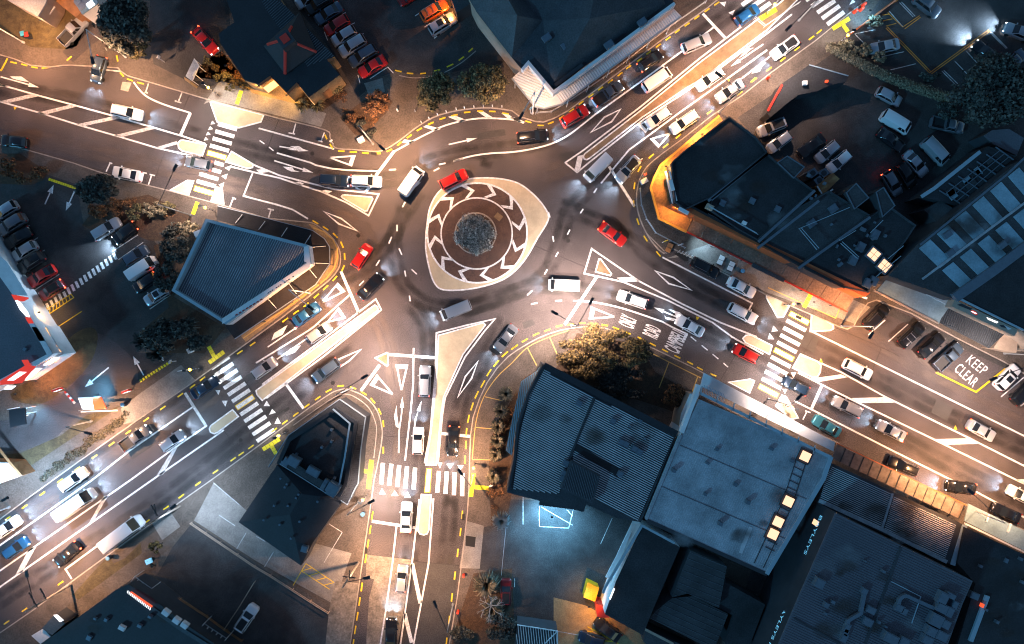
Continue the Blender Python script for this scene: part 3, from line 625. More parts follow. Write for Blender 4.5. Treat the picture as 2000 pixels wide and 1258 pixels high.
prism("planter_kerb", circ(929, 456, 41, 40), 0.1, 0.34, M_kerb, rb, zt=0)
flat("planter_soil", circ(929, 456, 38.5, 40), 0.346, M_dirt, rb)
dash("surface_plate", (968, 419), (979, 428), 0.9, 0.175, M_brownp, rb)
# yellow tactile strips on the pavements: each slab a part of its pavement
def tactile(a, b, w, parent, n, m=M_yt, z=0.15):
    for i in range(n):
        t0, t1 = i / n, (i + 0.92) / n
        pa = (a[0] + (b[0] - a[0]) * t0, a[1] + (b[1] - a[1]) * t0); pb = (a[0] + (b[0] - a[0]) * t1, a[1] + (b[1] - a[1]) * t1)
        dash("tactile_slab", pa, pb, w, z, m, parent)
tactile(*Z(360, 150, 9.985, (1110, 270), (1020, 540)), 0.6, bA, 4)
tactile(*T(2, 1, (1517, 332), (1480, 430)), 0.6, bE, 4)
tactile(*T(3, 1, (1605, 328), (1722, 243)), 0.62, bE, 5); tactile(*T(3, 1, (1602, 203), (1645, 282)), 0.6, bE, 3)
tactile(*T(3, 2, (52, 995), (185, 912)), 0.6, bD, 5); tactile(*T(3, 2, (118, 965), (155, 1030)), 0.6, bD, 3)
tactile(*T(3, 2, (888, 1075), (862, 1300)), 0.7, bD, 6); tactile(*T(3, 2, (792, 1153), (862, 1165)), 0.6, bD, 3)
tactile(*T(3, 2, (1672, 1180), (1650, 1360)), 0.62, bC, 6); tactile(*T(4, 2, (1680, 52), (1790, 62)), 0.62, bC, 4)
tactile(*T(1, 4, (495, 222), (628, 140)), 0.62, bB, 6); tactile(*T(1, 4, (578, 192), (615, 245)), 0.6, bB, 3)
tactile(*T(2, 4, (330, 1040), (275, 1145)), 0.66, bB, 4)
tactile(*Z(1400, 0, 6.657, (560, 250), (775, 115)), 0.75, road, 6, z=0.125)
# pavement joint lines
for par, L in ((bE, circ(0, 0, 1, 3)),):
    pass
yj = mat("yellow_channel_brick", (0.55, 0.36, 0.10), 0.8)
ribbon("channel_strip", [(612, 445)] + T(2, 2, (520, 560), (590, 620), (625, 690), (625, 760), (600, 840), (540, 920), (430, 1010), (300, 1100), (100, 1240), (-100, 1380)), 0.16, 0.14, yj, bE)
ribbon("channel_strip", [(1262, 455), (1290, 483), (1302, 495)], 0.14, 0.14, M_kerb, bB)
ribbon("channel_strip", smooth(T(3, 2, (1660, 1070), (1690, 780), (1750, 590), (1850, 440), (1966, 330)) + T(3, 3, (120, 210), (290, 130), (440, 80)), 4), 0.12, 0.14, yj, bC)
for a, b in pairs(T(3, 3, (120, 215), (190, 350), (290, 135), (350, 270), (1205, 325), (1130, 520), (1425, 440), (1370, 590), (990, 215), (1450, 445))): dash("channel_strip", a, b, 0.14, 0.143, yj, bC)
for a, b in pairs(T(3, 2, (1690, 825), (1850, 840), (1660, 1072), (1800, 1075), (1760, 590), (1890, 620))): dash("channel_strip", a, b, 0.12, 0.143, yj, bC)
ribbon("channel_strip", smooth(T(3, 2, (285, 810), (455, 690), (610, 590), (700, 570), (790, 610), (870, 680), (915, 780), (925, 860), (905, 1060)), 4), 0.14, 0.14, M_kerb, bD)
ribbon("channel_strip", T(2, 4, (0, 990), (520, 1225), (550, 1150)), 0.14, 0.14, yj, bB)
# car park markings
def cps(T_, L, w, m, par, name="bay_line", z=0.141):
    for a, b in pairs(T(T_[0], T_[1], *L)): dash(name, a, b, w, z, m, par)
cps((2, 1), [(145, 437), (178, 420), (205, 522), (230, 512), (255, 628), (290, 607), (310, 720), (343, 702), (455, 888), (262, 1012), (865, 712), (1060, 585), (910, 775), (1100, 642), (1150, 1155), (1310, 1045), (345, 350), (395, 235)], 0.12, M_wp2, bE)
arrow(*T(2, 1, (345, 350), (412, 200)), z=0.146, parent=bE, hl=17, hw=11); arrow(*T(2, 1, (572, 250), (505, 400)), z=0.146, parent=bE, hl=17, hw=11)
arrow(*T(3, 1, (1103, 425), (1022, 278)), z=0.146, parent=bE, hl=17, hw=11); arrow(*T(3, 1, (1212, 232), (1258, 320)), z=0.146, parent=bE, hl=14, hw=9); arrow(*T(3, 1, (835, 365), (652, 515)), z=0.146, parent=bE, hl=17, hw=11)
for i in range(17):
    x, y = 882 - 32.2 * i, 748 + 24.2 * i
    a, b = T(2, 1, (x - 11, y - 24), (x + 11, y + 26)); dash("zebra_stripe", a, b, 0.42, 0.143, M_wp, bE)
z6 = lambda *p: Z(0, 540, 9.985, *p)
ribbon("yellow_hatch_line", z6((935, 748), (1438, 412), (1385, 345), (905, 640)), 0.12, 0.146, M_yp, bE, closed=True)
for i in range(7):
    t = (i + 0.5) / 7.5
    a = z6((935 + 503 * t, 748 - 336 * t), (925 + 460 * t + 20, 640 - 295 * t)); dash("yellow_hatch_line", a[0], a[1], 0.12, 0.149, M_yp, bE)
dash("yellow_bay_line", *z6((1090, 1010), (1595, 680)), 0.12, 0.146, M_yp, bE)
for i in range(12):
    for (r, c, a, b, par) in ((2, 1, (372, 156), (585, 228), bE), (3, 1, (1072, 472), (1315, 318), bE)):
        t = (i + 0.5) / 12; p = T(r, c, (a[0] + (b[0] - a[0]) * t, a[1] + (b[1] - a[1]) * t))[0]
        pw = W(*p, 0.17); d = Vector((b[0] - a[0], -(b[1] - a[1])))
        boxes("speed_hump_block", [((pw.x, pw.y, 0.16), (0.27, 0.38, 0.09), math.atan2(d.y, d.x))], M_yt, par)
cps((1, 2), [(578, 30), (628, 10), (665, 105), (690, 97), (728, 190), (760, 175), (790, 278), (825, 258), (875, 605), (1012, 515), (1012, 515), (1055, 562), (525, 245), (550, 310), (782, 575), (798, 635), (1222, 122), (1400, 8), (1295, 208), (1340, 178), (1367, 295), (1535, 178), (1157, 38), (1210, 0)], 0.12, M_wp, bA)
cps((1, 4), [(1010, 20), (1115, 130), (1025, 15), (1130, 125), (930, 85), (1035, 205), (870, 437), (1045, 397), (942, 537), (1135, 490), (1705, 250), (1830, 375), (1715, 245), (1838, 370), (1525, 395), (1630, 510), (1435, 470), (1545, 585), (1335, 545), (1445, 655), (1350, 540), (1458, 645)], 0.11, M_wp2, bB)
cps((1, 4), [(665, 260), (750, 345), (665, 260), (815, 230)], 0.11, M_wp2, bB)
cps((1, 4), [(905, 215), (1240, 560), (915, 205), (1250, 550), (1240, 560), (1695, 228), (1255, 568), (1705, 240), (920, 98), (1035, 208), (1035, 208), (1165, 120), (1050, 222), (1172, 132), (880, 115), (935, 108), (885, 160), (955, 145), (905, 200), (985, 180), (860, 85), (1000, 0)], 0.12, mat("orange_lit_bay_paint", (0.75, 0.27, 0.03), 0.6), bB, "orange_lit_bay_line")  # yellow lines; the orange light on them is put into the paint
cps((4, 3), [(210, 200), (210, 355), (210, 355), (435, 368), (435, 368), (475, 205), (225, 205), (465, 345), (680, 490), (770, 290), (420, 225), (465, 275), (85, 130), (85, 340), (20, 755), (20, 820), (345, 1160), (520, 1190)], 0.1, M_wp2, bC)
cps((4, 2), [(560, 335), (662, 400), (662, 400), (523, 632), (135, 550), (65, 665), (0, 430), (70, 470)], 0.1, M_wp2, bD)
cps((4, 1), [(1682, 268), (1805, 350), (1888, 408), (1818, 525), (1640, 20), (1840, 190)], 0.1, M_wp2, bD)
cps((4, 2), [(383, 640), (285, 808), (350, 698), (430, 673), (408, 732), (487, 710), (465, 768), (543, 746), (522, 806), (600, 786), (383, 640), (600, 786), (350, 698), (565, 838)], 0.1, M_yp, bD, "yellow_hatch_line")
cps((4, 3), [(580, 1125), (820, 1258), (550, 1160), (620, 1160), (550, 1185), (700, 1195), (690, 1232), (800, 1240)], 0.14, M_yp, bC, "yellow_hatch_line", 0.15)
# ------------------------------------------------------------------ vehicles
M_glass = mat("car_glass", (0.012, 0.016, 0.02), 0.06, spec=0.8)
M_tyre = mat("tyre_rubber", (0.015, 0.015, 0.015), 0.8)
M_rim = mat("alloy_rim", (0.4, 0.4, 0.42), 0.3, metal=0.9)
M_lampoff = mat("lamp_glass", (0.5, 0.52, 0.55), 0.1)
M_lampon = mat("headlight_lit", (0.9, 0.9, 0.9), 0.3, emit=(0.85, 0.93, 1.0), es=14)
M_tailoff = mat("tail_lamp_red", (0.35, 0.02, 0.015), 0.2)
M_tailon = mat("tail_light_lit", (0.6, 0.02, 0.01), 0.3, emit=(1.0, 0.06, 0.02), es=7)
M_bed = mat("dark_tray_liner", (0.02, 0.02, 0.022), 0.7)
M_trim = mat("black_trim", (0.015, 0.015, 0.016), 0.4)
def paint(name, c, metal=0.3, rough=0.28): return mat("paint_" + name, c, rough, metal=metal, coat=0.6)
PAINT = dict(white=paint("white", (0.78, 0.79, 0.80), 0.0), silver=paint("silver", (0.50, 0.53, 0.57), 0.5), grey=paint("grey", (0.20, 0.22, 0.25), 0.5),
             black=paint("black", (0.012, 0.013, 0.016), 0.2, 0.2), red=paint("red", (0.50, 0.015, 0.012), 0.1), darkred=paint("dark_red", (0.18, 0.012, 0.012), 0.3),
             orange=paint("orange", (0.62, 0.13, 0.02), 0.1), blue=paint("blue", (0.02, 0.12, 0.30), 0.4), navy=paint("navy", (0.015, 0.035, 0.07), 0.4),
             teal=paint("teal", (0.05, 0.24, 0.32), 0.4), slate=paint("slate", (0.09, 0.13, 0.18), 0.5))
# L, W, H, belt z, hood z (front), rear-deck z, cabin x (fractions): rear base, rear top, front top, front base
KIND = dict(hatch=(4.2, 1.78, 1.50, .95, .78, .95, -.485, -.40, .05, .25), sedan=(4.75, 1.84, 1.46, .92, .76, .98, -.36, -.20, .06, .23),
            wagon=(4.85, 1.84, 1.52, .95, .76, .95, -.49, -.42, .07, .23), suv=(4.65, 1.88, 1.72, 1.08, .92, 1.08, -.485, -.42, .09, .24),
            ute=(5.25, 1.88, 1.76, 1.08, .95, 1.0, -.08, -.05, .15, .27), van=(4.95, 1.88, 1.98, 1.15, .98, 1.15, -.49, -.475, .30, .43),
            longvan=(6.4, 2.1, 2.6, 1.3, 1.05, 1.3, -.495, -.485, .33, .44), convertible=(4.2, 1.78, 1.3, .9, .75, .92, -.30, -.22, .02, .16))
_cars = {}
def loft(name, st, m=None, cap=True):
    V, F = [], []; n = len(st[0])
    for s in st: V += s
    for i in range(len(st) - 1):
        for k in range(n - 1):
            a = i * n + k; F.append((a, a + 1, a + n + 1, a + n))
    if cap:
        F.append(tuple(range(n))[::-1]); F.append(tuple((len(st) - 1) * n + k for k in range(n)))
    me = pm(name, V, F)
    bm = bmesh.new(); bm.from_mesh(me); bmesh.ops.recalc_face_normals(bm, faces=bm.faces); bm.to_mesh(me); bm.free()
    for p in me.polygons: p.use_smooth = True
    me.set_sharp_from_angle(angle=R(38))
    return me
def car_meshes(kind):
    if kind in _cars: return _cars[kind]
    L, Wd, H, bz, hz, dz, xrb, xrt, xft, xfb = KIND[kind]
    hw = Wd / 2
    def hwx(t):
        t = abs(t * 2)
        return hw * (1 - 0.30 * max(0, (t - 0.78) / 0.22) ** 2.4)
    def ztop(t):
        if t > xfb: 
            u = (t - xfb) / (0.5 - xfb); return bz + (hz - bz) * u ** 1.6 - (0.22 if t > .485 else 0.06 if t > .46 else 0)
        if t < xrb:
            u = (xrb - t) / (xrb + 0.5) if xrb > -.5 else 0; return dz - (0.12 if t < -.485 else 0)
        return bz
    if kind == 'ute': ts = [-.5, -.488, -.47, -.3, -.1, -.08, 0, .15, .27, .35, .42, .465, .488, .5]
    else: ts = [-.5, -.488, -.46, -.40, -.3, -.15, 0, .15, xfb, .33, .40, .45, .475, .49, .5]
    ts = sorted(set(ts))
    out = []
    st = []
    for t in ts:
        h, z = hwx(t), ztop(t) - (0.18 if t <= -.499 else 0); x = t * L
        zt = z if not (kind == 'ute' and t < -.079) else 0.62
        half = [(x, -h * .9, .24), (x, -h * .99, .42), (x, -h, zt * .68), (x, -h * .96, zt * .93), (x, -h * .84, zt), (x, -h * .4, zt * 1.012 + .012)]
        st.append(half + [(x, 0, zt * 1.012 + .025)] + [(a, -b, c) for a, b, c in reversed(half)])
    out.append(("body", loft("car_body", st), 'paint'))
    cb, ctp = hw * .90, hw * .74
    if kind in ('van', 'longvan'): cb, ctp = hw * .96, hw * .86
    tops = [(xrb, bz - .03, 0), (xrt, H - .05, 1), ((xrt * 2 + xft) / 3, H, 1), ((xrt + 2 * xft) / 3, H, 1), (xft, H - .06, 1), (xfb, bz - .02 if kind not in ('van', 'longvan') else bz, 0)]
    st = []
    for t, z, up in tops:
        x = t * L
        if up: half = [(x, -cb, bz - .05), (x, -(cb * .35 + ctp * .65), bz + (z - bz) * .62), (x, -ctp, z - .07), (x, -ctp * .86, z - .01), (x, -ctp * .4, z + .02)]; mid = (x, 0, z + .03)
        else: half = [(x, -cb, bz - .05), (x, -cb * .97, z), (x, -cb * .92, z + .005), (x, -cb * .8, z + .01), (x, -cb * .4, z + .015)]; mid = (x, 0, z + .02)
        st.append(half + [mid] + [(a, -b, c) for a, b, c in reversed(half)])
    out.append(("roof", loft("car_roof", st), 'paint'))
    def quad(name, P, off):
        P = [Vector(p) for p in P]; n = (P[1] - P[0]).cross(P[3] - P[0]).normalized()
        if n.dot(off) < 0: n = -n
        P = [p + n * .016 for p in P]
        V = P + [p - n * .03 for p in P]
        return pm(name, V, [(0, 1, 2, 3), (0, 4, 5, 1), (1, 5, 6, 2), (2, 6, 7, 3), (3, 7, 4, 0)])
    def lerp(a, b, t): return tuple(a[i] + (b[i] - a[i]) * t for i in range(3))
    fb, ft = (xfb * L, cb * .86, bz + .03), (xft * L, ctp * .9, H - .035)
    if kind == 'suv' or kind == 'van' or kind == 'longvan': pass
    m_ = lambda p: (p[0], -p[1], p[2])
    a0, a1 = lerp(fb, ft, .02), lerp(fb, ft, .93)
    out.append(("windscreen", quad("windscreen", [a0, a1, m_(a1), m_(a0)], Vector((1, 0, .5))), 'glass'))
    rb, rt = (xrb * L, cb * .84, bz + .03), (xrt * L, ctp * .88, H - .03)
    a0, a1 = lerp(rb, rt, .15), lerp(rb, rt, .94)
    out.append(("rear_window", quad("rear_window", [a0, a1, m_(a1), m_(a0)], Vector((-1, 0, .4))), 'glass'))
    for s in (1, -1):
        b0 = (xrb * L * .5 + xrt * L * .5 + .02, s * (cb * .98), bz + .04); b1 = (xfb * L - .22, s * (cb * .98), bz + .04)
        t1 = (xft * L - .04, s * (ctp * 1.035 + .0), H - .15); t0 = (xrt * L + .16, s * (ctp * 1.035), H - .15)
        if kind in ('van', 'longvan'): b0 = (0.12 * L, b0[1], b0[2]); t0 = (0.12 * L, t0[1], t0[2])
        mb, mt = lerp(b0, b1, .5), lerp(t0, t1, .5)
        g = .03
        out.append(("side_window", quad("side_window", [b0, (mb[0] - g, mb[1], mb[2]), (mt[0] - g, mt[1], mt[2]), t0], Vector((0, s, .3))), 'glass'))
        out.append(("side_window", quad("side_window", [(mb[0] + g, mb[1], mb[2]), b1, t1, (mt[0] + g, mt[1], mt[2])], Vector((0, s, .3))), 'glass'))
        V, F = [], []; box_geo(V, F, (xfb * L - .25, s * (hw + .06), bz + .06), (.14, .22, .13))
        out.append(("mirror", pm("mirror", V, F), 'paint'))
        V, F = [], []; box_geo(V, F, (L * .455, s * hw * .70, hz - .14), (L * .05, hw * .30, .17), -s * .35)
        out.append(("headlight", pm("headlight", V, F), 'head'))
        V, F = [], []; box_geo(V, F, (-L * .478, s * hw * .80, dz - .16 if kind != 'ute' else .8), (L * .035, hw * .2, .24), s * .18)
        out.append(("tail_light", pm("tail_light", V, F), 'tail'))
        for xw in (.305, -.30):
            V, F = [], []; tube_geo(V, F, (xw * L, s * (hw - .20), .33), (xw * L, s * (hw + .012), .33), .33, n=16)
            out.append(("wheel", pm("wheel", V, F), 'tyre'))
    # number plate recess / bumper strip
    V, F = [], []; box_geo(V, F, (L * .492, 0, .42), (.06, hw * 1.15, .14)); out.append(("grille", pm("grille", V, F), 'trim'))
    if kind == 'ute':
        V, F = [], []
        x0, x1 = -.495 * L, -.085 * L; zc = .84
        for c, s in (((( x0 + x1) / 2, hw - .06, zc), (x1 - x0, .09, .5)), (((x0 + x1) / 2, -hw + .06, zc), (x1 - x0, .09, .5)), ((x0 + .04, 0, zc), (.08, hw * 2 - .12, .5)), ((x1 - .02, 0, zc), (.06, hw * 2 - .12, .5))): box_geo(V, F, c, s)
        out.append(("tray_side", pm("tray_side", V, F), 'paint'))
        V, F = [], []; box_geo(V, F, ((x0 + x1) / 2, 0, .66), (x1 - x0 - .1, hw * 2 - .22, .04)); out.append(("tray_bed", pm("tray_bed", V, F), 'bed'))
    if kind in ('wagon', 'suv'):
        for s in (1, -1):
            V, F = [], []; tube_geo(V, F, (xrt * L + .2, s * ctp * .92, H + .05), (xft * L - .1, s * ctp * .92, H + .05), .022, n=6); out.append(("roof_rail", pm("roof_rail", V, F), 'rim'))
    ph = bpy.data.materials.get("paint_white")
    for _, me, k in out: me.materials.append(ph)
    _cars[kind] = out
    return out
def opt_mesh(key, L, f):
    if key not in _cars:
        V, F = [], []; f(V, F); me = pm(key, V, F); me.materials.append(None); _cars[key] = me
    return _cars[key]
NCAR = [0]
def car(kind, px, py, dx, dy, col, label, head=False, tail=False, beam=0, z=0.0, group=None, extra=(), cat=None, sc_=0.93):
    nm = {'ute': 'pickup_truck', 'van': 'van', 'longvan': 'van'}.get(kind, 'car')
    a = math.atan2(-dy, dx)
    p = W(px, py, 1.0); NCAR[0] += 1
    t = thing(nm, label, cat or {'pickup_truck': 'pickup truck'}.get(nm, nm), (p.x, p.y, z), a, group)
    t.scale = (sc_, sc_, sc_)
    L, Wd, H = KIND[kind][:3]
    mm = dict(paint=PAINT[col], glass=M_glass, tyre=M_tyre, rim=M_rim, trim=M_trim, bed=M_bed, head=M_lampon if head else M_lampoff, tail=M_tailon if tail else M_tailoff)
    for n, me, k in car_meshes(kind):
        o = bpy.data.objects.new(n, me); C.objects.link(o); o.parent = t
        o.material_slots[0].link = 'OBJECT'; o.material_slots[0].material = mm[k]
    if 'sunroof' in extra:
        boxes("sunroof", [((-.08 * L, 0, H + .035), (L * .2, Wd * .5, .03), 0)], M_glass, t)
    if 'blackroof' in extra:
        boxes("roof_panel", [((-.16 * L, 0, H + .032), (L * .38, Wd * .62, .03), 0)], M_trim, t)
    if 'softtop' in extra:
        boxes("boot_cover", [((-.42 * L, 0, KIND[kind][5] + .05), (L * .13, Wd * .72, .04), 0)], M_trim, t)
    if 'rails' in extra:
        boxes("roof_bar", [((-.05 * L, 0, H + .08), (.07, Wd * .72, .04), 0)], M_rim, t); boxes("roof_bar", [((-.25 * L, 0, H + .08), (.07, Wd * .72, .04), 0)], M_rim, t)
    if beam:
        for s in (1, -1):
            ld = bpy.data.lights.new("headlight_beam", 'SPOT'); ld.energy = beam / 2; ld.spot_size = R(80); ld.spot_blend = 1.0; ld.color = (0.50, 0.74, 1.0); ld.shadow_soft_size = 0.1
            lo = bpy.data.objects.new("headlight_beam", ld); C.objects.link(lo); lo.parent = t
            lo.location = (L * .5 + .05, s * .62, .68); lo.rotation_euler = (R(82), 0, R(-90))
    return t

PK = "cars parked in the car parks and bays"; MV = "cars driving through the junction"
B = 1500
NE = (1, -0.68); SW = (-1, 0.68); SE = (1, 0.52); NW = (-1, -0.52)
# --- moving or waiting traffic
car('wagon', 245, 218, 1, .22, 'white', "white wagon driving east beside the hatched median on the western road", 1, 0, B, group=MV)
car('hatch', 190, 134, -.3, 1, 'slate', "dark hatchback with lights on leaving the side lane beside the big tree", 1, 1, B, group=MV)
car('hatch', 385, 318, -1, -.22, 'grey', "grey hatchback driving west over the western zebra crossing", 1, 1, B, group=MV)
car('hatch', 24, 275, -1, -.12, 'black', "black hatchback at the kerb near the western edge above the garden", 0, 0, group=PK)
car('suv', 652, 352, 1, .06, 'navy', "dark blue hatch waiting right behind a white wagon at the roundabout", 1, 0, B * .7, group=MV)
car('wagon', 714, 353, 1, .05, 'white', "white wagon waiting at the western limit line of the roundabout", 1, 1, 0, group=MV)
car('van', 803, 354, .58, -.82, 'white', "white van circling the west side of the roundabout", 1, 0, B, group=MV)
car('suv', 886, 350, 1, -.5, 'red', "red car circling just above the planted roundabout island", 0, 1, 0, group=MV)
car('wagon', 1040, 265, 1, -.12, 'black', "black wagon leaving the roundabout towards the verandah corner", 1, 1, B, group=MV)
car('suv', 1123, 226, 1, -.62, 'red', "red wagon with lights on driving past the white verandah", 1, 1, B * .6, group=MV)
car('ute', 1188, 182, 1, -.66, 'slate', "slate blue pickup with empty tray directly ahead of the red wagon", 1, 1, B * .5, group=MV)
car('hatch', 1271, 117, *NE, 'black', "black hatchback driving in the lane beside the white verandah", 1, 1, B, group=MV)
car('van', 1284, 155, *NE, 'white', "white van driving north-east beside the brown median strip", 1, 1, 0, group=MV)
car('wagon', 1362, 83, 1, -.42, 'silver', "silver wagon with brake lights stopped before the north-east zebra crossing", 0, 1, 0, group=MV)
car('hatch', 1462, 27, *NE, 'blue', "blue hatchback crossing the north-east zebra crossing", 0, 1, 0, group=MV)
car('wagon', 1388, 153, *SW, 'white', "white wagon driving in beside the brown median, ahead of the turn arrow", 1, 0, B, group=MV)
car('sedan', 1427, 176, *SW, 'silver', "silver sedan under the curved street lamp arm on the north-east road", 1, 0, B, group=MV)
car('hatch', 1287, 229, *SW, 'white', "white hatchback standing over the left give way triangle, north-east road", 1, 0, B, group=MV)
car('wagon', 1338, 237, *SW, 'white', "white wagon beside the dashed yellow kerb line opposite the red wagon", 1, 0, B, group=MV)
car('van', 1168, 327, -.72, .72, 'white', "white van just entering the roundabout from the north-east", 1, 0, B, group=MV)
car('sedan', 1228, 329, -.66, .75, 'silver', "silver sedan waiting at the north-east limit line beside the curved railing", 1, 0, B, group=MV, extra=('blackroof',))
car('sedan', 1535, 91, -1, .72, 'white', "white sedan with dark roof below the north-east zebra crossing", 1, 0, B, group=MV, extra=('blackroof',))
car('sedan', 1197, 457, 1, .74, 'red', "red sedan leaving the roundabout past the curved railing corner", 0, 1, 0, group=MV)
car('hatch', 706, 500, .55, -.84, 'red', "bright red hatchback leaving the limit line by the black verandah corner", 0, 1, 0, group=MV)
car('sedan', 722, 560, .74, -.78, 'black', "black sedan entering the roundabout beside the long cream median nose", 1, 0, B, group=MV)
car('van', 1102, 557, -1, -.04, 'white', "white van crossing the south-east limit line into the roundabout", 1, 0, B, group=MV)
car('wagon', 1236, 585, -1, -.34, 'white', "white wagon approaching the roundabout above the word ONLY", 1, 1, B * .5, group=MV)
car('sedan', 1349, 637, -1, -.56, 'white', "white sedan beside the road lettering CAMPBELL", 1, 0, B * .6, group=MV)
car('hatch', 1458, 691, -1, -.52, 'red', "red hatchback just past the south-east zebra crossing", 1, 0, B * .6, group=MV)
car('wagon', 1452, 612, 1, .52, 'white', "white wagon driving towards the south-east zebra crossing from the roundabout", 1, 0, B, group=MV)
car('van', 890, 606, -1, .4, 'silver', "silver van circling just below the roundabout island", 1, 0, B, group=MV)
car('sedan', 988, 661, -.64, .84, 'grey', "grey sedan exiting south between the cream island and the yellow dashes", 1, 0, B, group=MV)
car('wagon', 829, 745, .03, -1, 'silver', "silver wagon waiting beside the big cream island on the south road", 1, 1, B * .6, group=MV)
car('hatch', 816, 862, .04, -1, 'white', "white hatchback just above the southern zebra crossing", 1, 1, B, group=MV)
car('sedan', 885, 862, -.08, 1, 'black', "black sedan driving south towards the shark teeth of the southern crossing", 1, 1, B, group=MV)
car('sedan', 793, 1012, .04, -1, 'white', "white sedan at the stop line below the southern zebra crossing", 1, 1, B, group=MV)
car('hatch', 784, 1132, .1, -1, 'silver', "silver hatchback with lights on coming up the worn concrete lane", 1, 1, B * .4, group=MV)
car('sedan', 763, 1240, .04, -1, 'black', "black sedan with lit headlights at the southern edge of the worn lane", 1, 1, B, group=MV)
car('wagon', 636, 724, -1, .74, 'slate', "slate wagon leaving towards the south-west beside the diamond marking", 1, 1, B, group=MV)
car('sedan', 597, 614, 1, -.72, 'blue', "blue sedan next to the black verandah under the street lamp head", 1, 0, B, group=MV)
car('hatch', 622, 650, 1, -.72, 'silver', "silver blue hatchback between the turn arrows by the long cream median", 1, 0, B, group=MV)
car('hatch', 514, 720, 1, -.72, 'silver', "silver hatchback just beyond the south-west zebra crossing", 1, 0, B, group=MV)
car('sedan', 398, 757, 1, -.66, 'navy', "navy sedan rolling onto the south-west zebra crossing beside the kerb", 1, 0, B, group=MV)
car('ute', 262, 856, 1, -.7, 'grey', "grey pickup driving past the rough verge of the takeaway", 1, 0, B, group=MV)
car('hatch', 334, 862, 1, -.7, 'silver', "silver hatchback in the inner lane before the south-west crossing", 1, 0, B, group=MV)
car('wagon', 140, 938, 1, -.72, 'white', "white wagon in the outer lane of the south-west road", 1, 0, B, group=MV)
car('longvan', 148, 985, 1, -.7, 'white', "large white van beside the hatched median of the south-west road", 1, 1, B, group=MV)
car('hatch', 28, 1072, 1, -.7, 'blue', "blue hatchback in the inner lane near the south-west picture corner", 1, 0, B, group=MV)
car('sedan', 10, 1032, 1, -.7, 'white', "white sedan in the outer lane at the western picture edge", 1, 0, B, group=MV)
car('sedan', 128, 1084, -1, .86, 'black', "black sedan with tail lights leaving beside the long parking bay", 1, 1, B * .6, group=MV)
car('wagon', 1678, 722, 1, .5, 'white', "white wagon leaving past the rounded island of the south-east crossing", 0, 1, 0, group=MV)
car('sedan', 1920, 842, 1, .55, 'silver', "silver sedan with tail lights near the eastern edge, below KEEP CLEAR", 0, 1, 0, group=MV)
car('hatch', 1556, 754, *NW, 'navy', "navy hatchback stopping at the south-east zebra crossing", 1, 1, B, group=MV)
car('wagon', 1657, 795, -1, -.5, 'silver', "silver wagon waiting behind the south-east stop line", 1, 1, B * .7, group=MV)
car('sedan', 1743, 842, *NW, 'silver', "pale sedan with bright headlights following the silver wagon", 1, 1, B, group=MV)
car('sedan', 1880, 953, -1, -.12, 'black', "black sedan with lights on beside the glass canopy", 1, 1, B, group=MV)
car('hatch', 1996, 968, *NW, 'white', "white hatchback at the eastern edge on the south-east road", 1, 0, B, group=MV)
# --- parked on the streets
car('sedan', 245, 339, -1, -.2, 'white', "white sedan parked between bay marks on the western road", group=PK)
car('suv', 1378, 523, 1, .52, 'black', "black hatch parked beside the bicycle racks", group=PK)
car('sedan', 1450, 561, 1, .52, 'white', "white sedan parked behind the black hatch below the shops", group=PK)
car('sedan', 1617, 833, -1, -.6, 'teal', "teal sedan parked at the end of the grey flat canopy", group=PK)
car('wagon', 1766, 911, -1, -.42, 'black', "black sedan parked beside the glass panel canopy", group=PK)
car('sedan', 1968, 1003, -1, -.45, 'black', "black sedan parked beside the blue verandah", group=PK)
car('longvan', 240, 1041, 1, -.76, 'white', "long white van parked in the white outlined bay", group=PK, sc_=1.0)
car('suv', 1712, 619, .7, -.72, 'black', "black car under the street lamp beside the kerb bend", group=PK, z=.12)
car('wagon', 1783, 654, .78, -.72, 'black', "black wagon with roof bars parked below the blue awning", group=PK, extra=('rails',))
car('sedan', 1822, 675, .78, -.72, 'black', "black sedan parked between the black wagon and the slate pickup", group=PK)
car('ute', 1855, 697, .78, -.72, 'slate', "slate pickup parked beside the KEEP CLEAR box", group=PK)
car('suv', 1970, 737, .7, -.72, 'white', "white hatch parked right of the KEEP CLEAR box", group=PK, extra=('sunroof',))
car('hatch', 2000, 768, .7, -.72, 'black', "black hatchback next to the white hatch at the eastern edge", group=PK)
# --- restaurant car park row
for px, py, k, c, lab, ex in ((600, -4, 'hatch', 'silver', "silver hatchback topmost of the restaurant car row", ()), (622, 7, 'suv', 'black', "black car with pale sunroof second from the top of the restaurant row", ('sunroof',)),
                     (641, 25, 'sedan', 'slate', "slate sedan directly above the upper red car", ()), (657, 48, 'hatch', 'red', "red hatchback in the middle of the restaurant row", ()),
                     (671, 69, 'hatch', 'silver', "silver hatchback directly below the upper red car", ()), (688, 89, 'suv', 'silver', "silver car between the silver hatchback and the slate wagon", ()),
                     (708, 108, 'wagon', 'slate', "slate wagon directly above the last red sedan", ()), (727, 129, 'sedan', 'red', "red sedan at the bottom end of the restaurant row", ())):
    car(k, px, py, -1, .6, c, lab, z=.135, group=PK, extra=ex)
car('suv', 848, 20, 1, -.6, 'orange', "orange hatch parked beside the silver car with a sunroof", z=.135, group=PK, extra=('rails',))
car('suv', 864, 46, 1, -.62, 'silver', "silver car with sunroof parked alone below the orange hatch", z=.135, group=PK, extra=('sunroof',))
car('hatch', 800, -10, -1, .6, 'darkred', "dark red hatchback at the top edge of the restaurant car park", z=.135, group=PK)
car('ute', 141, 60, 1, -1.05, 'silver', "silver pickup with open tray parked on the dirt yard", z=.135, group=PK)
car('sedan', 399, 78, .72, .8, 'red', "red sedan with lit lights beside the restaurant driveway", 1, 1, 60, z=.135, group=PK)
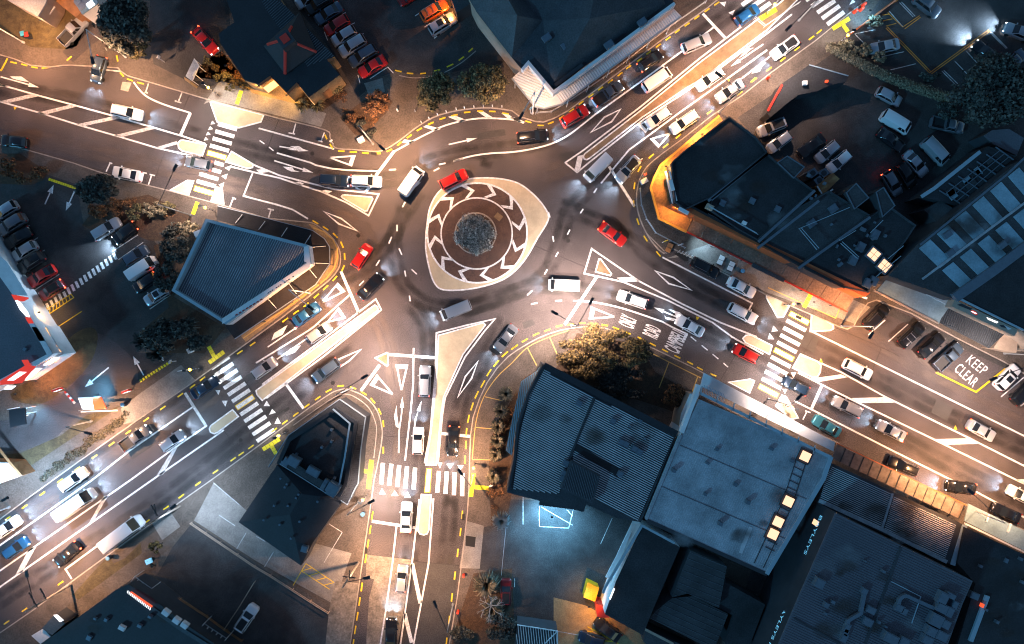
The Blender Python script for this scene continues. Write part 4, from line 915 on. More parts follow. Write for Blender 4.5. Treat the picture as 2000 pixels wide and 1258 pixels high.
# --- takeaway car park
for px, py, k, c, lab, ex, dr in ((8, 411, 'hatch', 'silver', "silver hatchback topmost in the western car row", (), -1), (22, 438, 'suv', 'grey', "grey hatch second from the top of the western row", (), -1),
                     (33, 465, 'sedan', 'black', "black sedan third from the top of the western row", (), -1), (46, 490, 'hatch', 'silver', "silver hatchback between two black cars in the western row", (), -1),
                     (60, 513, 'suv', 'black', "black car directly above the red car with black boot", (), -1), (79, 539, 'sedan', 'red', "bright red car with black boot cover in the western row", ('softtop',), -1),
                     (99, 567, 'hatch', 'darkred', "dark red hatchback at the lower end of the western row", ('blackroof',), -1), (206, 447, 'wagon', 'silver', "silver wagon backed out beside the black car with lights", (), 1)):
    car(k, px, py, dr, -.62 * dr, c, lab, z=.135, group=PK, extra=ex, tail=(c == 'darkred'))
car('hatch', 242, 455, -1, .75, 'black', "black hatchback shining its headlights across the takeaway car park", 1, 1, 3500, z=.135, group=PK)
car('hatch', 264, 499, 1, -.62, 'slate', "slate hatchback directly above the white van", z=.135, group=PK)
car('van', 277, 524, 1, -.66, 'white', "white van parked in the takeaway car park", z=.135, group=PK)
car('hatch', 282, 552, -1, .66, 'black', "black hatchback with a red tail light below the white van", 0, 1, z=.135, group=PK)
car('hatch', 304, 577, -1, .62, 'silver', "silver hatchback at the lower end by the blue roof corner", z=.135, group=PK, extra=('sunroof',))
# --- upper right car parks
car('sedan', 1729, 90, -1, .2, 'silver', "silver sedan parked beside the long hedge", z=.14, group=PK)
car('suv', 1812, 10, .8, .6, 'grey', "grey car with silver bonnet at the top of the upper car park", z=.14, group=PK)
car('sedan', 1927, 103, -.8, -.75, 'black', "black sedan shining its lights across the upper car park", 1, 1, 5000, z=.14, group=MV)
car('ute', 1978, 122, 1, -.9, 'slate', "slate pickup parked beside the dark tree", z=.14, group=PK)
car('wagon', 1992, 62, -1, -.4, 'silver', "silver wagon driving in at the upper eastern edge", 1, 0, 3000, z=.14, group=MV)
car('hatch', 1738, 188, 1, .52, 'silver', "silver hatchback parked below the long hedge", z=.13, group=PK)
car('van', 1750, 239, 1, .6, 'white', "white van parked left of the pickup in the inner yard", z=.13, group=PK)
car('ute', 1852, 244, 1, .22, 'grey', "grey pickup with black tray parked in the inner yard", z=.13, group=PK)
car('sedan', 1741, 272, 1, .72, 'black', "black sedan parked just below the white van", z=.13, group=PK)
car('van', 1827, 296, .8, .85, 'silver', "silver van parked right of the silver sedan in the inner yard", z=.13, group=PK)
car('sedan', 1790, 319, .75, .85, 'silver', "silver sedan parked between the silver van and the dark cars", z=.13, group=PK)
car('suv', 1508, 248, -1, .4, 'silver', "silver car with black roof topmost by the yard fence", z=.13, group=PK, extra=('blackroof',))
car('hatch', 1523, 277, -1, .75, 'silver', "silver hatchback directly below the black roofed car in the yard", z=.13, group=PK)
car('sedan', 1586, 284, -1, .75, 'black', "black sedan beside the silver hatchbacks in the yard", z=.13, group=PK)
car('hatch', 1617, 296, -1, .85, 'silver', "silver hatchback parked right of the black sedan in the yard", z=.13, group=PK)
car('hatch', 1640, 315, -1, .85, 'white', "white hatchback nearest the wooden shed in the yard", z=.13, group=PK)
car('hatch', 1744, 358, .6, 1, 'grey', "grey hatchback with a red lamp at the lower end of the yard", 0, 1, z=.13, group=PK)
car('hatch', 1772, 342, .6, 1, 'black', "black hatchback between the grey and the silver car, lower yard", z=.13, group=PK)
# --- lower lots
car('suv', 481, 1208, .6, -.88, 'white', "white car with black roof parked alone in the lower lot", z=.14, group=PK, extra=('blackroof',))
car('hatch', 988, 1158, .02, -1, 'darkred', "dark red hatchback parked beside the bare tree", z=.13, group=PK, extra=('blackroof',))
car('sedan', 1187, 1231, -.8, -.62, 'black', "black sedan parked under the orange entrance", z=.15, group=PK)
car('hatch', 1156, 1250, -.9, -.25, 'navy', "navy hatchback parked below the black sedan at the orange entrance", z=.15, group=PK)
# ------------------------------------------------------------------ buildings
M_droof = mat("dark_metal_roof", (0.05, 0.058, 0.066), 0.55, metal=0.2, var=0.25, vs=0.25, grain=0.3, gs=5, bump=0.2)
M_groof = mat("grey_metal_roof", (0.38, 0.41, 0.44), 0.55, metal=0.2, var=0.3, vs=0.3, grain=0.16, gs=5)
M_broof = mat("slate_metal_roof", (0.12, 0.12, 0.14), 0.6, metal=0.1, var=0.12, vs=0.12, grain=0.18, gs=5)
M_blroof = mat("pale_blue_metal_roof", (0.27, 0.40, 0.46), 0.5, metal=0.2, var=0.3, vs=0.2, grain=0.12, gs=5)
M_rib = mat("galvanised_rib", (0.62, 0.64, 0.66), 0.5, metal=0.2, var=0.2, vs=0.3)
M_ribd = mat("dark_rib", (0.11, 0.13, 0.15), 0.5, metal=0.4, var=0.2, vs=0.3)
M_mem = mat("bitumen_membrane", (0.026, 0.027, 0.031), 0.8, var=0.4, vs=0.25, grain=0.35, gs=5, bump=0.2)
M_mem2 = mat("grey_membrane", (0.05, 0.052, 0.056), 0.8, var=0.35, vs=0.3, grain=0.3, gs=5)
M_wwall = mat("white_painted_wall", (0.74, 0.74, 0.74), 0.7, var=0.1, vs=0.6, grain=0.06)
M_bwall = mat("pale_blue_trim", (0.32, 0.42, 0.48), 0.6, var=0.08, vs=0.8)
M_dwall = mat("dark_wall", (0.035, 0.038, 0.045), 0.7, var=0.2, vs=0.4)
M_tan = mat("tan_render", (0.42, 0.32, 0.24), 0.8, var=0.15, vs=0.6, grain=0.1)
M_tile = mat("dark_roof_tile", (0.018, 0.02, 0.025), 0.65, var=0.2, vs=0.4, grain=0.25, gs=6)
M_orange = mat("orange_fascia", (0.42, 0.10, 0.03), 0.6, var=0.15, vs=1)
M_redp = mat("red_painted_panel", (0.62, 0.035, 0.02), 0.5)
M_canor = mat("rusty_canopy_sheet", (0.36, 0.15, 0.05), 0.75, var=0.3, vs=0.5, grain=0.2, gs=4)
M_canbr = mat("brown_canopy_sheet", (0.20, 0.125, 0.09), 0.75, var=0.3, vs=0.5, grain=0.25, gs=4)
M_blk = mat("black_canopy_membrane", (0.016, 0.014, 0.016), 0.8, var=0.3, vs=0.8, grain=0.3, gs=6)
M_steel = mat("white_steel", (0.7, 0.7, 0.7), 0.5)
M_bsteel = mat("blue_grey_steel", (0.35, 0.42, 0.48), 0.45, metal=0.5)
M_litwarm = mat("lit_skylight", (0.9, 0.8, 0.6), 0.5, emit=(1.0, 0.50, 0.24), es=.75)
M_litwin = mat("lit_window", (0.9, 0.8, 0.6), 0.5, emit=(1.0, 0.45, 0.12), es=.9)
M_litwhite = mat("lit_sign_white", (0.9, 0.9, 0.9), 0.5, emit=(0.95, 0.97, 1.0), es=1.1)
M_litcyan = mat("lit_letters_cyan", (0.5, 0.9, 1.0), 0.5, emit=(0.16, 0.55, 0.85), es=.28)
M_litred = mat("glowing_red", (0.6, 0.05, 0.03), 0.5, emit=(1.0, 0.05, 0.02), es=.32)  # glow put in so the takeaway's red panels look brighter
M_litor = mat("lit_sign_orange", (0.6, 0.08, 0.03), 0.5, emit=(1.0, 0.10, 0.03), es=.55)
M_ac = mat("rooftop_unit_metal", (0.15, 0.19, 0.23), 0.5, metal=0.4, var=0.1, vs=2)
M_wood = mat("wooden_deck", (0.32, 0.15, 0.06), 0.8, var=0.25, vs=1.5)
M_redtx = mat("red_lettering", (0.45, 0.03, 0.02), 0.6)
M_dktx = mat("dark_lettering", (0.03, 0.03, 0.04), 0.6)
M_glz = mat("glass_canopy", (0.20, 0.16, 0.13), 0.25, var=0.3, vs=1)

PARN = []
def parapet(pts, z0, z1, w, m, parent, inset=True, name="parapet"):
    """closed wall ring; pts = outer edge seen at z1"""
    P = wpoly(pts, z1); n = len(P)
    inner = []
    for i in range(n):
        a, b, c = P[i - 1], P[i], P[(i + 1) % n]
        d1, d2 = (b - a).normalized(), (c - b).normalized()
        n1, n2 = Vector((-d1.y, d1.x, 0)), Vector((-d2.y, d2.x, 0)); mm = n1 + n2
        if mm.length < 1e-3: mm = n1.copy()
        mm.normalize(); inner.append(b + mm * (w / max(.4, mm.dot(n1))))
    V = [(p.x, p.y, z1) for p in P] + [(p.x, p.y, z1) for p in inner] + [(p.x, p.y, z0) for p in P] + [(p.x, p.y, z0) for p in inner]
    F = []
    for i in range(n):
        j = (i + 1) % n
        F += [(i, j, n + j, n + i), (2 * n + i, 2 * n + j, j, i), (n + i, n + j, 3 * n + j, 3 * n + i), (3 * n + i, 3 * n + j, 2 * n + j, 2 * n + i)]
    o = link(name, pm(name, V, F), m, parent); PARN.append(o.name)
    return o
def localise(t): 
    """give the parts of a thing at a base point their world place"""
    mi = Matrix.Translation(-t.location)
    for o in t.children: o.matrix_parent_inverse = mi
def building(name, label, pts, h, roof, wall, par=0.0, pw=0.25, parm=None, cat="building", z0=-0.03, group=None):
    P = wpoly(pts, h); c = sum(P, Vector()) / len(P)
    t = thing(name, label, cat, (c.x, c.y, 0), 0, group)
    V, F = [], []; prism_geo(P, z0, h - 0.2, V, F, top=False)
    link("wall", pm("wall", V, F), wall, t)
    r = prism("roof", pts, h - 0.19, h, roof, t)
    if par: parapet(pts, h + 0.003, h + par, pw, parm or wall, t)
    localise(t)
    return t, r
def under(t, *objs):
    mi = Matrix.Translation(-t.location)
    for o in objs:
        if o is None: continue
        o.parent = t; o.matrix_parent_inverse = mi
def ribs(name, pts, d, spacing, z, m, parent, h=0.07, w=0.10, stuff=True):
    """raised ribs along photo direction d, clipped to the outline"""
    P = wpoly(pts, z); dv = Vector((d[0], -d[1])).normalized(); nv = Vector((-dv.y, dv.x))
    Q = [(p.x * dv.x + p.y * dv.y, p.x * nv.x + p.y * nv.y) for p in P]
    lo, hi = min(q[1] for q in Q), max(q[1] for q in Q)
    V, F = [], []; y = lo + spacing / 2
    while y < hi:
        xs = []
        for i in range(len(Q)):
            a, b = Q[i], Q[(i + 1) % len(Q)]
            if (a[1] <= y) != (b[1] <= y): xs.append(a[0] + (y - a[1]) / (b[1] - a[1]) * (b[0] - a[0]))
        xs.sort()
        for k in range(0, len(xs) - 1, 2):
            x0, x1 = xs[k] + 0.03, xs[k + 1] - 0.03
            if x1 - x0 < 0.2: continue
            b = len(V)
            for xx in (x0, x1):
                for yy, zz in ((y - w / 2, z + .001), (y - w / 4, z + h), (y + w / 4, z + h), (y + w / 2, z + .001)):
                    V.append((xx * dv.x + yy * nv.x, xx * dv.y + yy * nv.y, zz))
            F += [(b, b + 4, b + 5, b + 1), (b + 1, b + 5, b + 6, b + 2), (b + 2, b + 6, b + 7, b + 3), (b, b + 1, b + 2, b + 3), (b + 7, b + 6, b + 5, b + 4)]
        y += spacing
    o = link(name, pm(name, V, F), m)
    if stuff: o['kind'] = 'stuff'
    under(parent, o)
    return o
def strip(name, pts, w, z, m, parent, h=0.1, closed=False):
    o = ribbon(name, pts, w, z, m, None, closed=closed, h=h); under(parent, o); return o
def unit(parent, px, py, z, s, dx=1, dy=0, m=None, name="rooftop_unit", cap=True):
    p = W(px, py, z + s[2]); a = math.atan2(-dy, dx)
    o = boxes(name, [((p.x, p.y, z + s[2] / 2 + .003), s, a)] + ([((p.x, p.y, z + s[2] + .02), (s[0] * .82, s[1] * .82, .05), a)] if cap else []), m or M_ac); under(parent, o); return o
def hip(name, pts, apexes, z0, parent, m, faces):
    """pts: eaves corners at z0, apexes (px,py,z); faces index lists into pts+apexes"""
    V = [tuple(W(x, y, z0)) for x, y in pts] + [tuple(W(*a)) for a in apexes]
    o = link(name, pm(name, V, faces), m)
    under(parent, o); return o
def wallquad(name, a, b, z0, z1, m, parent, off=0.04, th=0.05):
    """flat panel on a wall whose base line runs a-b (photo px seen at height zr)"""
    A, Bv = a, b
    d = (Bv - A).normalized(); n = Vector((d.y, -d.x, 0))
    if n.dot(-(A + Bv) / 2) < 0: n = -n
    A0 = A + n * off; B0 = Bv + n * off
    V = [(A0.x, A0.y, z0), (B0.x, B0.y, z0), (B0.x, B0.y, z1), (A0.x, A0.y, z1)]
    V += [(v[0] - n.x * th, v[1] - n.y * th, v[2]) for v in V]
    o = link(name, pm(name, V, [(0, 1, 2, 3), (3, 2, 6, 7), (0, 3, 7, 4), (1, 5, 6, 2), (0, 4, 5, 1)]), m); under(parent, o); return o
def walltext(s, a, b, z0, z1, m, parent, off=0.08):
    d = (b - a).normalized(); n = Vector((d.y, -d.x, 0))
    if n.dot(-(a + b) / 2) < 0: n = -n
    o = text("lettering", s, Vector((a.x, a.y, z0)) + n * off, Vector((b.x - a.x, b.y - a.y, 0)), Vector((0, 0, z1 - z0)), m, None); under(parent, o); return o
def canopy_posts(parent, pts, z, m, r=0.06, name="post"):
    for x, y in pts:
        p = W(x, y, z); o = tubes(name, [((p.x, p.y, 0.1), (p.x, p.y, z), r)], m, n=6); under(parent, o)

# restaurant with lantern roof
rp = [(432, -30), (458, 43), (427, 66), (430, 85), (478, 157), (508, 165), (529, 150), (561, 183), (581, 163), (602, 190), (663, 146), (640, 118), (653, 109), (551, 5), (530, -30)]
t, r = building("restaurant", "dark roofed restaurant with red ridged pyramid lantern roof", rp, 4.2, M_tile, M_pav)
ribs("roof_ribs", [(500, -20), (551, 5), (653, 109), (600, 130), (520, 20)], (1, -.9), 0.32, 4.2, M_ribd, t, 0.05, 0.12)
ap = [(585, 24, 4.5), (515, 90, 4.5), (557, 145, 4.5), (618, 102, 4.5)]
V = [tuple(W(*a)) for a in ap] + [tuple(W(557, 76, 7.4))] + [(W(*a).x, W(*a).y, 4.2) for a in ap]
o = link("lantern_roof", pm("lantern_roof", V, [(0, 1, 4), (1, 2, 4), (2, 3, 4), (3, 0, 4), (5, 6, 1, 0), (6, 7, 2, 1), (7, 8, 3, 2), (8, 5, 0, 3)]), M_tile); under(t, o)
for a, k in ((ap[0], .45), (ap[1], .8), (ap[2], 1), (ap[3], 1)):
    p0, p1 = W(*a), W(557, 76, 7.4); o = tubes("ridge_cap", [(p1 + Vector((0, 0, .05)), p1.lerp(p0, k) + Vector((0, 0, .08)), .2)], M_redp, n=6); under(t, o)
p = W(556, 75, 8.2); o = boxes("lantern", [((p.x, p.y, 7.5), (2.0, 2.0, 1.2), R(35))], M_dwall); under(t, o)
o = boxes("lantern_cap", [((p.x, p.y, 8.16), (1.1, 1.1, .12), R(35))], M_redp); under(t, o)
for a, b in pairs([(508, 165), (529, 150), (561, 183), (581, 163), (652, 115), (640, 118)]): strip("gable_edge", [a, b], .35, 4.32, M_orange, t)
for a, b in (((508, 166), (529, 151)), ((581, 164), (602, 191))):
    wallquad("lit_window", W(*a, 4.2), W(*b, 4.2), 1.0, 3.0, M_litwin, t)
o = prism("bay_window", smooth(T(1, 2, (455, 722), (520, 715), (570, 670), (582, 632), (560, 640), (470, 700)), 2, True), 0.1, 2.6, M_wood); under(t, o)
# verandah shop, top centre
tp_ = [(900, -40), (930, 22), (1000, 112), (1020, 136), (1033, 123), (1081, 178), (1140, 130), (1318, 6), (1285, -40)]
t, r = building("corner_shop_building", "dark hipped roof shop building with a white corrugated verandah wrapping its corner", tp_, 5.2, M_tile, M_tan)
strip("parapet_wall", [(1020, 136), (1032, 122), (1081, 180), (1318, 6)], .42, 6.0, M_wwall, t, h=1.2)
hipz = [(930, 22), (1000, 112), (1028, 130), (1078, 168), (1138, 126), (1300, 8), (1270, -60), (880, -60)]
hip("hip_roof", hipz, [(1010, 30, 8.4), (1152, 36, 8.6), (1170, -60, 8.6), (960, -60, 8.4), (1060, 40, 6.0)], 5.22, t, M_droof,
    [(0, 8, 11, 7), (0, 1, 8), (1, 2, 12, 8), (2, 3, 12), (3, 4, 9, 12), (4, 5, 9), (5, 6, 10, 9), (8, 12, 9, 10, 11)])
for x, y in ((1068, 73), (1105, 88), (1255, 42), (1190, 86)): unit(t, x, y, 6.2, (1.2, .9, .5), 1, -.68)
for a, b in (((1138, 126), (1082, 168)),): strip("box_gutter", [a, b], .5, 5.6, M_dwall, t)
can = [(1000, 153), (1045, 208), (1062, 212), (1097, 203), (1331, 32), (1316, 17), (1081, 181), (1032, 123)]
o = prism("verandah_roof", can, 3.15, 3.3, M_wwall); under(t, o)
ribs("verandah_ribs", [(1097, 203), (1331, 32), (1318, 20), (1083, 184)], (.55, .8), 0.36, 3.3, M_rib, t, .05, .16)
ribs("verandah_ribs", [(1000, 153), (1045, 208), (1060, 212), (1081, 181), (1035, 128)], (.9, .4), 0.36, 3.3, M_rib, t, .05, .16)
strip("verandah_gutter", [(1000, 153), (1045, 208), (1062, 212), (1097, 203), (1331, 32)], .18, 3.38, M_bsteel, t, h=.2)
canopy_posts(t, [(1110, 196), (1150, 166), (1190, 137), (1230, 108), (1270, 79), (1310, 49), (1050, 208), (1006, 158)], 3.1, M_steel)
# railing on the kerb
def railing(label, pts, z=1.0, m=M_bsteel, every=2.0, zb=.12, rails=(1.0, .55), r=.03, name="railing", cat="railing", group=None):
    P = [W(x, y, 0) for x, y in pts]
    t = thing(name, label, cat, (P[0].x, P[0].y, 0), 0, group)
    for k in rails:
        o = tubes("rail", [((a.x, a.y, zb + k * z), (b.x, b.y, zb + k * z), r) for a, b in zip(P, P[1:])], m, n=6); under(t, o)
    V0 = None
    for a, b in zip(P, P[1:]):
        n = max(1, int((b - a).length / every))
        for i in range(n + (1 if b is P[-1] else 0)):
            q = a.lerp(b, i / n); o = tubes("post", [((q.x, q.y, zb - .05), (q.x, q.y, zb + z), r * 1.2)], m, n=6); under(t, o)
    return t
railing("pale blue steel railing along the kerb beside the white verandah", T(1, 3, (180, 880), (300, 870), (420, 800), (700, 610), (850, 500), (1050, 340), (1250, 190), (1480, 30)), m=M_steel, every=3.2)
railing("pale blue railing curving round the orange canopy corner", T(2, 3, (975, 235), (985, 360), (1025, 470), (1095, 575), (1210, 635), (1320, 690)), every=2.4)
# yard house, top left
t, r = building("house", "grey roofed house with a small white lean-to in the dirt yard", [(12, -40), (100, -40), (90, 5), (74, 32), (14, 0)], 4.0, M_groof, M_tan)
o = prism("lean_to_roof", [(74, 32), (91, 4), (107, 13), (88, 39)], 2.3, 2.5, M_wwall); under(t, o)
t, r = building("timber_deck_house", "orange brown timber deck beside the blue skylight roof", [(84, -30), (112, 5), (148, 34), (160, 22), (130, -30)], 2.6, M_wood, M_wood)
t, r = building("skylight_house", "small house with blue glazed skylight and white awnings", [(128, -30), (150, 12), (160, 28), (192, 6), (176, -30)], 3.6, M_blroof, M_wwall)
for i, (x, y) in enumerate(((152, 4), (160, 12), (168, 2), (176, 8))): unit(t, x, y, 3.6, (1.0, .8, .12), 1, -.7, M_litwhite if i == 3 else M_groof, "skylight")
t, r = building("awning_hut", "tiny roof with pale canopy above the orange hatch, top edge", T(1, 2, (1480, -60), (1540, 95), (1660, 20), (1620, -80)), 3.4, M_droof, M_dwall)
# bottle shop with black verandah (left)
bs = [(402, 427), (600, 478), (605, 515), (441, 634), (335, 568)]
t, r = building("bottle_shop", "blue ribbed roof bottle shop ringed by a black verandah", bs, 5.6, M_broof, M_wwall, par=.9, pw=.4, parm=M_bwall)
ribs("roof_ribs", [(408, 434), (594, 483), (598, 512), (441, 625), (343, 566)], (.5, -1), 0.31, 5.6, M_groof, t, .05, .1)
can = [(425, 402), (500, 421), (610, 450), (633, 466), (643, 482), (644, 515), (616, 556), (458, 662), (440, 636), (606, 517), (601, 478), (424, 430)]
o = prism("verandah_roof", can, 2.9, 3.1, M_blk); under(t, o)
strip("verandah_edge", [(425, 402), (500, 421), (610, 450), (633, 466), (643, 482), (644, 515), (616, 556), (458, 662)], .08, 3.16, M_bsteel, t, h=.3)
for a, b in pairs(T(2, 2, (240, 530), (195, 598), (70, 480), (20, 545), (420, 585), (375, 655), (400, 682), (535, 672), (415, 800), (562, 806), (402, 838), (465, 915), (245, 950), (312, 1038), (78, 1062), (158, 1150)) + T(2, 1, (1860, 428), (1808, 495))):
    p, q = W(*a, 3.3), W(*b, 3.2); o = tubes("tie_rod", [(p, q, .05)], M_steel, n=6); under(t, o)
canopy_posts(t, [(640, 484), (641, 515), (614, 553), (560, 590), (505, 628), (605, 452), (540, 434)], 2.9, M_dwall)
# signs on the parapet top edge (written along the sloping white fascia)
def sroof(s, p0, p1, v, z, m, parent):
    A, B = W(*p0, z), W(*p1, z); Vv = W(*v, z) - A
    o = text("lettering", s, A, B - A, Vv, m, None); under(parent, o)
fz = 6.2
fa = Z(440, 500, 9.985, (0, 1270), (1660, 200)); 
o = flat("fascia_board", Z(440, 500, 9.985, (-60, 1330), (1660, 215), (1640, 110), (-60, 1220)), 6.52, M_wwall); under(t, o)
o = flat("fascia_board", Z(440, 500, 9.985, (1530, -180), (1620, -200), (1665, 160), (1540, 110)), 6.524, M_wwall); under(t, o)
# worn, unreadable letter blocks kept as short dark and red strokes
for k, (a, b, m_, n_) in enumerate((((185, 1165), (735, 830), M_redtx, 8), ((820, 735), (1345, 390), M_dktx, 13))):
    for i in range(n_):
        x = a[0] + (b[0] - a[0]) * (i + .15) / n_; y = a[1] + (b[1] - a[1]) * (i + .15) / n_
        x2 = a[0] + (b[0] - a[0]) * (i + .8) / n_; y2 = a[1] + (b[1] - a[1]) * (i + .8) / n_
        if i % 4 == 3 and k == 1: continue
        q = ribbon("letter", Z(440, 500, 9.985, (x, y), (x2, y2)), .17 if k == 0 else .13, 6.545, m_); under(t, q)
unit(t, 386, 456, 5.0, (1.0, .8, .8), 1, -.4, M_wwall, "wall_unit")
# takeaway restaurant, left edge
tk = [(-60, 425), (0, 525), (104, 690), (-60, 778)]
t, r = building("takeaway_restaurant", "takeaway restaurant with blue grey roof, red panels and lit white signs", tk, 4.6, M_broof, M_wwall, par=.5, pw=.3, parm=M_wwall)
under(t, flat("fascia_top", [(0, 500), (14, 512), (55, 578), (24, 575), (-8, 530)], 5.2, M_wwall), flat("red_panel", Z(0, 540, 9.985, (218, 350), (555, 410), (560, 440), (450, 490), (280, 460)), 5.22, M_litred),
      flat("lit_sign", Z(0, 540, 9.985, (295, 470), (340, 460), (440, 560), (545, 690), (580, 790), (510, 785), (380, 640)), 5.24, M_litwhite),
      flat("red_panel", Z(0, 540, 9.985, (485, 795), (600, 800), (660, 915), (555, 918)), 5.222, M_litred),
      flat("fascia_top", Z(0, 540, 9.985, (555, 918), (660, 915), (900, 1255), (770, 1260)), 5.2, M_wwall), flat("fascia_top", Z(0, 640, 7.67, (470, -10), (560, -10), (790, 400), (540, 575), (460, 570), (700, 400)), 5.2, M_wwall),
      flat("red_panel", Z(0, 640, 7.67, (320, 485), (420, 480), (460, 565), (540, 580), (330, 830), (0, 860), (0, 800), (370, 570)), 5.21, M_litred),
      flat("lit_sign", Z(0, 640, 7.67, (105, 790), (290, 660), (400, 665), (210, 790)), 5.25, M_litwhite))
for q in (((740, 490), (810, 440), (888, 450), (830, 497)), ((640, 565), (710, 508), (805, 510), (740, 560)), ((330, 775), (540, 608), (630, 612), (420, 780)), ((50, 925), (100, 870), (245, 870), (180, 925)), ((745, 215), (800, 210), (860, 285), (790, 290)), ((785, 300), (860, 300), (920, 365), (820, 362)), ((620, 0), (690, 0), (765, 145), (690, 120))):
    o = flat("lit_window", Z(0, 640, 7.67, *q), 3.0, M_litwin if q[0][0] in (745, 785, 620) else M_litwhite); under(t, o)
o = prism("window_ledge", Z(0, 640, 7.67, (560, -20), (690, -20), (950, 390), (350, 800), (200, 820), (800, 400)), .1, 2.95, M_wwall); under(t, o)
unit(t, 48, 682, 4.6, (.5, .5, .3), 1, .6)
# menu canopy and drive-through kiosk
t = thing("menu_canopy", "black square canopy on white posts in the drive through", "canopy", W(32, 815, 0))
o = prism("canopy_top", T(3, 1, (68, 690), (190, 675), (198, 800), (75, 828)), 2.7, 2.9, M_dwall); under(t, o)
for x, y in ((30, 797), (62, 795), (48, 812), (62, 806)):
    p = W(x, y, 1); o = tubes("post", [((p.x, p.y, .1), (p.x, p.y, 2.6), .06)], M_steel, n=6); under(t, o)
t = thing("menu_board", "glowing white and red menu board leaning over the drive through bend", "sign", W(188, 790, 0))
def slab(name, q, z, m, th=.12): return prism(name, q, z - th, z, m)
under(t, slab("board_panel", T(3, 1, (600, 600), (700, 600), (720, 690), (635, 685)), 2.6, M_litwhite), slab("board_panel", T(3, 1, (704, 600), (775, 592), (818, 680), (724, 690)), 2.5, M_litor),
      slab("board_frame", T(3, 1, (600, 596), (775, 588), (822, 682), (630, 694)), 2.35, M_bsteel), slab("edge_bar", T(3, 1, (620, 700), (900, 690), (900, 700), (620, 710)), 2.2, M_steel))
for x, y in ((165, 800), (205, 795)):
    p = W(x, y, 1); o = tubes("post", [((p.x, p.y, .1), (p.x, p.y, 2.3), .07)], M_bsteel, n=6); under(t, o)
for i, (x, y, lab) in enumerate(((112, 761, "small red and white lit sign beside the dark lawn"), (247, 764, "small red and white sign on the planted bend by the footpath"))):
    t = thing("direction_sign", lab, "sign", W(x, y, 0), group="small drive through signs")
    p = W(x, y, 1.6); o = boxes("sign_face", [((p.x, p.y, 1.6), (.9, .35, .7), R(20))], M_litwhite); under(t, o)
    o = boxes("sign_frame", [((p.x, p.y, 1.6), (1.1, .3, .9), R(20))], M_redp); under(t, o)
    o = tubes("post", [((p.x, p.y, .1), (p.x, p.y, 1.2), .05)], M_bsteel); under(t, o)
t = thing("height_bar", "red and white striped barrier bar beside the menu board", "barrier", W(136, 775, 0))
for i in range(6):
    a, b = T(3, 1, (497 + 13 * i, 550 + 15 * i), (497 + 13 * i + 12, 550 + 15 * i + 14)); pa, pb = W(*a, 1.2), W(*b, 1.2)
    o = tubes("bar_section", [(pa, pb, .16)], M_redp if i % 2 == 0 else M_wwall, n=8); under(t, o)
p = W(126, 765, 0); o = tubes("post", [((p.x, p.y, .1), (p.x, p.y, 1.2), .06)], M_bsteel); under(t, o)
t, r = building("tan_shed", "white lean-to roof beside a brown rail at the lower western edge", T(3, 1, (-120, 1090), (85, 1100), (165, 1195), (-120, 1300)), 3.0, M_wwall, M_wood)
strip("brown_rail", T(3, 1, (-20, 975), (70, 1090), (160, 1195)), .35, 3.1, M_wood, t)
# polygonal building (block D)
pd = [(660, 782), (712, 832), (711, 870), (700, 960), (678, 984), (664, 977), (540, 907), (565, 850)]
pd2 = [(652, 796), (698, 836), (680, 930), (668, 962), (547, 905), (562, 860)]
t, r = building("flat_roof_shop", "dark flat roofed corner shop with angled end and roof plant row", T(3, 2, (640, 615), (838, 750), (800, 1000), (780, 1258)) + T(4, 2, (755, 60), (695, 185), (650, 155)) + [(540, 905)] + T(3, 2, (250, 890)), 4.0, M_mem, M_dwall)
parapet([(655, 796), (698, 824), (695, 845), (678, 945), (664, 972), (541, 906), (562, 858)], 4.0, 4.9, .45, M_tile, None, name="parapet")
under(t, bpy.data.objects[PARN[-1]])
ribs("verandah_ribs", T(3, 2, (838, 752), (800, 1000), (780, 1258)) + T(4, 2, (755, 60), (695, 185), (600, 150), (690, 0)) + T(3, 2, (700, 1150), (760, 780)), (1, .15), .26, 4.01, M_tile, t, .03, .1)
strip("canopy_edge", T(3, 2, (640, 610), (840, 748), (802, 1000), (782, 1258)) + T(4, 2, (762, 60), (700, 188), (650, 155)), .1, 4.1, M_bsteel, t, h=.4)
strip("canopy_edge", T(3, 2, (636, 612), (250, 885), (95, 1130)), .1, 4.1, M_bsteel, t, h=.4)
strip("cap_strip", T(3, 2, (590, 685), (720, 795), (680, 1060), (640, 1258)) + T(4, 2, (600, 80)), .22, 5.46, M_bwall, t, h=.1)
strip("service_walkway", T(3, 2, (240, 1090), (400, 1200), (530, 1275)), 1.0, 5.0, M_mem2, t, h=.1)
strip("walkway_rail", Z(540, 880, 9.985, (60, 260), (960, 830)), .08, 5.9, M_bsteel, t, h=.08)
for x, y, s in ((572, 902, (1.6, 1.3, 1.3)), (560, 900, (.9, .8, .7)), (611, 922, (1.8, 1.1, .8)), (633, 947, (.6, 1.6, .7)), (649, 955, (1.7, 1.4, 1.4)), (645, 964, (1.4, .7, .6)), (555, 906, (1.0, .5, .5))): unit(t, x, y, 4.6, s, .87, .5)
for x, y in ((647, 840), (647, 863), (628, 874), (578, 888), (653, 934)): unit(t, x, y, 4.05, (.35, .35, .5), 1, .5)
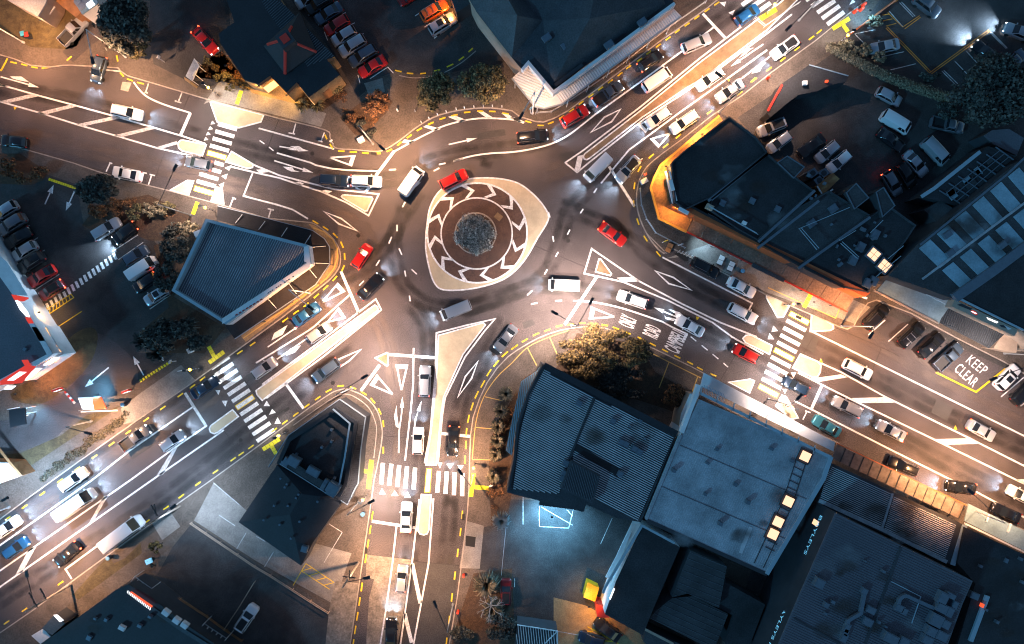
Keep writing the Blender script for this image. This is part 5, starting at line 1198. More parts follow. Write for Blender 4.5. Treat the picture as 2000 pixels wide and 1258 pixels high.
# hip roofed lower part
hp = [(541, 908), (667, 975), (664, 985), (611, 1060), (588, 1105), (466, 1020)]
t, r = building("hip_roof_hall", "black hipped roof hall with a small vent, below the corner shop", hp, 3.6, M_tile, M_dwall)
hip("hip_roof", hp, [(566, 1005, 4.5), (590, 965, 4.5)], 3.62, t, M_tile, [(0, 7, 6, 5), (0, 1, 7), (1, 2, 7), (2, 3, 7), (3, 6, 7), (3, 4, 6), (4, 5, 6)])
unit(t, 594, 1073, 3.9, (.9, .9, .6), 1, .3)
for x, y in ((548, 935), (560, 946), (556, 952), (583, 966), (578, 973), (620, 980), (535, 988), (515, 1016), (546, 1025), (585, 1019), (568, 1052), (562, 988)): unit(t, x, y, 4.3, (.3, .3, .25), 1, .3, name="roof_vent")
# lower-left dark roof
ll = T(4, 1, (985, 800), (1150, 890), (1380, 1075), (1760, 1330), (2000, 1700), (-200, 1700), (320, 1258), (880, 850))
t, r = building("dark_roof_office", "large black roofed office with an orange lit fascia sign", ll, 4.4, M_tile, M_dwall)
strip("fascia_board", T(4, 1, (1165, 985), (1400, 1150), (1640, 1300)), .55, 4.5, M_droof, t)
o = ribbon("sign_bar", T(4, 1, (1000, 862), (1165, 975)), .22, 4.9, M_litor, h=.2); under(t, o)
for i in range(15):
    a, b = T(4, 1, (984 + 12.3 * i, 848 + 9.3 * i), (978 + 12.3 * i, 868 + 9.3 * i)); q = ribbon("letter_stroke", [a, b], .1, 4.91, M_litwhite); under(t, q)
for x, y in ((1268, 1022), (1350, 1083), (1412, 1118)): a = T(4, 1, (x, y))[0]; unit(t, *a, 4.4, (1.0, .7, .7), 1, .7, M_wwall)
a = T(4, 1, (932, 1138))[0]; unit(t, *a, 4.4, (.9, .6, .5), 1, .5, M_wwall)
def pergola(label, tile, L, par_edge, z=2.6):
    t = thing("pergola_awning", label, "awning", W(*T(*tile, L[0])[0], 0))
    for a, b in pairs(T(*tile, *L)):
        pa, pb = W(*a, z), W(*b, z); o = tubes("crossbar", [(pa, pb, .05)], M_steel, n=6); under(t, o)
    for e in (0, 1):
        P = [W(*T(*tile, L[i])[0], z) for i in range(e, len(L), 2)]
        o = tubes("side_rail", [(P[0], P[-1], .035)], M_bsteel, n=6); under(t, o)
    for i in (0, 1, len(L) - 2, len(L) - 1):
        p = W(*T(*tile, L[i])[0], z); o = tubes("post", [((p.x, p.y, .1), p, .04)], M_steel, n=6); under(t, o)
    return t
pergola("white barred awning frame at the upper end of the black roofed office", (4, 1), [(990, 800), (1035, 740), (1018, 822), (1065, 762), (1050, 842), (1098, 785), (1082, 865), (1130, 808), (1118, 888), (1165, 832)], 0)
pergola("white barred awning frame at the lower end of the black roofed office", (4, 1), [(1522, 1160), (1568, 1100), (1557, 1185), (1602, 1125), (1590, 1208), (1636, 1147), (1625, 1232), (1672, 1170), (1662, 1252), (1708, 1192), (1698, 1272), (1740, 1215)], 0)
t, r = building("kiosk", "small white and dark roofed kiosk beside the black roof office", T(4, 1, (240, 1195), (330, 1140), (390, 1200), (310, 1258)), 2.6, M_wwall, M_dwall)
t, r = building("kiosk", "dark kiosk with a lit white and orange end by the footpath", T(4, 1, (320, 1140), (410, 1040), (500, 1100), (400, 1190)), 3.0, M_droof, M_dwall)
o = flat("lit_sign", T(4, 1, (410, 1035), (440, 1032), (490, 1075), (460, 1090)), 3.02, M_litwhite); under(t, o)
# curved corrugated building (block C)
cv = [(1060, 711), (1110, 735), (1322, 845), (1252, 1020), (1205, 1012), (1145, 985), (1140, 1000), (990, 962), (1004, 900), (1010, 830), (1030, 770)]
t, r = building("corrugated_hall", "curved edge hall with boldly striped corrugated roof beside the yellow lit tree", cv, 6.6, M_droof, M_dwall)
A1 = [(1062, 722), (1160, 775), (1116, 885), (1092, 965), (1002, 955), (1014, 850), (1034, 772)]
A2 = [(1163, 778), (1318, 850), (1246, 1018), (1120, 950), (1118, 886)]
o = prism("roof_sheet", A1, 6.605, 6.7, M_dwall); under(t, o); ribs("roof_ribs", A1, (1, .52), .29, 6.7, M_rib, t, .08, .15)  # dark sheet under pale ribs: reflection stripes put into the colours
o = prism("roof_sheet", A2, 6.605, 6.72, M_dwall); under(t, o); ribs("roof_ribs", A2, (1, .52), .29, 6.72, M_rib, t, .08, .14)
strip("ridge_flashing", [(1161, 776), (1116, 886), (1112, 900)], .3, 6.95, M_droof, t, h=.2)
strip("edge_flashing", [(1062, 714), (1322, 848)], .9, 6.9, M_tile, t, h=.25)
strip("side_flashing", [(1062, 714), (1033, 770), (1012, 830), (1005, 900), (993, 960)], .3, 7.0, M_dwall, t, h=.3)
o = prism("side_awning", [(1048, 725), (1058, 712), (1030, 772), (1008, 835), (1000, 890), (988, 880), (998, 830), (1018, 745)], 4.0, 4.2, M_blroof); under(t, o)
ribs("side_awning_ribs", [(1048, 725), (1056, 716), (1030, 772), (1008, 835), (1000, 888), (990, 880), (998, 830), (1018, 747)], (.1, 1), .3, 4.2, M_wood, t, .05, .07)
o = prism("roof_box", [(1116, 900), (1172, 930), (1158, 985), (1095, 955)], 6.7, 8.0, M_droof); under(t, o)
ribs("roof_box_ribs", [(1118, 904), (1168, 930), (1155, 980), (1098, 953)], (.3, 1), .3, 8.0, M_ribd, t)
strip("dark_trough", [(1122, 872), (1210, 925)], 1.0, 6.86, M_blk, t, h=.1)
for x, y in ((1131, 788), (1212, 926), (1106, 905), (1103, 925), (1214, 864), (1223, 868), (1240, 877), (1250, 883), (1100, 935)): unit(t, x, y, 6.72, (.8, .8, .6), 1, .5)
o = prism("lower_roof", T(4, 3, (215, 130), (560, 175), (535, 235), (208, 190)), 4.5, 4.7, M_droof); under(t, o)
# big metal roof (block C)
bm_ = [(1375, 728), (1630, 865), (1612, 930), (1493, 1155), (1255, 1025), (1330, 845), (1355, 775)]
t, r = building("warehouse", "big smooth blue metal roof warehouse with glowing square skylights", [(1366, 780), (1625, 890), (1610, 935), (1500, 1120), (1262, 1015), (1330, 850)], 7.4, M_groof, M_wwall)
ribs("roof_ribs", [(1372, 790), (1618, 895), (1604, 935), (1498, 1112), (1268, 1012), (1335, 850)], (.48, -1), .3, 7.4, M_groof, t, .03, .08)
o = prism("front_canopy", [(1375, 728), (1631, 864), (1628, 882), (1368, 754)], 4.1, 4.3, M_wwall); under(t, o)
strip("front_gutter", [(1368, 768), (1622, 893)], .4, 7.7, M_bwall, t, h=.3)
for i in range(8):
    x = 1372 + 31.5 * i; y = 754 + 16.6 * i; strip("brace", [(x, y), (x - 4, y + 16)], .14, 7.7, M_bwall, t, h=.1)
for k in range(14):
    a, b = T(3, 3, (1480 + k * 12, 500 + k * 5.5), (1470 + k * 12, 560 + k * 5.5)); strip("louvre", [a, b], .07, 7.62, M_bsteel, t, h=.04)
strip("side_parapet", [(1366, 752), (1360, 772), (1332, 845)], .55, 7.6, M_wwall, t, h=1.0)
strip("side_gutter", [(1624, 892), (1609, 935), (1498, 1122)], .55, 7.6, M_bwall, t, h=.3)
strip("back_gutter", [(1262, 1016), (1498, 1122)], .5, 7.46, M_dwall, t, h=.12)
strip("side_edge", [(1330, 850), (1262, 1015)], .35, 7.56, M_groof, t, h=.2)
for x, y in ((1574, 892), (1541, 980), (1521, 1020), (1511, 1044)):
    p = W(x, y, 7.9); o = boxes("skylight", [((p.x, p.y, 7.7), (1.15, 1.25, .5), R(-25))], M_litwarm); under(t, o)
    q = boxes("skylight_frame", [((p.x, p.y, 7.5), (1.8, 1.9, .16), R(-25))], M_dwall); under(t, q)
for i in range(14):
    x, y = 1566 - 4.8 * i - (10 if i > 5 else 0) * 0, 903 + 13 * i; 
    if abs(y - 980) < 8 or abs(y - 1020) < 10 or abs(y - 1044) < 9: continue
    strip("roof_hatch_bar", [(x - 9, y - 4), (x + 9, y + 5)], .1, 7.5, M_dwall, t, h=.06)
for e in (-9, 9): strip("roof_hatch_rail", [(1566 + e, 896 + e * .5), (1541 + e, 975 + e * .5)], .08, 7.52, M_dwall, t, h=.06)
for e in (-9, 9): strip("roof_hatch_rail", [(1535 + e, 990 + e * .5), (1482 + e, 1105 + e * .5)], .08, 7.52, M_dwall, t, h=.06)
for x, y in ((1462, 982), (1408, 1024), (1317, 920)): unit(t, x, y, 7.4, (.5, .5, .8), 1, .4)
for f in (.36, .72):
    a = (1366 + (1262 - 1366) * f, 790 + (1012 - 790) * f); b = (1618 + (1500 - 1618) * f, 898 + (1112 - 898) * f)
    strip("sheet_lap", [a, b], .07, 7.475, M_ribd, t, h=.04)
strip("pale_sheet", T(4, 3, (1835, 360), (1755, 560)), .5, 7.47, M_rib, t, h=.05)
for i in range(4): a = T(4, 3, (1085 + 60 * i, 255 + 25 * i))[0]; unit(t, *a, 6.4, (1.0, .6, .6), 1, .45, M_wwall)
# signboard wall left of the warehouse
t, r = building("signboard_wall", "pale painted side wall with faded writing beside the warehouse", T(3, 3, (1370, 565), (1440, 575), (1310, 865), (1275, 855), (1300, 720)), 4.6, M_wwall, M_tan)
for i in range(9):
    x, y = 1405 - 13 * i, 595 + 22 * i; q = ribbon("letter_stroke", T(3, 3, (x, y), (x + 18, y + 6)), .1, 4.61, M_dktx); under(t, q)
# rear buildings of block C
def shed(label, q, z, m, w=M_dwall, rb=None, rbm=None, par=0, name="workshop", sp=.35):
    t, r = building(name, label, q, z, m, w, par=par)
    if rb: ribs("roof_ribs", q, rb, sp, z, rbm or M_ribd, t, .05, .1)
    return t
t = shed("dark roofed workshop with pale blue parapet above the orange entrance", T(4, 3, (1000, 355), (1290, 515), (1080, 1000), (1005, 1190), (715, 1030), (800, 780)), 5.6, M_mem, M_wwall)
strip("parapet_edge", T(4, 3, (700, 870), (720, 820), (1000, 350), (1250, 485)), .3, 5.9, M_bwall, t, h=.4)
strip("lit_edge", T(4, 3, (752, 915), (785, 835)), .18, 6.05, M_litwhite, t, h=.2)
o = prism("side_canopy", T(4, 3, (900, 390), (915, 405), (765, 765), (718, 745)), 3.0, 3.2, M_wwall); under(t, o)
o = prism("orange_entrance", T(4, 3, (650, 955), (735, 970), (745, 1060), (655, 1050)), .1, 3.2, M_redp); under(t, o)
t = shed("long ribbed grey roof workshop behind the warehouse", T(4, 3, (1370, 540), (1650, 665), (1590, 980), (1545, 965), (1350, 870), (1230, 900), (1290, 740)), 4.8, M_mem2, rb=(1, .4), sp=.9)
shed("dark L shaped flat roof with a pale edge line, rear of the workshops", T(4, 3, (1230, 905), (1390, 890), (1660, 1030), (1570, 1258), (1450, 1258), (1060, 1060), (1110, 1000)), 4.2, M_mem2, rb=(1, .45), sp=.8)
shed("low dark annex beside the pink gravel yard", T(4, 3, (1620, 775), (1945, 955), (1830, 1258), (1640, 1258), (1700, 1040), (1590, 985)), 3.8, M_mem, name="annex")
t = shed("lowest pale roofed shed at the bottom edge below the workshops", T(4, 3, (1030, 1140), (1450, 1330), (1380, 1600), (1010, 1240)), 3.2, M_mem2)
strip("roof_edge", T(4, 3, (1020, 1145), (1240, 1258)), .35, 3.3, M_tan, t)
t = shed("small ribbed roof hut with a white triangle edge, bottom edge", T(4, 3, (40, 1115), (350, 1160), (350, 1330), (20, 1330)), 3.4, M_mem, rb=(.1, 1), rbm=M_rib, name="hut")
strip("roof_edge", T(4, 3, (40, 1112), (350, 1160), (350, 1330)), .12, 3.5, M_steel, t); strip("roof_edge", T(4, 3, (345, 1165), (250, 1258)), .12, 3.5, M_steel, t)
# yellow skip
t = thing("skip_container", "yellow ribbed skip container beside the pale blue canopy", "container", W(1155, 1160, 0))
q = T(4, 3, (580, 782), (670, 825), (640, 935), (550, 900)); o = prism("container_body", q, .15, 1.8, mat("yellow_container_paint", (.85, .40, .01), .5, emit=(1, .45, .02), es=.0)); under(t, o)
for i in range(8):
    f = (i + .5) / 8; a = (q[0][0] + (q[3][0] - q[0][0]) * f, q[0][1] + (q[3][1] - q[0][1]) * f); b = (q[1][0] + (q[2][0] - q[1][0]) * f, q[1][1] + (q[2][1] - q[1][1]) * f)
    o = ribbon("lid_rib", [a, b], .06, 1.88, MATS["yellow_container_paint"], h=.08); under(t, o)
# corrugated strip between warehouse and signed building
cs_ = [(1600, 985), (1612, 930), (1624, 905), (1887, 1027), (1862, 1105)]
t, r = building("striped_roof_shops", "row of shops with finely striped corrugated roof behind the glass canopy", cs_, 6.0, M_dwall, M_dwall)  # near-black valleys, pale ribs: reflected stripes are in the colours
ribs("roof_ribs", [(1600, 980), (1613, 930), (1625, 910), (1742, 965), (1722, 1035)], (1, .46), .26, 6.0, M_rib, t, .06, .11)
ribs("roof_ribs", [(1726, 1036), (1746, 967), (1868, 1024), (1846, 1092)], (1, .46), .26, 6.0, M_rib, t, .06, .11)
strip("valley_gutter", [(1744, 964), (1722, 1036)], .3, 6.12, M_groof, t); strip("back_gutter", [(1600, 978), (1722, 1034), (1850, 1098)], .5, 6.14, M_groof, t)
strip("end_gutter", [(1885, 1026), (1861, 1104)], .7, 6.1, M_bwall, t)
# glass panel canopy over the footpath
t = thing("glass_canopy", "brown glass panel canopy over the footpath, panels separated by dark bars", "canopy", W(1760, 940, 0))
n_ = 14
for i in range(n_):
    f0, f1 = i / n_, (i + .9) / n_
    a0 = (1635 + 250 * f0, 868 + 119 * f0); a1 = (1635 + 250 * f1, 868 + 119 * f1); b0 = (1624 + 250 * f0, 895 + 118 * f0); b1 = (1624 + 250 * f1, 895 + 118 * f1)
    o = prism("glass_panel", [a0, a1, b1, b0], 3.0, 3.06, M_glz); under(t, o)
    o = ribbon("canopy_bar", [(a1[0] + .8, a1[1] + .4), (b1[0] + .8, b1[1] + .4)], .1, 3.12, M_dwall, h=.14); under(t, o)
o = ribbon("front_beam", [(1635, 866), (1888, 987)], .16, 3.14, M_orange, h=.2); under(t, o)
for x, y in ((1640, 872), (1720, 909), (1800, 947), (1880, 984)):
    p = W(x, y, 3); o = tubes("post", [((p.x, p.y, .1), (p.x, p.y, 3), .06)], M_dwall, n=6); under(t, o)
# signed dark building
bh = [(1632, 1002), (1700, 1036), (1900, 1135), (1880, 1180), (1800, 1400), (1460, 1400), (1560, 1165)]
t, r = building("lettered_office", "slate ribbed roof office with small cyan lettering down its dark side wall", bh, 10.0, M_broof, M_dwall)
ribs("roof_ribs", [(1634, 1006), (1898, 1137), (1878, 1180), (1800, 1396), (1466, 1396), (1562, 1165)], (1, .47), .32, 10.0, M_broof, t, .06, .1)
strip("roof_seam", T(4, 4, (200, 1060), (560, 1258)), .2, 10.1, M_dwall, t, h=.08); strip("roof_seam", [(1760, 1068), (1690, 1258)], .35, 10.09, M_droof, t, h=.06)
for x, y, s in ((402, 795, (1.2, 1.2, .9)), (745, 855, (.8, .8, .6)), (795, 1000, (1.2, .9, .6)), (770, 1090, (1.3, 1.0, .6)), (1015, 985, (1.2, .9, .6)), (1050, 1010, (.8, .9, .6)), (1350, 910, (1.2, 1.6, .9)), (1410, 890, (1.2, .7, .8)), (1340, 985, (1.5, 1.2, .9)), (1400, 1015, (.9, 1.3, .8)), (1440, 960, (.7, 1.0, .7)), (1300, 1080, (1.6, 1.6, 1.0)), (1370, 1110, (1.1, 1.1, .9)), (1260, 1165, (1.3, 1.2, 1.0)), (1340, 1200, (1.5, 1.2, 1.0)), (1230, 1230, (1.4, 1.1, .8)), (950, 1220, (1.9, 1.2, 1.0)), (1050, 1245, (1.2, 1.2, .8)), (590, 1210, (.8, 1.2, .6)), (610, 1140, (.7, 1.3, .6)), (600, 1170, (.7, 1.0, .6))):
    a = T(4, 4, (x, y))[0]; unit(t, *a, 10.0, s, .9, .45)
strip("duct", T(4, 4, (745, 870), (715, 1025), (620, 1080), (600, 1200)), .45, 10.6, M_ac, t, h=.4)
strip("duct", smooth(T(4, 4, (1005, 985), (1015, 920), (1060, 890), (1130, 920), (1280, 985)), 3), .45, 10.6, M_ac, t, h=.4)
strip("roof_pipe", T(4, 4, (950, 780), (1175, 895), (1105, 1100)), .09, 10.3, M_bwall, t, h=.08)
Aw, Bw = W(1632, 1002, 10.0), W(1560, 1165, 10.0); Cw = W(1460, 1400, 10.0)
dl = (Cw - Aw)
def onw(f): return Aw + dl * f
def lw(s, f0, f1, z0, z1):
    walltext(s, onw(f0), onw(f1), z0, z1, M_litcyan, t)
lw("BAYLEYS", .045, .24, 6.8, 7.5); lw("BAYLEYS HOUSE", .475, .82, 7.8, 8.45)
for f, z0, z1 in ((.075, 5.6, 7.2), (.175, 4.2, 5.6), (.235, 3.4, 4.7)): wallquad("lit_window", onw(f), onw(f + .025), z0, z1, M_litwarm, t)
# right dark roof with blue verandah
t, r = building("hall", "plain black roofed hall behind the pale blue verandah", [(1884, 1030), (2060, 1110), (2060, 1400), (1830, 1400), (1905, 1140), (1870, 1100)], 6.4, M_mem, M_dwall)
o = prism("verandah_roof", [(1892, 984), (2080, 1075), (2070, 1110), (1884, 1018)], 3.6, 3.8, M_blroof); under(t, o)
strip("verandah_edge", [(1884, 1022), (2070, 1112)], .25, 3.95, M_wwall, t)
for a, b in pairs(T(4, 4, (1700, 262), (1680, 320), (1868, 335), (1842, 400))): strip("roof_flashing", [a, b], .3, 3.95, M_wwall, t)
strip("divider", T(4, 4, (1690, 890), (1560, 1240)), .6, 6.7, M_bwall, t, h=.3); a = T(4, 4, (1650, 965))[0]; unit(t, *a, 6.6, (.35, .5, .4), 1, .4, M_litor, "lamp"); a = T(4, 4, (1590, 890))[0]; unit(t, *a, 6.4, (1.2, .9, .7), 1, .4)
# block B shops: flat roofs in a row, each its own building
FR = [([(1311, 318), (1332, 298), (1424, 226), (1478, 268), (1500, 297), (1387, 387), (1338, 410), (1318, 395)], 6.2, "largest dark flat roof at the orange canopy corner", M_mem),
      ([(1390, 388), (1500, 300), (1540, 335), (1590, 372), (1480, 470), (1440, 448), (1385, 410)], 6.0, "dark flat roof second from the orange corner, with a long rail", M_mem),
      ([(1482, 470), (1545, 412), (1620, 372), (1665, 400), (1700, 420), (1560, 520), (1510, 492)], 5.8, "grey flat roof in the shop row between two long ridge flashings", M_mem2),
      ([(1562, 520), (1700, 422), (1735, 400), (1790, 440), (1770, 470), (1700, 560), (1697, 572), (1640, 560), (1600, 540)], 5.8, "flat roof at the far end of the row with two glowing square skylights", M_mem)]
SB = []
for q, z, lab, m_ in FR:
    t, r = building("shop_building", lab, q, z, m_, M_dwall, par=.35, pw=.18, parm=M_droof, group="flat roofed shops in a row"); SB.append(t)
t1, t2, t3, t4 = SB
for tt, a, b in ((t1, (1500, 300), (1384, 392)), (t2, (1500, 300), (1390, 390)), (t3, (1592, 372), (1482, 472)), (t3, (1600, 392), (1480, 485)), (t4, (1700, 424), (1560, 524))):
    strip("ridge_flashing", [a, b], .35, 6.75, M_ac, tt, h=.25)
for tt, L in ((t2, (1385, 402, 1478, 455)), (t2, (1388, 405, 1481, 458)), (t3, (1565, 445, 1600, 485)), (t3, (1562, 448, 1596, 488)), (t4, (1645, 472, 1678, 502)), (t4, (1642, 475, 1675, 505)), (t3, (1660, 405, 1560, 447)), (t4, (1640, 470, 1672, 450)), (t4, (1700, 455, 1725, 430)), (t4, (1735, 505, 1765, 480)), (t4, (1712, 540, 1760, 500))):
    strip("roof_rail", [(L[0], L[1]), (L[2], L[3])], .07, 7.3, M_bwall, tt, h=.07)
unit(t2, 1387, 404, 6.1, (1.0, .7, .7), 1, .5, M_tan); unit(t2, 1455, 435, 6.1, (.6, .4, .5), 1, .5, M_wwall)
for x, y in ((1412, 396), (1470, 392), (1520, 408)): unit(t2, x, y, 6.0, (.8, .8, .3), 1, .5)
for x, y in ((1586, 436), (1628, 407)): unit(t3, x, y, 5.8, (1.2, 1.0, .3), 1, -.7)
for x, y in ((1711, 457), (1683, 482), (1668, 508), (1697, 553), (1708, 549)): unit(t4, x, y, 5.8, (1.0, 1.2, .6), 1, .5)
for x, y in ((1708, 497), (1729, 519)):
    p = W(x, y, 6.3)
    for dx in (-.36, .36):
        for dy in (-.36, .36):
            ax = R(-40); qx = dx * math.cos(ax) - dy * math.sin(ax); qy = dx * math.sin(ax) + dy * math.cos(ax)
            o = boxes("skylight_pane", [((p.x + qx, p.y + qy, 6.2), (.62, .62, .1), ax)], M_litwarm); under(t4, o)
    o = boxes("skylight_kerb", [((p.x, p.y, 6.0), (1.8, 1.8, .3), R(-40))], M_ac); under(t4, o)
# clutter and machinery on the roofs
for i in range(14):
    x = rnd.choice([(1480, 1660, 330, 420), (1600, 1700, 420, 520), (1690, 1780, 430, 480)]); a = (rnd.uniform(x[0], x[1]), rnd.uniform(x[2], x[3]))
    if (a[0] - 1311) * .7 + (a[1] - 318) < 90: continue
    unit(rnd.choice((t3, t4)) if a[0] > 1600 else t2, a[0], a[1], 6.0, (rnd.uniform(.25, .8), rnd.uniform(.2, .6), rnd.uniform(.1, .5)), 1, rnd.choice((.5, -.8)), name="roof_fitting")
# orange canopy over the footpath round the corner
t = thing("orange_canopy", "rusty orange canopy wrapping the shop corner, with a white parapet frame", "canopy", W(1300, 400, 0))
oc = [(1278, 345), (1290, 322), (1330, 288), (1360, 262), (1405, 226), (1412, 236), (1316, 312), (1303, 335), (1315, 395), (1352, 428), (1341, 452), (1286, 426), (1270, 366)]
o = prism("canopy_sheet", oc, 3.2, 3.35, M_canor); under(t, o)
def csheet(a0, a1, b0, b1, n, z, m, par, name="canopy_sheet"):
    for i in range(n):
        f0, f1 = i / n, (i + .97) / n; L = lambda p, q, f: (p[0] + (q[0] - p[0]) * f, p[1] + (q[1] - p[1]) * f)
        o = prism(name, [L(a0, a1, f0), L(a0, a1, f1), L(b0, b1, f1), L(b0, b1, f0)], z - .12, z, m); under(par, o)
csheet((1354, 429), (1672, 578), (1342, 453), (1652, 608), 12, 3.3, M_canbr, t)
strip("red_gutter", [(1342, 453), (1468, 516)], .2, 3.42, M_redp, t, h=.2); strip("red_gutter", [(1528, 546), (1655, 609)], .2, 3.42, M_redp, t, h=.2); strip("blue_gutter", [(1470, 517), (1532, 548)], .55, 3.45, M_droof, t, h=.25)
strip("canopy_edge", [(1405, 226), (1330, 289), (1290, 323), (1279, 345), (1271, 366), (1287, 427), (1341, 453)], .3, 3.42, mat("orange_edge", (.6, .30, .05), .6), t, h=.22)
strip("white_parapet", [(1300, 334), (1315, 396), (1352, 416), (1694, 583)], .24, 5.2, M_wwall, t, h=.3)
strip("white_parapet", [(1308, 333), (1322, 392)], .16, 6.5, M_wwall, t, h=.3)
o = prism("orange_wall_band", [(1311, 398), (1345, 402), (1390, 424), (1700, 572), (1690, 580), (1352, 418), (1316, 402)], .2, 6.1, M_orange); under(t, o)
strip("cornice", [(1382, 420), (1640, 547)], .5, 5.0, M_wwall, t, h=.3); strip("dark_gap", [(1340, 398), (1650, 562)], .3, 6.3, M_blk, t, h=.1)
for x, y in ((1335, 412), (1312, 362)): p = W(x, y, 6.6); o = boxes("sign_frame", [((p.x, p.y, 6.6), (1.5, .5, .2), R(-28) if x > 1320 else R(-75))], M_wwall); under(t, o)
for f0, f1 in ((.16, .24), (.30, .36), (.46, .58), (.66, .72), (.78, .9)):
    strip("fascia_glow", [(1352 + 338 * f0, 421 + 158 * f0), (1352 + 338 * f1, 421 + 158 * f1)], .32, 4.2, M_litwin, t, h=.2)  # emissive strips: the shopfront's amber glow put into the fascia
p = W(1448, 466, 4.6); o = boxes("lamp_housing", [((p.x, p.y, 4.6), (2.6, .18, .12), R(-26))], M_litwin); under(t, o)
for x, y in ((1345, 450), (1400, 477), (1460, 506), (1520, 536), (1580, 566), (1640, 596), (1290, 420), (1275, 370), (1284, 330), (1330, 292), (1380, 250)):
    p = W(x, y, 3.2); o = tubes("post", [((p.x, p.y, .1), (p.x, p.y, 3.2), .06)], M_dwall, n=6); under(t, o)
# blue panel roof building
bp = [(1740, 540), (1895, 350), (2000, 318), (2060, 300), (2060, 470), (1866, 588)]
t, r = building("panel_roof_building", "pale blue roof of wide sheets separated by dark strips", [(1735, 538), (1800, 470), (1985, 318), (2060, 290), (2060, 452), (1866, 585)], 6.6, M_mem2, M_dwall)
for i in range(9):
    for row in (0, 1):
        f0, f1 = i / 8.2 + .012, i / 8.2 + .088
        e0, e1 = (.02, .47) if row == 0 else (.52, .95)
        A0, A1, B0, B1 = (1790, 486), (2075, 255), (1880, 572), (2165, 372)
        L = lambda f, e: (A0[0] + (A1[0] - A0[0]) * f + (B0[0] - A0[0] + ((B1[0] - A1[0]) - (B0[0] - A0[0])) * f) * e, A0[1] + (A1[1] - A0[1]) * f + (B0[1] - A0[1] + ((B1[1] - A1[1]) - (B0[1] - A0[1])) * f) * e)
        q = [L(f0, e0), L(f1, e0), L(f1, e1), L(f0, e1)]
        if q[0][0] > 2040: continue
        o = prism("roof_panel", q, 6.603, 6.68, M_blroof); under(t, o)
strip("ridge_flashing", [(1802, 545), (2010, 390)], .3, 6.9, M_groof, t); strip("edge_flashing", [(1798, 478), (1968, 340), (2010, 300)], .28, 7.0, M_ac, t)
o = ribbon("wide_parapet", [(1866, 582), (1940, 530), (2060, 440)], 1.3, 7.2, M_ac, h=.9); under(t, o)
for x, y in ((1852, 458), (1858, 494), (1960, 478)): unit(t, x, y, 6.7, (1.1, .8, .5), 1, -.75)
cp = [(1712, 568), (1742, 534), (1850, 588), (1860, 592), (1838, 622), (1834, 632)]
o = prism("awning", cp, 3.5, 3.7, M_blroof); under(t, o)
strip("awning_trim", [(1742, 535), (1855, 592)], .7, 3.95, M_bwall, t, h=.25); strip("awning_edge", [(1707, 567), (1833, 631)], .22, 3.82, M_tan, t, h=.25)
# dark hall with signed fascia
t, r = building("signed_hall", "black roofed hall with faded round sign on its tan fascia", [(1880, 582), (2060, 450), (2060, 690), (1995, 645)], 7.0, M_mem, M_tan)
strip("fascia", [(1862, 592), (1985, 650)], 1.0, 6.9, M_tan, t, h=1.5); strip("cap", [(1876, 584), (2000, 645)], .25, 7.15, M_bwall, t, h=.2)
z7 = lambda *p: Z(1840, 560, 12.456, *p)
under(t, flat("round_sign", [(z7((785, 630))[0][0] + 6.5 * math.cos(a_ * .5236) * .95 + 3 * math.sin(a_ * .5236) * .3, z7((785, 630))[0][1] + 3.6 * math.sin(a_ * .5236) + 2.6 * math.cos(a_ * .5236)) for a_ in range(12)], 6.93, M_litred),
      flat("sign_board", z7((700, 600), (740, 600), (850, 650), (810, 660)), 6.94, M_litwhite), flat("sign_board", z7((360, 440), (470, 410), (740, 535), (690, 570)), 6.92, M_dwall),
      flat("sign_board", z7((1080, 740), (1370, 860), (1330, 890), (1120, 800)), 6.93, M_litwhite), flat("sign_board", z7((1390, 930), (1500, 940), (1570, 1010), (1440, 980)), 6.92, M_dwall), flat("sign_board", z7((1510, 930), (1700, 1030), (1600, 1050)), 6.93, M_wwall))
o = prism("lower_canopy", [(1845, 592), (1965, 650), (1932, 680), (1835, 630)], 3.3, 3.5, M_droof); under(t, o); ribs("canopy_ribs", [(1845, 594), (1962, 650), (1932, 677), (1838, 630)], (-.4, 1), .3, 3.5, M_ribd, t)
o = prism("tan_wing", [(1968, 640), (1990, 655), (1985, 690), (1940, 680)], .1, 2.6, M_tan); under(t, o)
# ruined roof and pink flat roof
t, r = building("derelict_roof", "broken patched pale blue roof of exposed frames beside the panel roof", [(1800, 385), (1930, 285), (1985, 305), (1870, 400)], 4.4, M_mem, M_dwall)
strip("roof_edge", [(1800, 384), (1825, 368), (1915, 296)], .5, 4.6, M_bwall, t)
for i in range(7):
    f = i / 6; strip("rafter", [(1835 + 110 * f, 372 - 85 * f), (1880 + 100 * f, 400 - 88 * f)], .14, 4.62, M_ac, t, h=.12)
for e in (.25, .5, .75): strip("purlin", [(1835 + 45 * e, 372 + 28 * e), (1945 + 35 * e, 287 + 25 * e)], .1, 4.7, M_ac, t, h=.08)
for i in range(9):
    x, y = rnd.uniform(1850, 1950), 0; y = 385 - (x - 1850) * .8 + rnd.uniform(-8, 12)
    unit(t, x, y, 4.5, (rnd.uniform(.6, 1.6), rnd.uniform(.5, 1.3), .1), 1, -.75, rnd.choice((M_blroof, M_mem2)), "sheet", cap=False)
t, r = building("flat_roof_garage", "plain slate flat roof garage beside the dark tree on the eastern edge", T(1, 4, (1660, 1040), (1720, 1000), (1850, 990), (1966, 1060), (1910, 1195), (1740, 1110)), 3.6, M_broof, M_dwall)
t, r = building("small_grey_hut", "small dark grey roof hut between the broken roof and the shops", T(2, 4, (1200, 395), (1320, 320), (1440, 390), (1310, 495)), 4.0, M_mem2, M_dwall)
t, r = building("timber_shed", "small timber shed with an orange lit end behind the shops", T(2, 4, (380, 205), (500, 110), (550, 155), (425, 275)), 3.8, M_wood, M_wood)
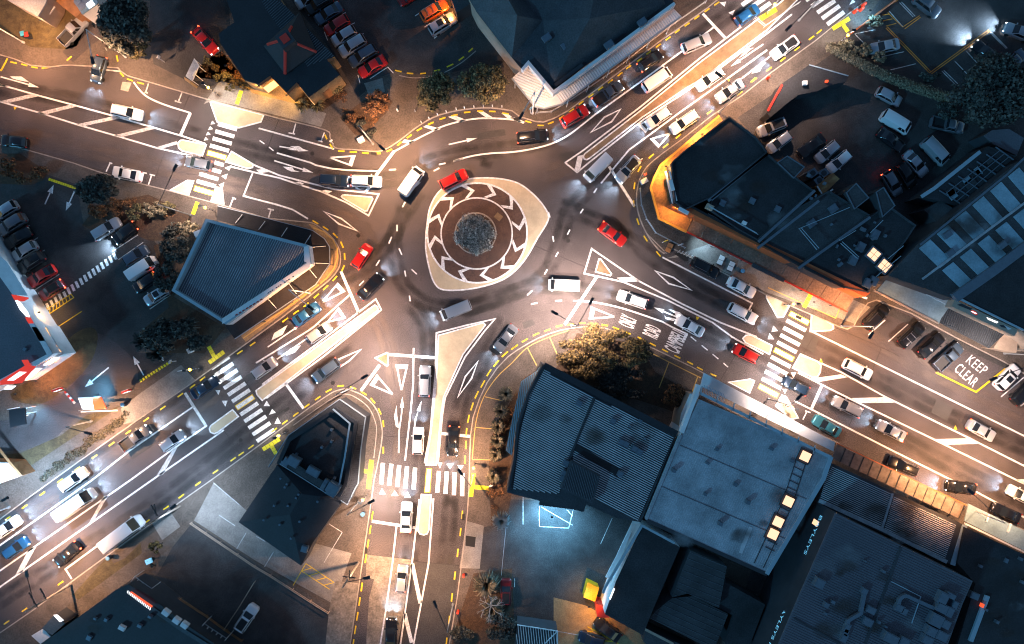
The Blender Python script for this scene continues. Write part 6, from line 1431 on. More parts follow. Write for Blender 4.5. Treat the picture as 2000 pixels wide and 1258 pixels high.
strip("shed_edge", T(2, 4, (378, 210), (425, 285), (500, 235)), .2, 3.95, M_wwall, t)
# yard machinery: a few units by the shed
for i, (x, y, lab) in enumerate(((345, 110, "grey metal unit left of the timber shed"), (430, 110, "pale metal unit directly above the timber shed"), (395, 165, "small blue metal unit touching the timber shed"))):
    a = T(2, 4, (x, y))[0]; t = thing("air_conditioner", lab, "machine", W(*a, 0), group="metal units beside the timber shed")
    p = W(*a, 3.5); o = boxes("casing", [((p.x, p.y, 1.8), (1.3, 1.0, 3.4), R(35))], M_ac); under(t, o); o = tubes("fan_grille", [((p.x, p.y, 3.5), (p.x, p.y, 3.56), .38)], M_dwall, n=12); under(t, o)
# frame structure in the inner yard, top
t, r = building("yard_shed", "low black yard shed with thin pale edges, beside the long hedge", T(1, 4, (110, 640), (250, 545), (320, 495), (620, 582), (600, 630), (490, 650), (380, 700), (230, 730), (140, 800), (20, 900), (-10, 870)), 3.0, M_mem, M_dwall)
strip("roof_edge", T(1, 4, (318, 497), (618, 582)), .12, 3.15, M_bwall, t); strip("red_stripe", T(1, 4, (110, 650), (60, 740), (0, 850)), .3, 3.15, M_redp, t)
a = T(1, 4, (287, 635))[0]; unit(t, *a, 3.1, (.6, .6, .4), 1, 0, M_wwall, "dish"); a = T(1, 4, (455, 622))[0]; unit(t, *a, 3.1, (.35, .3, .4), 1, 0, M_litor, "lamp")

# small annexes crowding the back of the shop row
for q, z, m_, lab in ((T(2, 4, (600, 260), (680, 185), (780, 300), (665, 390)), 6.6, M_mem2, "grey square rooftop annex just below the timber shed"),
                      (T(2, 4, (830, 255), (890, 215), (980, 360), (880, 450)), 6.6, M_mem2, "grey narrow rooftop annex nearest the dark parked cars"),
                      (T(2, 4, (70, 30), (150, -25), (285, 62), (200, 152)), 6.5, M_mem2, "grey rooftop annex between the timber shed and the largest flat roof")):
    t, r = building("rooftop_annex", lab, q, z, m_, M_dwall, par=.15, pw=.12, parm=M_ac)
t = bpy.data.objects["warehouse"]
def stain(t, x, y, z, r, m):
    p = W(x, y, z + .012); n = 12; V = [tuple(p)]; F = []
    for ring, rr in ((1, .55), (2, 1.0)):
        for i in range(n):
            a = 6.2832 * i / n; k = r * rr * rnd.uniform(.8, 1.2); V.append((p.x + k * math.cos(a), p.y + k * .7 * math.sin(a), p.z))
    for i in range(n):
        j = (i + 1) % n; F += [(0, 1 + i, 1 + j), (1 + i, 1 + n + i, 1 + n + j, 1 + j)]
    me = pm("roof_stain", V, F); a = me.attributes.new("wear", 'FLOAT', 'POINT'); a.data.foreach_set("value", [1.0] + [.8] * n + [0.0] * n)
    o = link("roof_stain", me, m); under(t, o)
M_rst = wearm("roof_rust", (0.06, 0.04, 0.03), .7); M_rwt = wearm("roof_bleached", (0.34, 0.36, 0.38), .45)
B_ = bpy.data.objects
for tn, box, z, k in (("warehouse", (1330, 1580, 830, 1060), 7.46, 6), ("lettered_office", (1600, 1820, 1060, 1240), 10.06, 12), ("corrugated_hall", (1040, 1270, 770, 960), 6.81, 9),
                     ("shop_building", (1350, 1440, 270, 380), 6.2, 6), ("shop_building.001", (1420, 1530, 350, 430), 6.0, 6), ("panel_roof_building", (1830, 1960, 400, 520), 6.7, 7), ("striped_roof_shops", (1640, 1840, 960, 1060), 6.07, 7), ("corner_shop_building", (1040, 1100, 60, 100), 6.4, 0), ("hall", (1920, 2000, 1100, 1240), 6.4, 5), ("dark_roof_office", (180, 330, 1200, 1250), 4.4, 4)):
    for i in range(k): stain(B_[tn], rnd.uniform(box[0], box[1]), rnd.uniform(box[2], box[3]), z + .001 * i, rnd.uniform(.6, 2.6), rnd.choice((M_rst, M_rst, M_rwt)))
for tn, box, z, k in (("warehouse", (1340, 1560, 840, 1050), 7.4, 7), ("lettered_office", (1610, 1740, 1070, 1230), 10.0, 8), ("dark_roof_office", (170, 330, 1200, 1250), 4.4, 5), ("hall", (1915, 2000, 1090, 1240), 6.4, 6), ("corrugated_hall", (1130, 1280, 820, 880), 6.7, 4)):
    for i in range(k): s_ = rnd.uniform(.25, .7); unit(B_[tn], rnd.uniform(box[0], box[1]), rnd.uniform(box[2], box[3]), z, (s_, s_ * rnd.uniform(.6, 1.2), rnd.uniform(.15, .6)), .9, .45, name="roof_vent")
# ------------------------------------------------------------------ trees and plants
def leafm(name, c1, c2):
    m = mat(name, c1, 0.75); n = m.node_tree.nodes; l = m.node_tree.links
    g = n.new("ShaderNodeNewGeometry"); r = n.new("ShaderNodeValToRGB"); r.color_ramp.elements[0].position = 0.15; r.color_ramp.elements[1].position = 0.95
    r.color_ramp.elements[0].color = (*[c * .6 for c in c1], 1); r.color_ramp.elements[1].color = (*[min(1, c * 1.25) for c in c2], 1)
    l.new(g.outputs["Random Per Island"], r.inputs[0]); l.new(r.outputs[0], n["Principled BSDF"].inputs["Base Color"])
    return m
L_dark = leafm("dark_foliage", (0.018, 0.022, 0.020), (0.085, 0.09, 0.075)); L_grey = leafm("grey_green_foliage", (0.12, 0.12, 0.11), (0.46, 0.46, 0.42))
L_olive = leafm("olive_foliage", (0.05, 0.045, 0.02), (0.22, 0.18, 0.08)); L_yel = leafm("yellow_green_foliage", (0.035, 0.025, 0.012), (0.19, 0.125, 0.04))
L_rust = leafm("rusty_foliage", (0.07, 0.035, 0.02), (0.28, 0.13, 0.05)); L_hedge = leafm("hedge_foliage", (0.12, 0.10, 0.06), (0.34, 0.28, 0.18)); L_flax = leafm("flax_blade", (0.05, 0.052, 0.032), (0.14, 0.12, 0.08))
M_bark = mat("bark", (0.06, 0.045, 0.035), 0.9, var=0.3, vs=3)
import numpy as np
rng = np.random.default_rng(11)
def leaves(blobs, n, size, z0=0.2):
    """blobs: (x,y,z,rx,ry,rz) metres, leaves spread near the surface of lumpy volumes"""
    vols = np.array([b[3] * b[4] + b[3] * b[5] for b in blobs]); pr = vols / vols.sum()
    idx = rng.choice(len(blobs), n, p=pr); Bq = np.array(blobs)[idx]
    u = rng.normal(size=(n, 3)); u /= np.linalg.norm(u, axis=1)[:, None]; u[:, 2] = np.abs(u[:, 2]) * np.where(rng.random(n) < .8, 1, -.6)
    r = (0.62 + 0.46 * rng.random(n)) * (1 + .12 * np.sin(u[:, 0] * 9 + Bq[:, 0]) + .12 * np.sin(u[:, 1] * 8 + Bq[:, 1]))
    c = Bq[:, :3] + u * r[:, None] * Bq[:, 3:6]; c[:, 2] = np.maximum(c[:, 2], z0)
    nn = u + rng.normal(scale=.55, size=(n, 3)); nn /= np.linalg.norm(nn, axis=1)[:, None]
    a = np.cross(nn, rng.normal(size=(n, 3))); a /= np.linalg.norm(a, axis=1)[:, None]; b = np.cross(nn, a)
    s = size * (0.6 + 0.8 * rng.random(n))[:, None]
    V = np.stack([c - a * s * .9, c + b * s * .5, c + a * s * .9, c - b * s * .5], 1).reshape(-1, 3)
    me = bpy.data.meshes.new("crown"); me.vertices.add(4 * n); me.vertices.foreach_set("co", V.ravel())
    me.loops.add(4 * n); me.loops.foreach_set("vertex_index", np.arange(4 * n, dtype=np.int32))
    me.polygons.add(n); me.polygons.foreach_set("loop_start", np.arange(0, 4 * n, 4, dtype=np.int32)); me.polygons.foreach_set("loop_total", np.full(n, 4, dtype=np.int32))
    me.update(); me.validate(); return me
def crown_blobs(cx, cy, rx, ry, h, k=16, zc=None, br=(.20, .34), ring=.82):
    out = []; zc = h * .62 if zc is None else zc
    for i in range(k):
        a = rnd.uniform(0, 6.283); q = math.sqrt(rnd.random()) * ring
        s = rnd.uniform(*br)
        out.append((cx + rx * q * math.cos(a), cy + ry * q * math.sin(a), zc + (1 - q) * h * .16 + rnd.uniform(-.05, .05) * h, rx * s, ry * s, h * rnd.uniform(.12, .22)))
    return out
def core(blobs, m, t, s=.72):
    V, F = [], []
    bm = bmesh.new(); bmesh.ops.create_icosphere(bm, subdivisions=1, radius=1); vs = [v.co.copy() for v in bm.verts]; fs = [tuple(v.index for v in f.verts) for f in bm.faces]; bm.free()
    for b in blobs:
        k = len(V); V += [(b[0] + v.x * b[3] * s, b[1] + v.y * b[4] * s, b[2] - .1 + v.z * b[5] * s) for v in vs]; F += [tuple(k + i for i in f) for f in fs]
    o = link("inner_foliage", pm("inner_foliage", V, F), m); under(t, o)
def tree(px, py, rx, ry, h, m, label, name="tree", n=5000, size=.2, group=None, k=16, trunk=True, br=(.20, .34), ring=.82):
    zc = h * .62; p = W(px, py, zc); s = S * (CH - zc) / CH
    rx, ry = rx * s, ry * s
    t = thing(name, label, {"tree": "tree", "bush": "bush"}.get(name, name), (p.x, p.y, 0), 0, group)
    bl = crown_blobs(p.x, p.y, rx, ry, h, int(k * 1.5), br=br, ring=ring)
    o = link("crown", leaves(bl, n, size), m); under(t, o); core(bl, m, t)
    if trunk:
        sg = [((p.x, p.y, 0.05), (p.x, p.y, h * .5), .22 * h / 6, .12 * h / 6)]
        for i in range(5):
            a = rnd.uniform(0, 6.28); sg.append(((p.x, p.y, h * .35), (p.x + rx * .5 * math.cos(a), p.y + ry * .5 * math.sin(a), h * .62), .1, .04))
        o = tubes("trunk", sg, M_bark, n=7); under(t, o)
    return t
def blades(px, py, r, h, n, m, label, name="flax_plant", group=None, droop=.5, z=.12, w=.09):
    p = W(px, py, h * .5); r = r * S; t = thing(name, label, "plant", (p.x, p.y, 0), 0, group); V, F = [], []
    for i in range(n):
        a = rnd.uniform(0, 6.283); L = r * rnd.uniform(.55, 1.05); hh = h * rnd.uniform(.5, 1)
        d = Vector((math.cos(a), math.sin(a), 0)); s = Vector((-d.y, d.x, 0)) * w
        for k_, (q, zz, ws) in enumerate(((.04, .0, .7), (.4, hh * .9, 1), (.75, hh, .8), (1.0, hh * droop, .08))):
            c = Vector((p.x, p.y, z + zz)) + d * L * q; V += [c - s * ws, c + s * ws]
        b = len(V) - 8; F += [(b, b + 1, b + 3, b + 2), (b + 2, b + 3, b + 5, b + 4), (b + 4, b + 5, b + 7, b + 6)]
    o = link("leaves", pm("leaves", V, F), m); under(t, o)
    o = tubes("stem", [((p.x, p.y, z - .05), (p.x, p.y, z + h * .25), .09)], M_bark, n=6); under(t, o)
    return t
tree(928, 459, 43, 42, 2.6, L_grey, "round silver grey shrub mass filling the roundabout planter", "bush", 9000, .15, k=26, trunk=False, br=(.22, .36), ring=.74)
tree(250, 48, 51, 58, 9, L_dark, "big dark evergreen tree above the western road", n=9000, size=.26, k=24)
tree(272, 100, 22, 18, 3.5, L_olive, "olive bush growing under the big dark evergreen tree", "bush", 1800, .16, trunk=False)
tree(735, 203, 28, 27, 4.2, L_rust, "rusty orange shrub in the planter below the concrete pad", n=3000, size=.15)
tree(850, 180, 40, 38, 5.2, L_olive, "left one of two olive trees above the curved hatched kerb", n=5500, size=.18, k=20)
tree(943, 165, 48, 42, 5.5, L_olive, "right one of two olive trees above the curved hatched kerb", n=6500, size=.18, k=22)
tree(1176, 686, 92, 56, 5.4, L_yel, "large tree with yellow lit top beside the corrugated hall", n=17000, size=.17, k=30, br=(.13, .24), ring=.9)
tree(1200, 738, 55, 30, 3.2, L_dark, "dark low shrubbery in the shade behind the yellow lit tree", "bush", 4000, .2, k=16, trunk=False)
tree(1320, 774, 25, 24, 3.0, L_rust, "rusty round bush beside the faded side wall", "bush", 2200, .16, trunk=False)
tree(1190, 770, 70, 16, 2.2, L_dark, "dark planting strip along the striped hall roof", "bush", 3000, .18, k=14, trunk=False)
tree(193, 371, 44, 31, 4.5, L_dark, "dark spreading tree beside the car park entrance humps", n=5500, size=.22, k=18)
tree(348, 478, 34, 38, 4.5, L_dark, "dark shrub mass along the upper left side of the blue roofed shop", "bush", 4500, .2, k=18, trunk=False)
tree(325, 545, 22, 36, 4.0, L_dark, "dark shrub mass beside the lower left corner of the blue roofed shop", "bush", 3000, .2, k=14, trunk=False)
tree(365, 450, 26, 18, 3.5, L_hedge, "pale tipped bush at the top corner of the blue roofed shop", "bush", 2000, .18, trunk=False)
tree(330, 655, 52, 30, 6, L_dark, "dark tree with orange lit branches over the car park exit", n=5500, size=.24, k=18)
tree(390, 668, 26, 22, 4, L_dark, "dark bush between the exit tree and the yellow pavement strip", "bush", 2000, .2, trunk=False)
for x, y, r_, m_, l in ((230, 402, 26, L_rust, "rusty bush in the car park bed, below the dark spreading tree"), (262, 415, 24, L_olive, "olive bush in the car park bed behind the two backed cars"), (300, 410, 25, L_hedge, "pale bush at the footpath end of the car park bed"), (195, 412, 20, L_rust, "low rusty bush at the car park corner of the bed"), (330, 402, 14, L_olive, "smallest olive bush at the tip of the car park bed")):
    tree(x, y, r_, r_ * .7, 1.8, m_, l, "bush", 1500, .15, group="bushes in the car park bed", trunk=False, k=9)
for x, y, l in ((12, 338, "leftmost low bush in the western corner garden"), (45, 345, "middle low bush in the western corner garden"), (75, 338, "rightmost low bush in the western corner garden"), (20, 318, "upper low bush in the western corner garden")):
    tree(x, y, 22, 14, 1.6, L_rust, l, "bush", 1100, .15, group="bushes in the western corner garden", trunk=False, k=8)
for x, y, l in ((620, 205, "spiky bush right of the restaurant's lit bay"), (592, 205, "spiky bush below the restaurant's black roof tip"), (655, 170, "spiky bush near the last red parked sedan"), (640, 150, "upper spiky bush by the restaurant's right corner")):
    blades(x, y, 17, 1.3, 90, L_olive, l, "garden_plant", "spiky plants round the restaurant")
for i, (x, y) in enumerate(((405, 118), (420, 132), (440, 150), (460, 160), (425, 152), (478, 168), (450, 172))):
    tree(x, y, 13, 10, 1.0, L_yel if i % 2 else L_olive, "low %s plant, number of its row counted from the shelter: %s" % (("olive", "yellow")[i % 2], ("first", "second", "third", "fourth", "fifth", "sixth", "seventh")[i]), "bush", 500, .12, group="low plants beside the restaurant wall", trunk=False, k=6)
tree(725, 262, 14, 12, 1.0, L_dark, "dark ground plant beside the street lamp base at the bend", "bush", 700, .12, trunk=False, k=6)
tree(685, 232, 15, 12, 1.2, L_rust, "rusty ground plant at the left tip of the triangular bed", "bush", 900, .12, trunk=False, k=6)
tree(708, 245, 13, 12, 1.1, L_dark, "dark ground plant in the middle of the triangular bed", "bush", 700, .12, trunk=False, k=6)
tree(1932, 180, 78, 72, 9, L_dark, "huge dark tree between the two eastern car parks", n=13000, size=.27, k=34)
tree(1706, 42, 17, 12, 1.8, L_hedge, "round bush beside the yellow lined upper car park corner", "bush", 1200, .14, trunk=False, k=8)
tree(1655, 92, 24, 16, 2.2, L_hedge, "wide bush at the street end of the long hedge", "bush", 2000, .15, trunk=False, k=10)
tree(1690, 98, 16, 13, 2.0, L_hedge, "bush touching the nose of the silver sedan by the hedge", "bush", 1300, .14, trunk=False, k=8)
tree(1716, 112, 15, 12, 1.8, L_hedge, "bush under the boot side of the silver sedan by the hedge", "bush", 1200, .14, trunk=False, k=8)
tree(1850, 215, 26, 18, 2.5, L_dark, "dark bush at the lower end of the long hedge", "bush", 1800, .18, trunk=False, k=9)
tree(1815, 150, 22, 12, 1.8, L_dark, "dark bush at the corner of the orange lined bays", "bush", 1300, .16, trunk=False, k=8)
# long hedge
t = thing("hedge", "long clipped hedge running between the two eastern car parks", "hedge", W(1740, 140, 0))
hb = []
for i in range(30):
    f = i / 29; x, y = 1622 + 225 * f, 92 + 98 * f + 9 * math.sin(f * 3.1); p = W(x, y, 1.6); hb.append((p.x, p.y, 1.5, .75, .75, .7))
o = link("foliage", leaves(hb, 9000, .12), L_hedge); under(t, o); core(hb, L_hedge, t, .85)
for x, y, l in ((988, 770, "uppermost"), (978, 803, "second from the top"), (973, 833, "third from the top"), (971, 861, "fourth from the top"), (968, 888, "fifth from the top"), (964, 930, "sixth from the top")):
    blades(x, y, 17, 1.4, 130, L_flax, l + " flax plant beside the corrugated hall", "flax_plant", "flax plants along the corrugated hall")
blades(979, 1017, 20, 1.8, 150, mat("silver_blade", (.13, .16, .17), .6), "silvery spiky plant alone below the flax row", "flax_plant")
blades(950, 1141, 30, 2.6, 170, L_flax, "large fan palm above the bare tree by the red bollards", "palm")
blades(962, 1188, 26, 2.0, 120, L_flax, "fan palm mixed into the bare tree", "palm")
tree(975, 1225, 42, 28, 3.2, L_dark, "dark bush mass below the bare tree", "bush", 3500, .18, trunk=False)
tree(900, 1238, 26, 18, 1.6, L_dark, "low dark ground plants beside the south road", "bush", 1600, .16, trunk=False)
for x, y, r_, l in ((285, 668, 20, "leftmost palm at the car park exit"), (312, 690, 17, "lower palm at the car park exit"), (365, 640, 18, "upper palm behind the exit tree")):
    blades(x, y, r_ * 1.3, 4.0, 60, L_dark, l, "palm", "palms at the car park exit", w=.14)
tree(305, 1068, 13, 13, 3.0, L_yel, "small round olive tree beside the driveway slab of the lower lot", n=1600, size=.12, k=8)
tree(298, 1098, 9, 12, 1.0, L_dark, "scrubby plant below the small round olive tree", "bush", 500, .12, trunk=False, k=5)
# bare tree
p = W(958, 1190, 4); t = thing("bare_tree", "leafless pale tree beside the dark red car", "tree", (p.x, p.y, 0))
sg = [((p.x, p.y, .1), (p.x, p.y, 3.0), .16, .12)]
def branch(a, d, L, r, k):
    b = a + d * L; sg.append((tuple(a), tuple(b), r, r * .6))
    if k:
        for _ in range(3):
            e = (d + Vector((rnd.uniform(-.8, .8), rnd.uniform(-.8, .8), rnd.uniform(-.2, .4)))).normalized(); branch(b, e, L * .68, r * .62, k - 1)
for i in range(6):
    a = i * 1.05 + .3; branch(Vector((p.x, p.y, 2.8)), Vector((math.cos(a), math.sin(a), .55)).normalized(), 1.1, .08, 2)
o = tubes("trunk", sg, mat("pale_bark", (.24, .25, .25), .8), n=5); under(t, o)
# rough verge of dry plants
gb = []
for i in range(60):
    f = i / 59; a = T(3, 1, (330 + 620 * f, 1200 - 450 * f))[0]; p = W(a[0] + rnd.uniform(-5, 5), a[1] + rnd.uniform(-8, 8), .2); gb.append((p.x, p.y, .14, .55, .45, .14))
o = link("dry_ground_cover", leaves(gb, 7000, .09, .13), L_flax, kind='stuff')
gb = []
for q in (T(1, 1, (1560, 540), (1700, 420), (1850, 600)), T(1, 2, (400, 790), (600, 680), (660, 740)), T(3, 3, (-120, 1000), (-60, 800), (60, 560), (150, 420)), T(4, 2, (1800, 60), (1850, 200), (1900, 40)), T(2, 1, (700, 380), (1000, 300), (1300, 420), (900, 430)), T(1, 2, (700, 880), (900, 930))):
    for _ in range(26):
        a, b = rnd.choice(q), rnd.choice(q); f = rnd.random(); p = W(a[0] + (b[0] - a[0]) * f + rnd.uniform(-8, 8), a[1] + (b[1] - a[1]) * f + rnd.uniform(-8, 8), .2); gb.append((p.x, p.y, .16, .4, .4, .16))
o = link("garden_ground_cover", leaves(gb, 9000, .08, .13), L_rust, kind='stuff')

# ------------------------------------------------------------------ street lamps and their light
M_pole = mat("lamp_post_grey", (0.40, 0.42, 0.43), 0.45, metal=0.4); M_head = mat("dark_lamp_head", (0.02, 0.025, 0.03), 0.4)
M_lamp = mat("street_lamp_lit", (1, .9, .8), .5, emit=(1.0, 0.62, 0.34), es=12); M_lampw = mat("white_lamp_lit", (1, 1, 1), .5, emit=(.9, .95, 1.0), es=12)
AMBR = (1.0, 0.47, 0.20); WARM = (1.0, 0.55, 0.30); SOFT = (1.0, 0.74, 0.62); COOL = (0.80, 0.86, 1.0)
def lamp(base, head, label, h=9.5, col=WARM, e=10500, m=M_pole, light=True, size=142, heads=None):
    b = W(*base, 0); t = thing("street_lamp", label, "street lamp", (b.x, b.y, 0), group="street lamps")
    o = tubes("post", [((b.x, b.y, 0), (b.x, b.y, h), .11, .07)], m, n=8); under(t, o)
    o = tubes("base", [((b.x, b.y, 0.0), (b.x, b.y, .5), .2, .16)], m, n=8); under(t, o)
    for hd in (heads or [head]):
        q = W(*hd, h + .3); d = q - Vector((b.x, b.y, h)); dn = Vector((d.x, d.y, 0)).normalized()
        o = tubes("arm", [((b.x, b.y, h - .05), tuple(q - dn * .5), .05)], M_head if m is not M_steel else m, n=6); under(t, o)
        o = boxes("lamp_head", [((q.x, q.y, q.z + .03), (1.0, .36, .16), math.atan2(dn.y, dn.x)), ((q.x + dn.x * .15, q.y + dn.y * .15, q.z + .13), (.6, .26, .08), math.atan2(dn.y, dn.x))], M_head); under(t, o)
        o = boxes("lamp_glass", [((q.x, q.y, q.z - .08), (.7, .28, .05), math.atan2(dn.y, dn.x))], M_lamp if col != COOL else M_lampw); under(t, o)
        if light:
            ld = bpy.data.lights.new("lamp_light", 'SPOT'); ld.energy = e; ld.color = col; ld.spot_size = R(size); ld.spot_blend = .6; ld.shadow_soft_size = .2
            lo = bpy.data.objects.new("lamp_light", ld); C.objects.link(lo); lo.location = (q.x, q.y, q.z - .16); under(t, lo)
    return t
E = 11000
lamp((729, 282), (746, 289), "street lamp on the pavement tip left of the hatched curve", e=E * 1.3)
lamp((688, 758), (712, 736), "street lamp with long arm at the rounded corner of the flat roofed shop", e=E * 1.2, col=SOFT)
lamp((1116, 636), None, "double headed street lamp beside the yellow lit tree", e=E * 1.05, heads=[(1083, 611), (1155, 588)], col=SOFT)
lamp((1404, 221), (1403, 145), "street lamp with curved arm over the north-east traffic lanes", e=E * .95, col=AMBR)
lamp((374, 421), (342, 328), "street lamp beside the western zebra crossing", e=E * .8, col=SOFT)
lamp((1642, 637), (1701, 655), "street lamp on the kerb bend beside the black car", e=E * 1.0, col=AMBR)
lamp((1500, 779), (1561, 775), "street lamp behind the grey flat canopy at the south-east crossing", h=8, e=E * .6, col=SOFT)
lamp((925, 928), (899, 922), "street lamp beside the southern zebra crossing on the garden side", h=7, e=E * .7)
lamp((700, 980), (725, 980), "street lamp below the white pavement strip of the southern crossing", h=7, e=E * .6, col=SOFT)
lamp((605, 572), (607, 601), "white street lamp beside the black verandah", m=M_steel, e=E * .95, col=AMBR)
lamp((247, 112), (181, 118), "white street lamp under the big dark tree", m=M_steel, e=E * .7)
lamp((48, 84), (-20, 50), "white street lamp by the dirt yard at the western edge", m=M_steel, e=E * .7, col=AMBR)
lamp((1040, 222), (1018, 226), "street lamp by the rounded verandah corner", e=E * .5, m=M_steel)
lamp((180, 822), (172, 846), "short street lamp on the takeaway's roadside lawn", h=6, e=E * .5)
lamp((20, 990), (10, 975), "street lamp at the western edge of the south-west road", e=E * 1.05, col=(.42, .68, 1.0), h=9)
lamp((1872, 985), (1895, 960), "street lamp at the end of the glass canopy", e=E * .9, col=AMBR)
lamp((2030, 1030), (2030, 960), "street lamp near the eastern edge above the blue verandah", e=E * .8)
lamp((1960, 690), (1940, 740), "street lamp on the footpath beside KEEP CLEAR", e=E * .8, col=SOFT)
lamp((1560, 40), (1540, 55), "street lamp at the kerb below the north-east crossing", e=E * .9, col=SOFT)
lamp((885, 1180), (850, 1180), "street lamp on the garden side near the southern edge", e=E * .5, h=9)
# round utility poles with cross arms
def upole(base, top, label, ends, lamp_end=None, e=0, col=None):
    b = W(*base, 0); h = 9.5; t = thing("utility_pole", label, "utility pole", (b.x, b.y, 0), group="wooden utility poles")
    o = tubes("pole", [((b.x, b.y, 0), (b.x, b.y, h), .16, .12)], mat("weathered_pole", (.34, .29, .24), .85, var=.2, vs=2), n=8); under(t, o)
    for k, (a, c) in enumerate(ends):
        pa, pc = W(*a, h - .3 - .5 * k), W(*c, h - .3 - .5 * k); o = tubes("crossarm", [(pa, pc, .07)], M_dwall, n=6); under(t, o)
        for f in (.08, .3, .7, .92):
            q = pa.lerp(pc, f); o = tubes("insulator", [(q, q + Vector((0, 0, .25)), .07)], M_head, n=6); under(t, o)
    if lamp_end:
        q = W(*lamp_end, 8); o = tubes("arm", [((b.x, b.y, 7.8), (q.x, q.y, 8.05), .05)], M_head, n=6); under(t, o); o = boxes("lamp_head", [((q.x, q.y, 8), (.9, .4, .15), math.atan2(q.y - b.y, q.x - b.x))], M_head); under(t, o)
        ld = bpy.data.lights.new("lamp_light", 'SPOT'); ld.energy = e; ld.color = col or WARM; ld.spot_size = R(150); ld.spot_blend = .6; ld.shadow_soft_size = .2
        lo = bpy.data.objects.new("lamp_light", ld); C.objects.link(lo); lo.location = (q.x, q.y, 7.85); under(t, lo)
upole((352, 989), None, "utility pole with two crossarms beside the pale driveway slab", [(tuple(T(4, 1, (1162, 188))[0]), tuple(T(4, 1, (1210, 275))[0])), (tuple(T(4, 1, (1185, 182))[0]), tuple(T(4, 1, (1200, 262))[0]))], T(4, 1, (1330, 205))[0], E * .4, (.62, .78, 1.0))
upole((140, 1141), None, "utility pole with crossed arms beside the mown grass", [(T(4, 1, (220, 860))[0], T(4, 1, (290, 980))[0]), (T(4, 1, (310, 830))[0], T(4, 1, (355, 915))[0])], T(4, 1, (205, 720))[0], E * .8)  # this pole's lamp is added to light the south-west road
upole((701, 1098), None, "utility pole with two crossarms beside the worn concrete lane", [(T(4, 2, (665, 738))[0], T(4, 2, (765, 750))[0]), (T(4, 2, (718, 690))[0], T(4, 2, (718, 760))[0])], T(4, 2, (850, 750))[0], E * .6)
# crossing beacons
def beacon(px, py, label, e=900, col=(1.0, .86, .66)):
    p = W(px, py, 3.2); t = thing("crossing_beacon", label, "beacon", (p.x, p.y, 0), group="striped crossing beacons")
    for k in range(7):
        o = tubes("pole_band", [((p.x, p.y, .1 + .45 * k), (p.x, p.y, .55 + .45 * k), .055)], M_steel if k % 2 else M_dwall, n=8); under(t, o)
    o = ball("globe", (p.x, p.y, 3.4), .2, mat("amber_globe_lit", (1, .6, .05), .4, emit=(1.0, .62, .04), es=9)); under(t, o)
    d = Vector((0 - p.x, 0 - p.y, 0)).normalized()
    o = tubes("flood_bracket", [((p.x, p.y, 3.1), (p.x, p.y, 5.0), .05)], M_pole, n=6); under(t, o)
    o = boxes("floodlight", [((p.x, p.y, 5.1), (.5, .3, .14), 0)], M_head); under(t, o); o = boxes("flood_glass", [((p.x, p.y, 5.01), (.4, .22, .03), 0)], M_lampw); under(t, o)
    return t, p
def flood(t, p, aim, e, col=(1.0, .90, .80), z=4.9, size=105):
    ld = bpy.data.lights.new("flood_light", 'SPOT'); ld.energy = e; ld.color = col; ld.spot_size = R(size); ld.spot_blend = .7; ld.shadow_soft_size = .15
    lo = bpy.data.objects.new("flood_light", ld); C.objects.link(lo); lo.location = (p.x, p.y, z)
    q = W(*aim, 0) - lo.location; lo.rotation_euler = q.to_track_quat('-Z', 'Y').to_euler(); under(t, lo)
for px, py, lab, aim, e in ((408, 172, "crossing beacon on the pavement above the western zebra crossing", (440, 225), 1500), (402, 406, "crossing beacon by the yellow strip below the western zebra crossing", (410, 350), 900),
                      (372, 722, "crossing beacon above the south-west zebra crossing", (440, 745), 600), (545, 851, "crossing beacon at the lower end of the south-west zebra crossing", (512, 812), 1300),
                      (709, 976, "crossing beacon on the left of the southern zebra crossing", (760, 945), 1500), (925, 914, "crossing beacon on the right of the southern zebra crossing", (880, 925), 900),
                      (1549, 594, "crossing beacon above the south-east zebra crossing by the shops", (1540, 620), 1500), (1546, 796, "crossing beacon at the lower end of the south-east zebra crossing", (1515, 745), 1300)):
    t, p = beacon(px, py, lab); flood(t, p, aim, e)
t, p = beacon(1512, 10, "crossing beacon on the brown median at the north-east crossing"); flood(t, p, (1490, 30), 900)
t, p = beacon(1655, 70, "crossing beacon by the orange edged wall at the north-east crossing"); flood(t, p, (1625, 40), 1100)
# bollards, shelters, signs, posts
M_red = mat("red_bollard_glow_paint", (.65, .05, .02), .5, emit=(1, .06, .02), es=.15)  # faint red emission put into the paint
def bollard(px, py, label, m=M_red, h=1.0, r=.22, group="red bollards", name="bollard"):
    p = W(px, py, h); t = thing(name, label, name.replace("_", " "), (p.x, p.y, 0), group=group)
    o = tubes("body", [((p.x, p.y, .1), (p.x, p.y, h), r, r * .8)], m, n=10); under(t, o); o = ball("cap", (p.x, p.y, h), r * .8, m, sz=(1, 1, .5)); under(t, o)
    return t
bollard(905, 1127, "red bollard near the light driveway, south road"); bollard(894, 1198, "red bollard near the southern edge, south road"); bollard(1503, 149, "red bollard opposite the traffic arrows, north-east road")
for x, y, k in ((1674, 19, "lower left"), (1686, 15, "middle"), (1691, 6, "upper right")): bollard(x, y, k + " one of three red bollards beside the blue lit plaza", r=.26)
for i, (x, y) in enumerate(T(1, 2, (1218, 845), (1265, 930), (1325, 900), (1390, 870), (1458, 848), (1535, 828), (1598, 818), (1672, 812), (1745, 808), (1815, 806), (1888, 810))):
    bollard(x, y, "slim white bollard along the curved kerb, %s from the left" % ("first second third fourth fifth sixth seventh eighth ninth tenth eleventh".split()[i]), m=M_wwall, h=.9, r=.08, group="slim white bollards on the curve")
bollard(775, 213, "short pale marker post at the end of the planter edging", m=M_wwall, r=.14, group="marker posts")
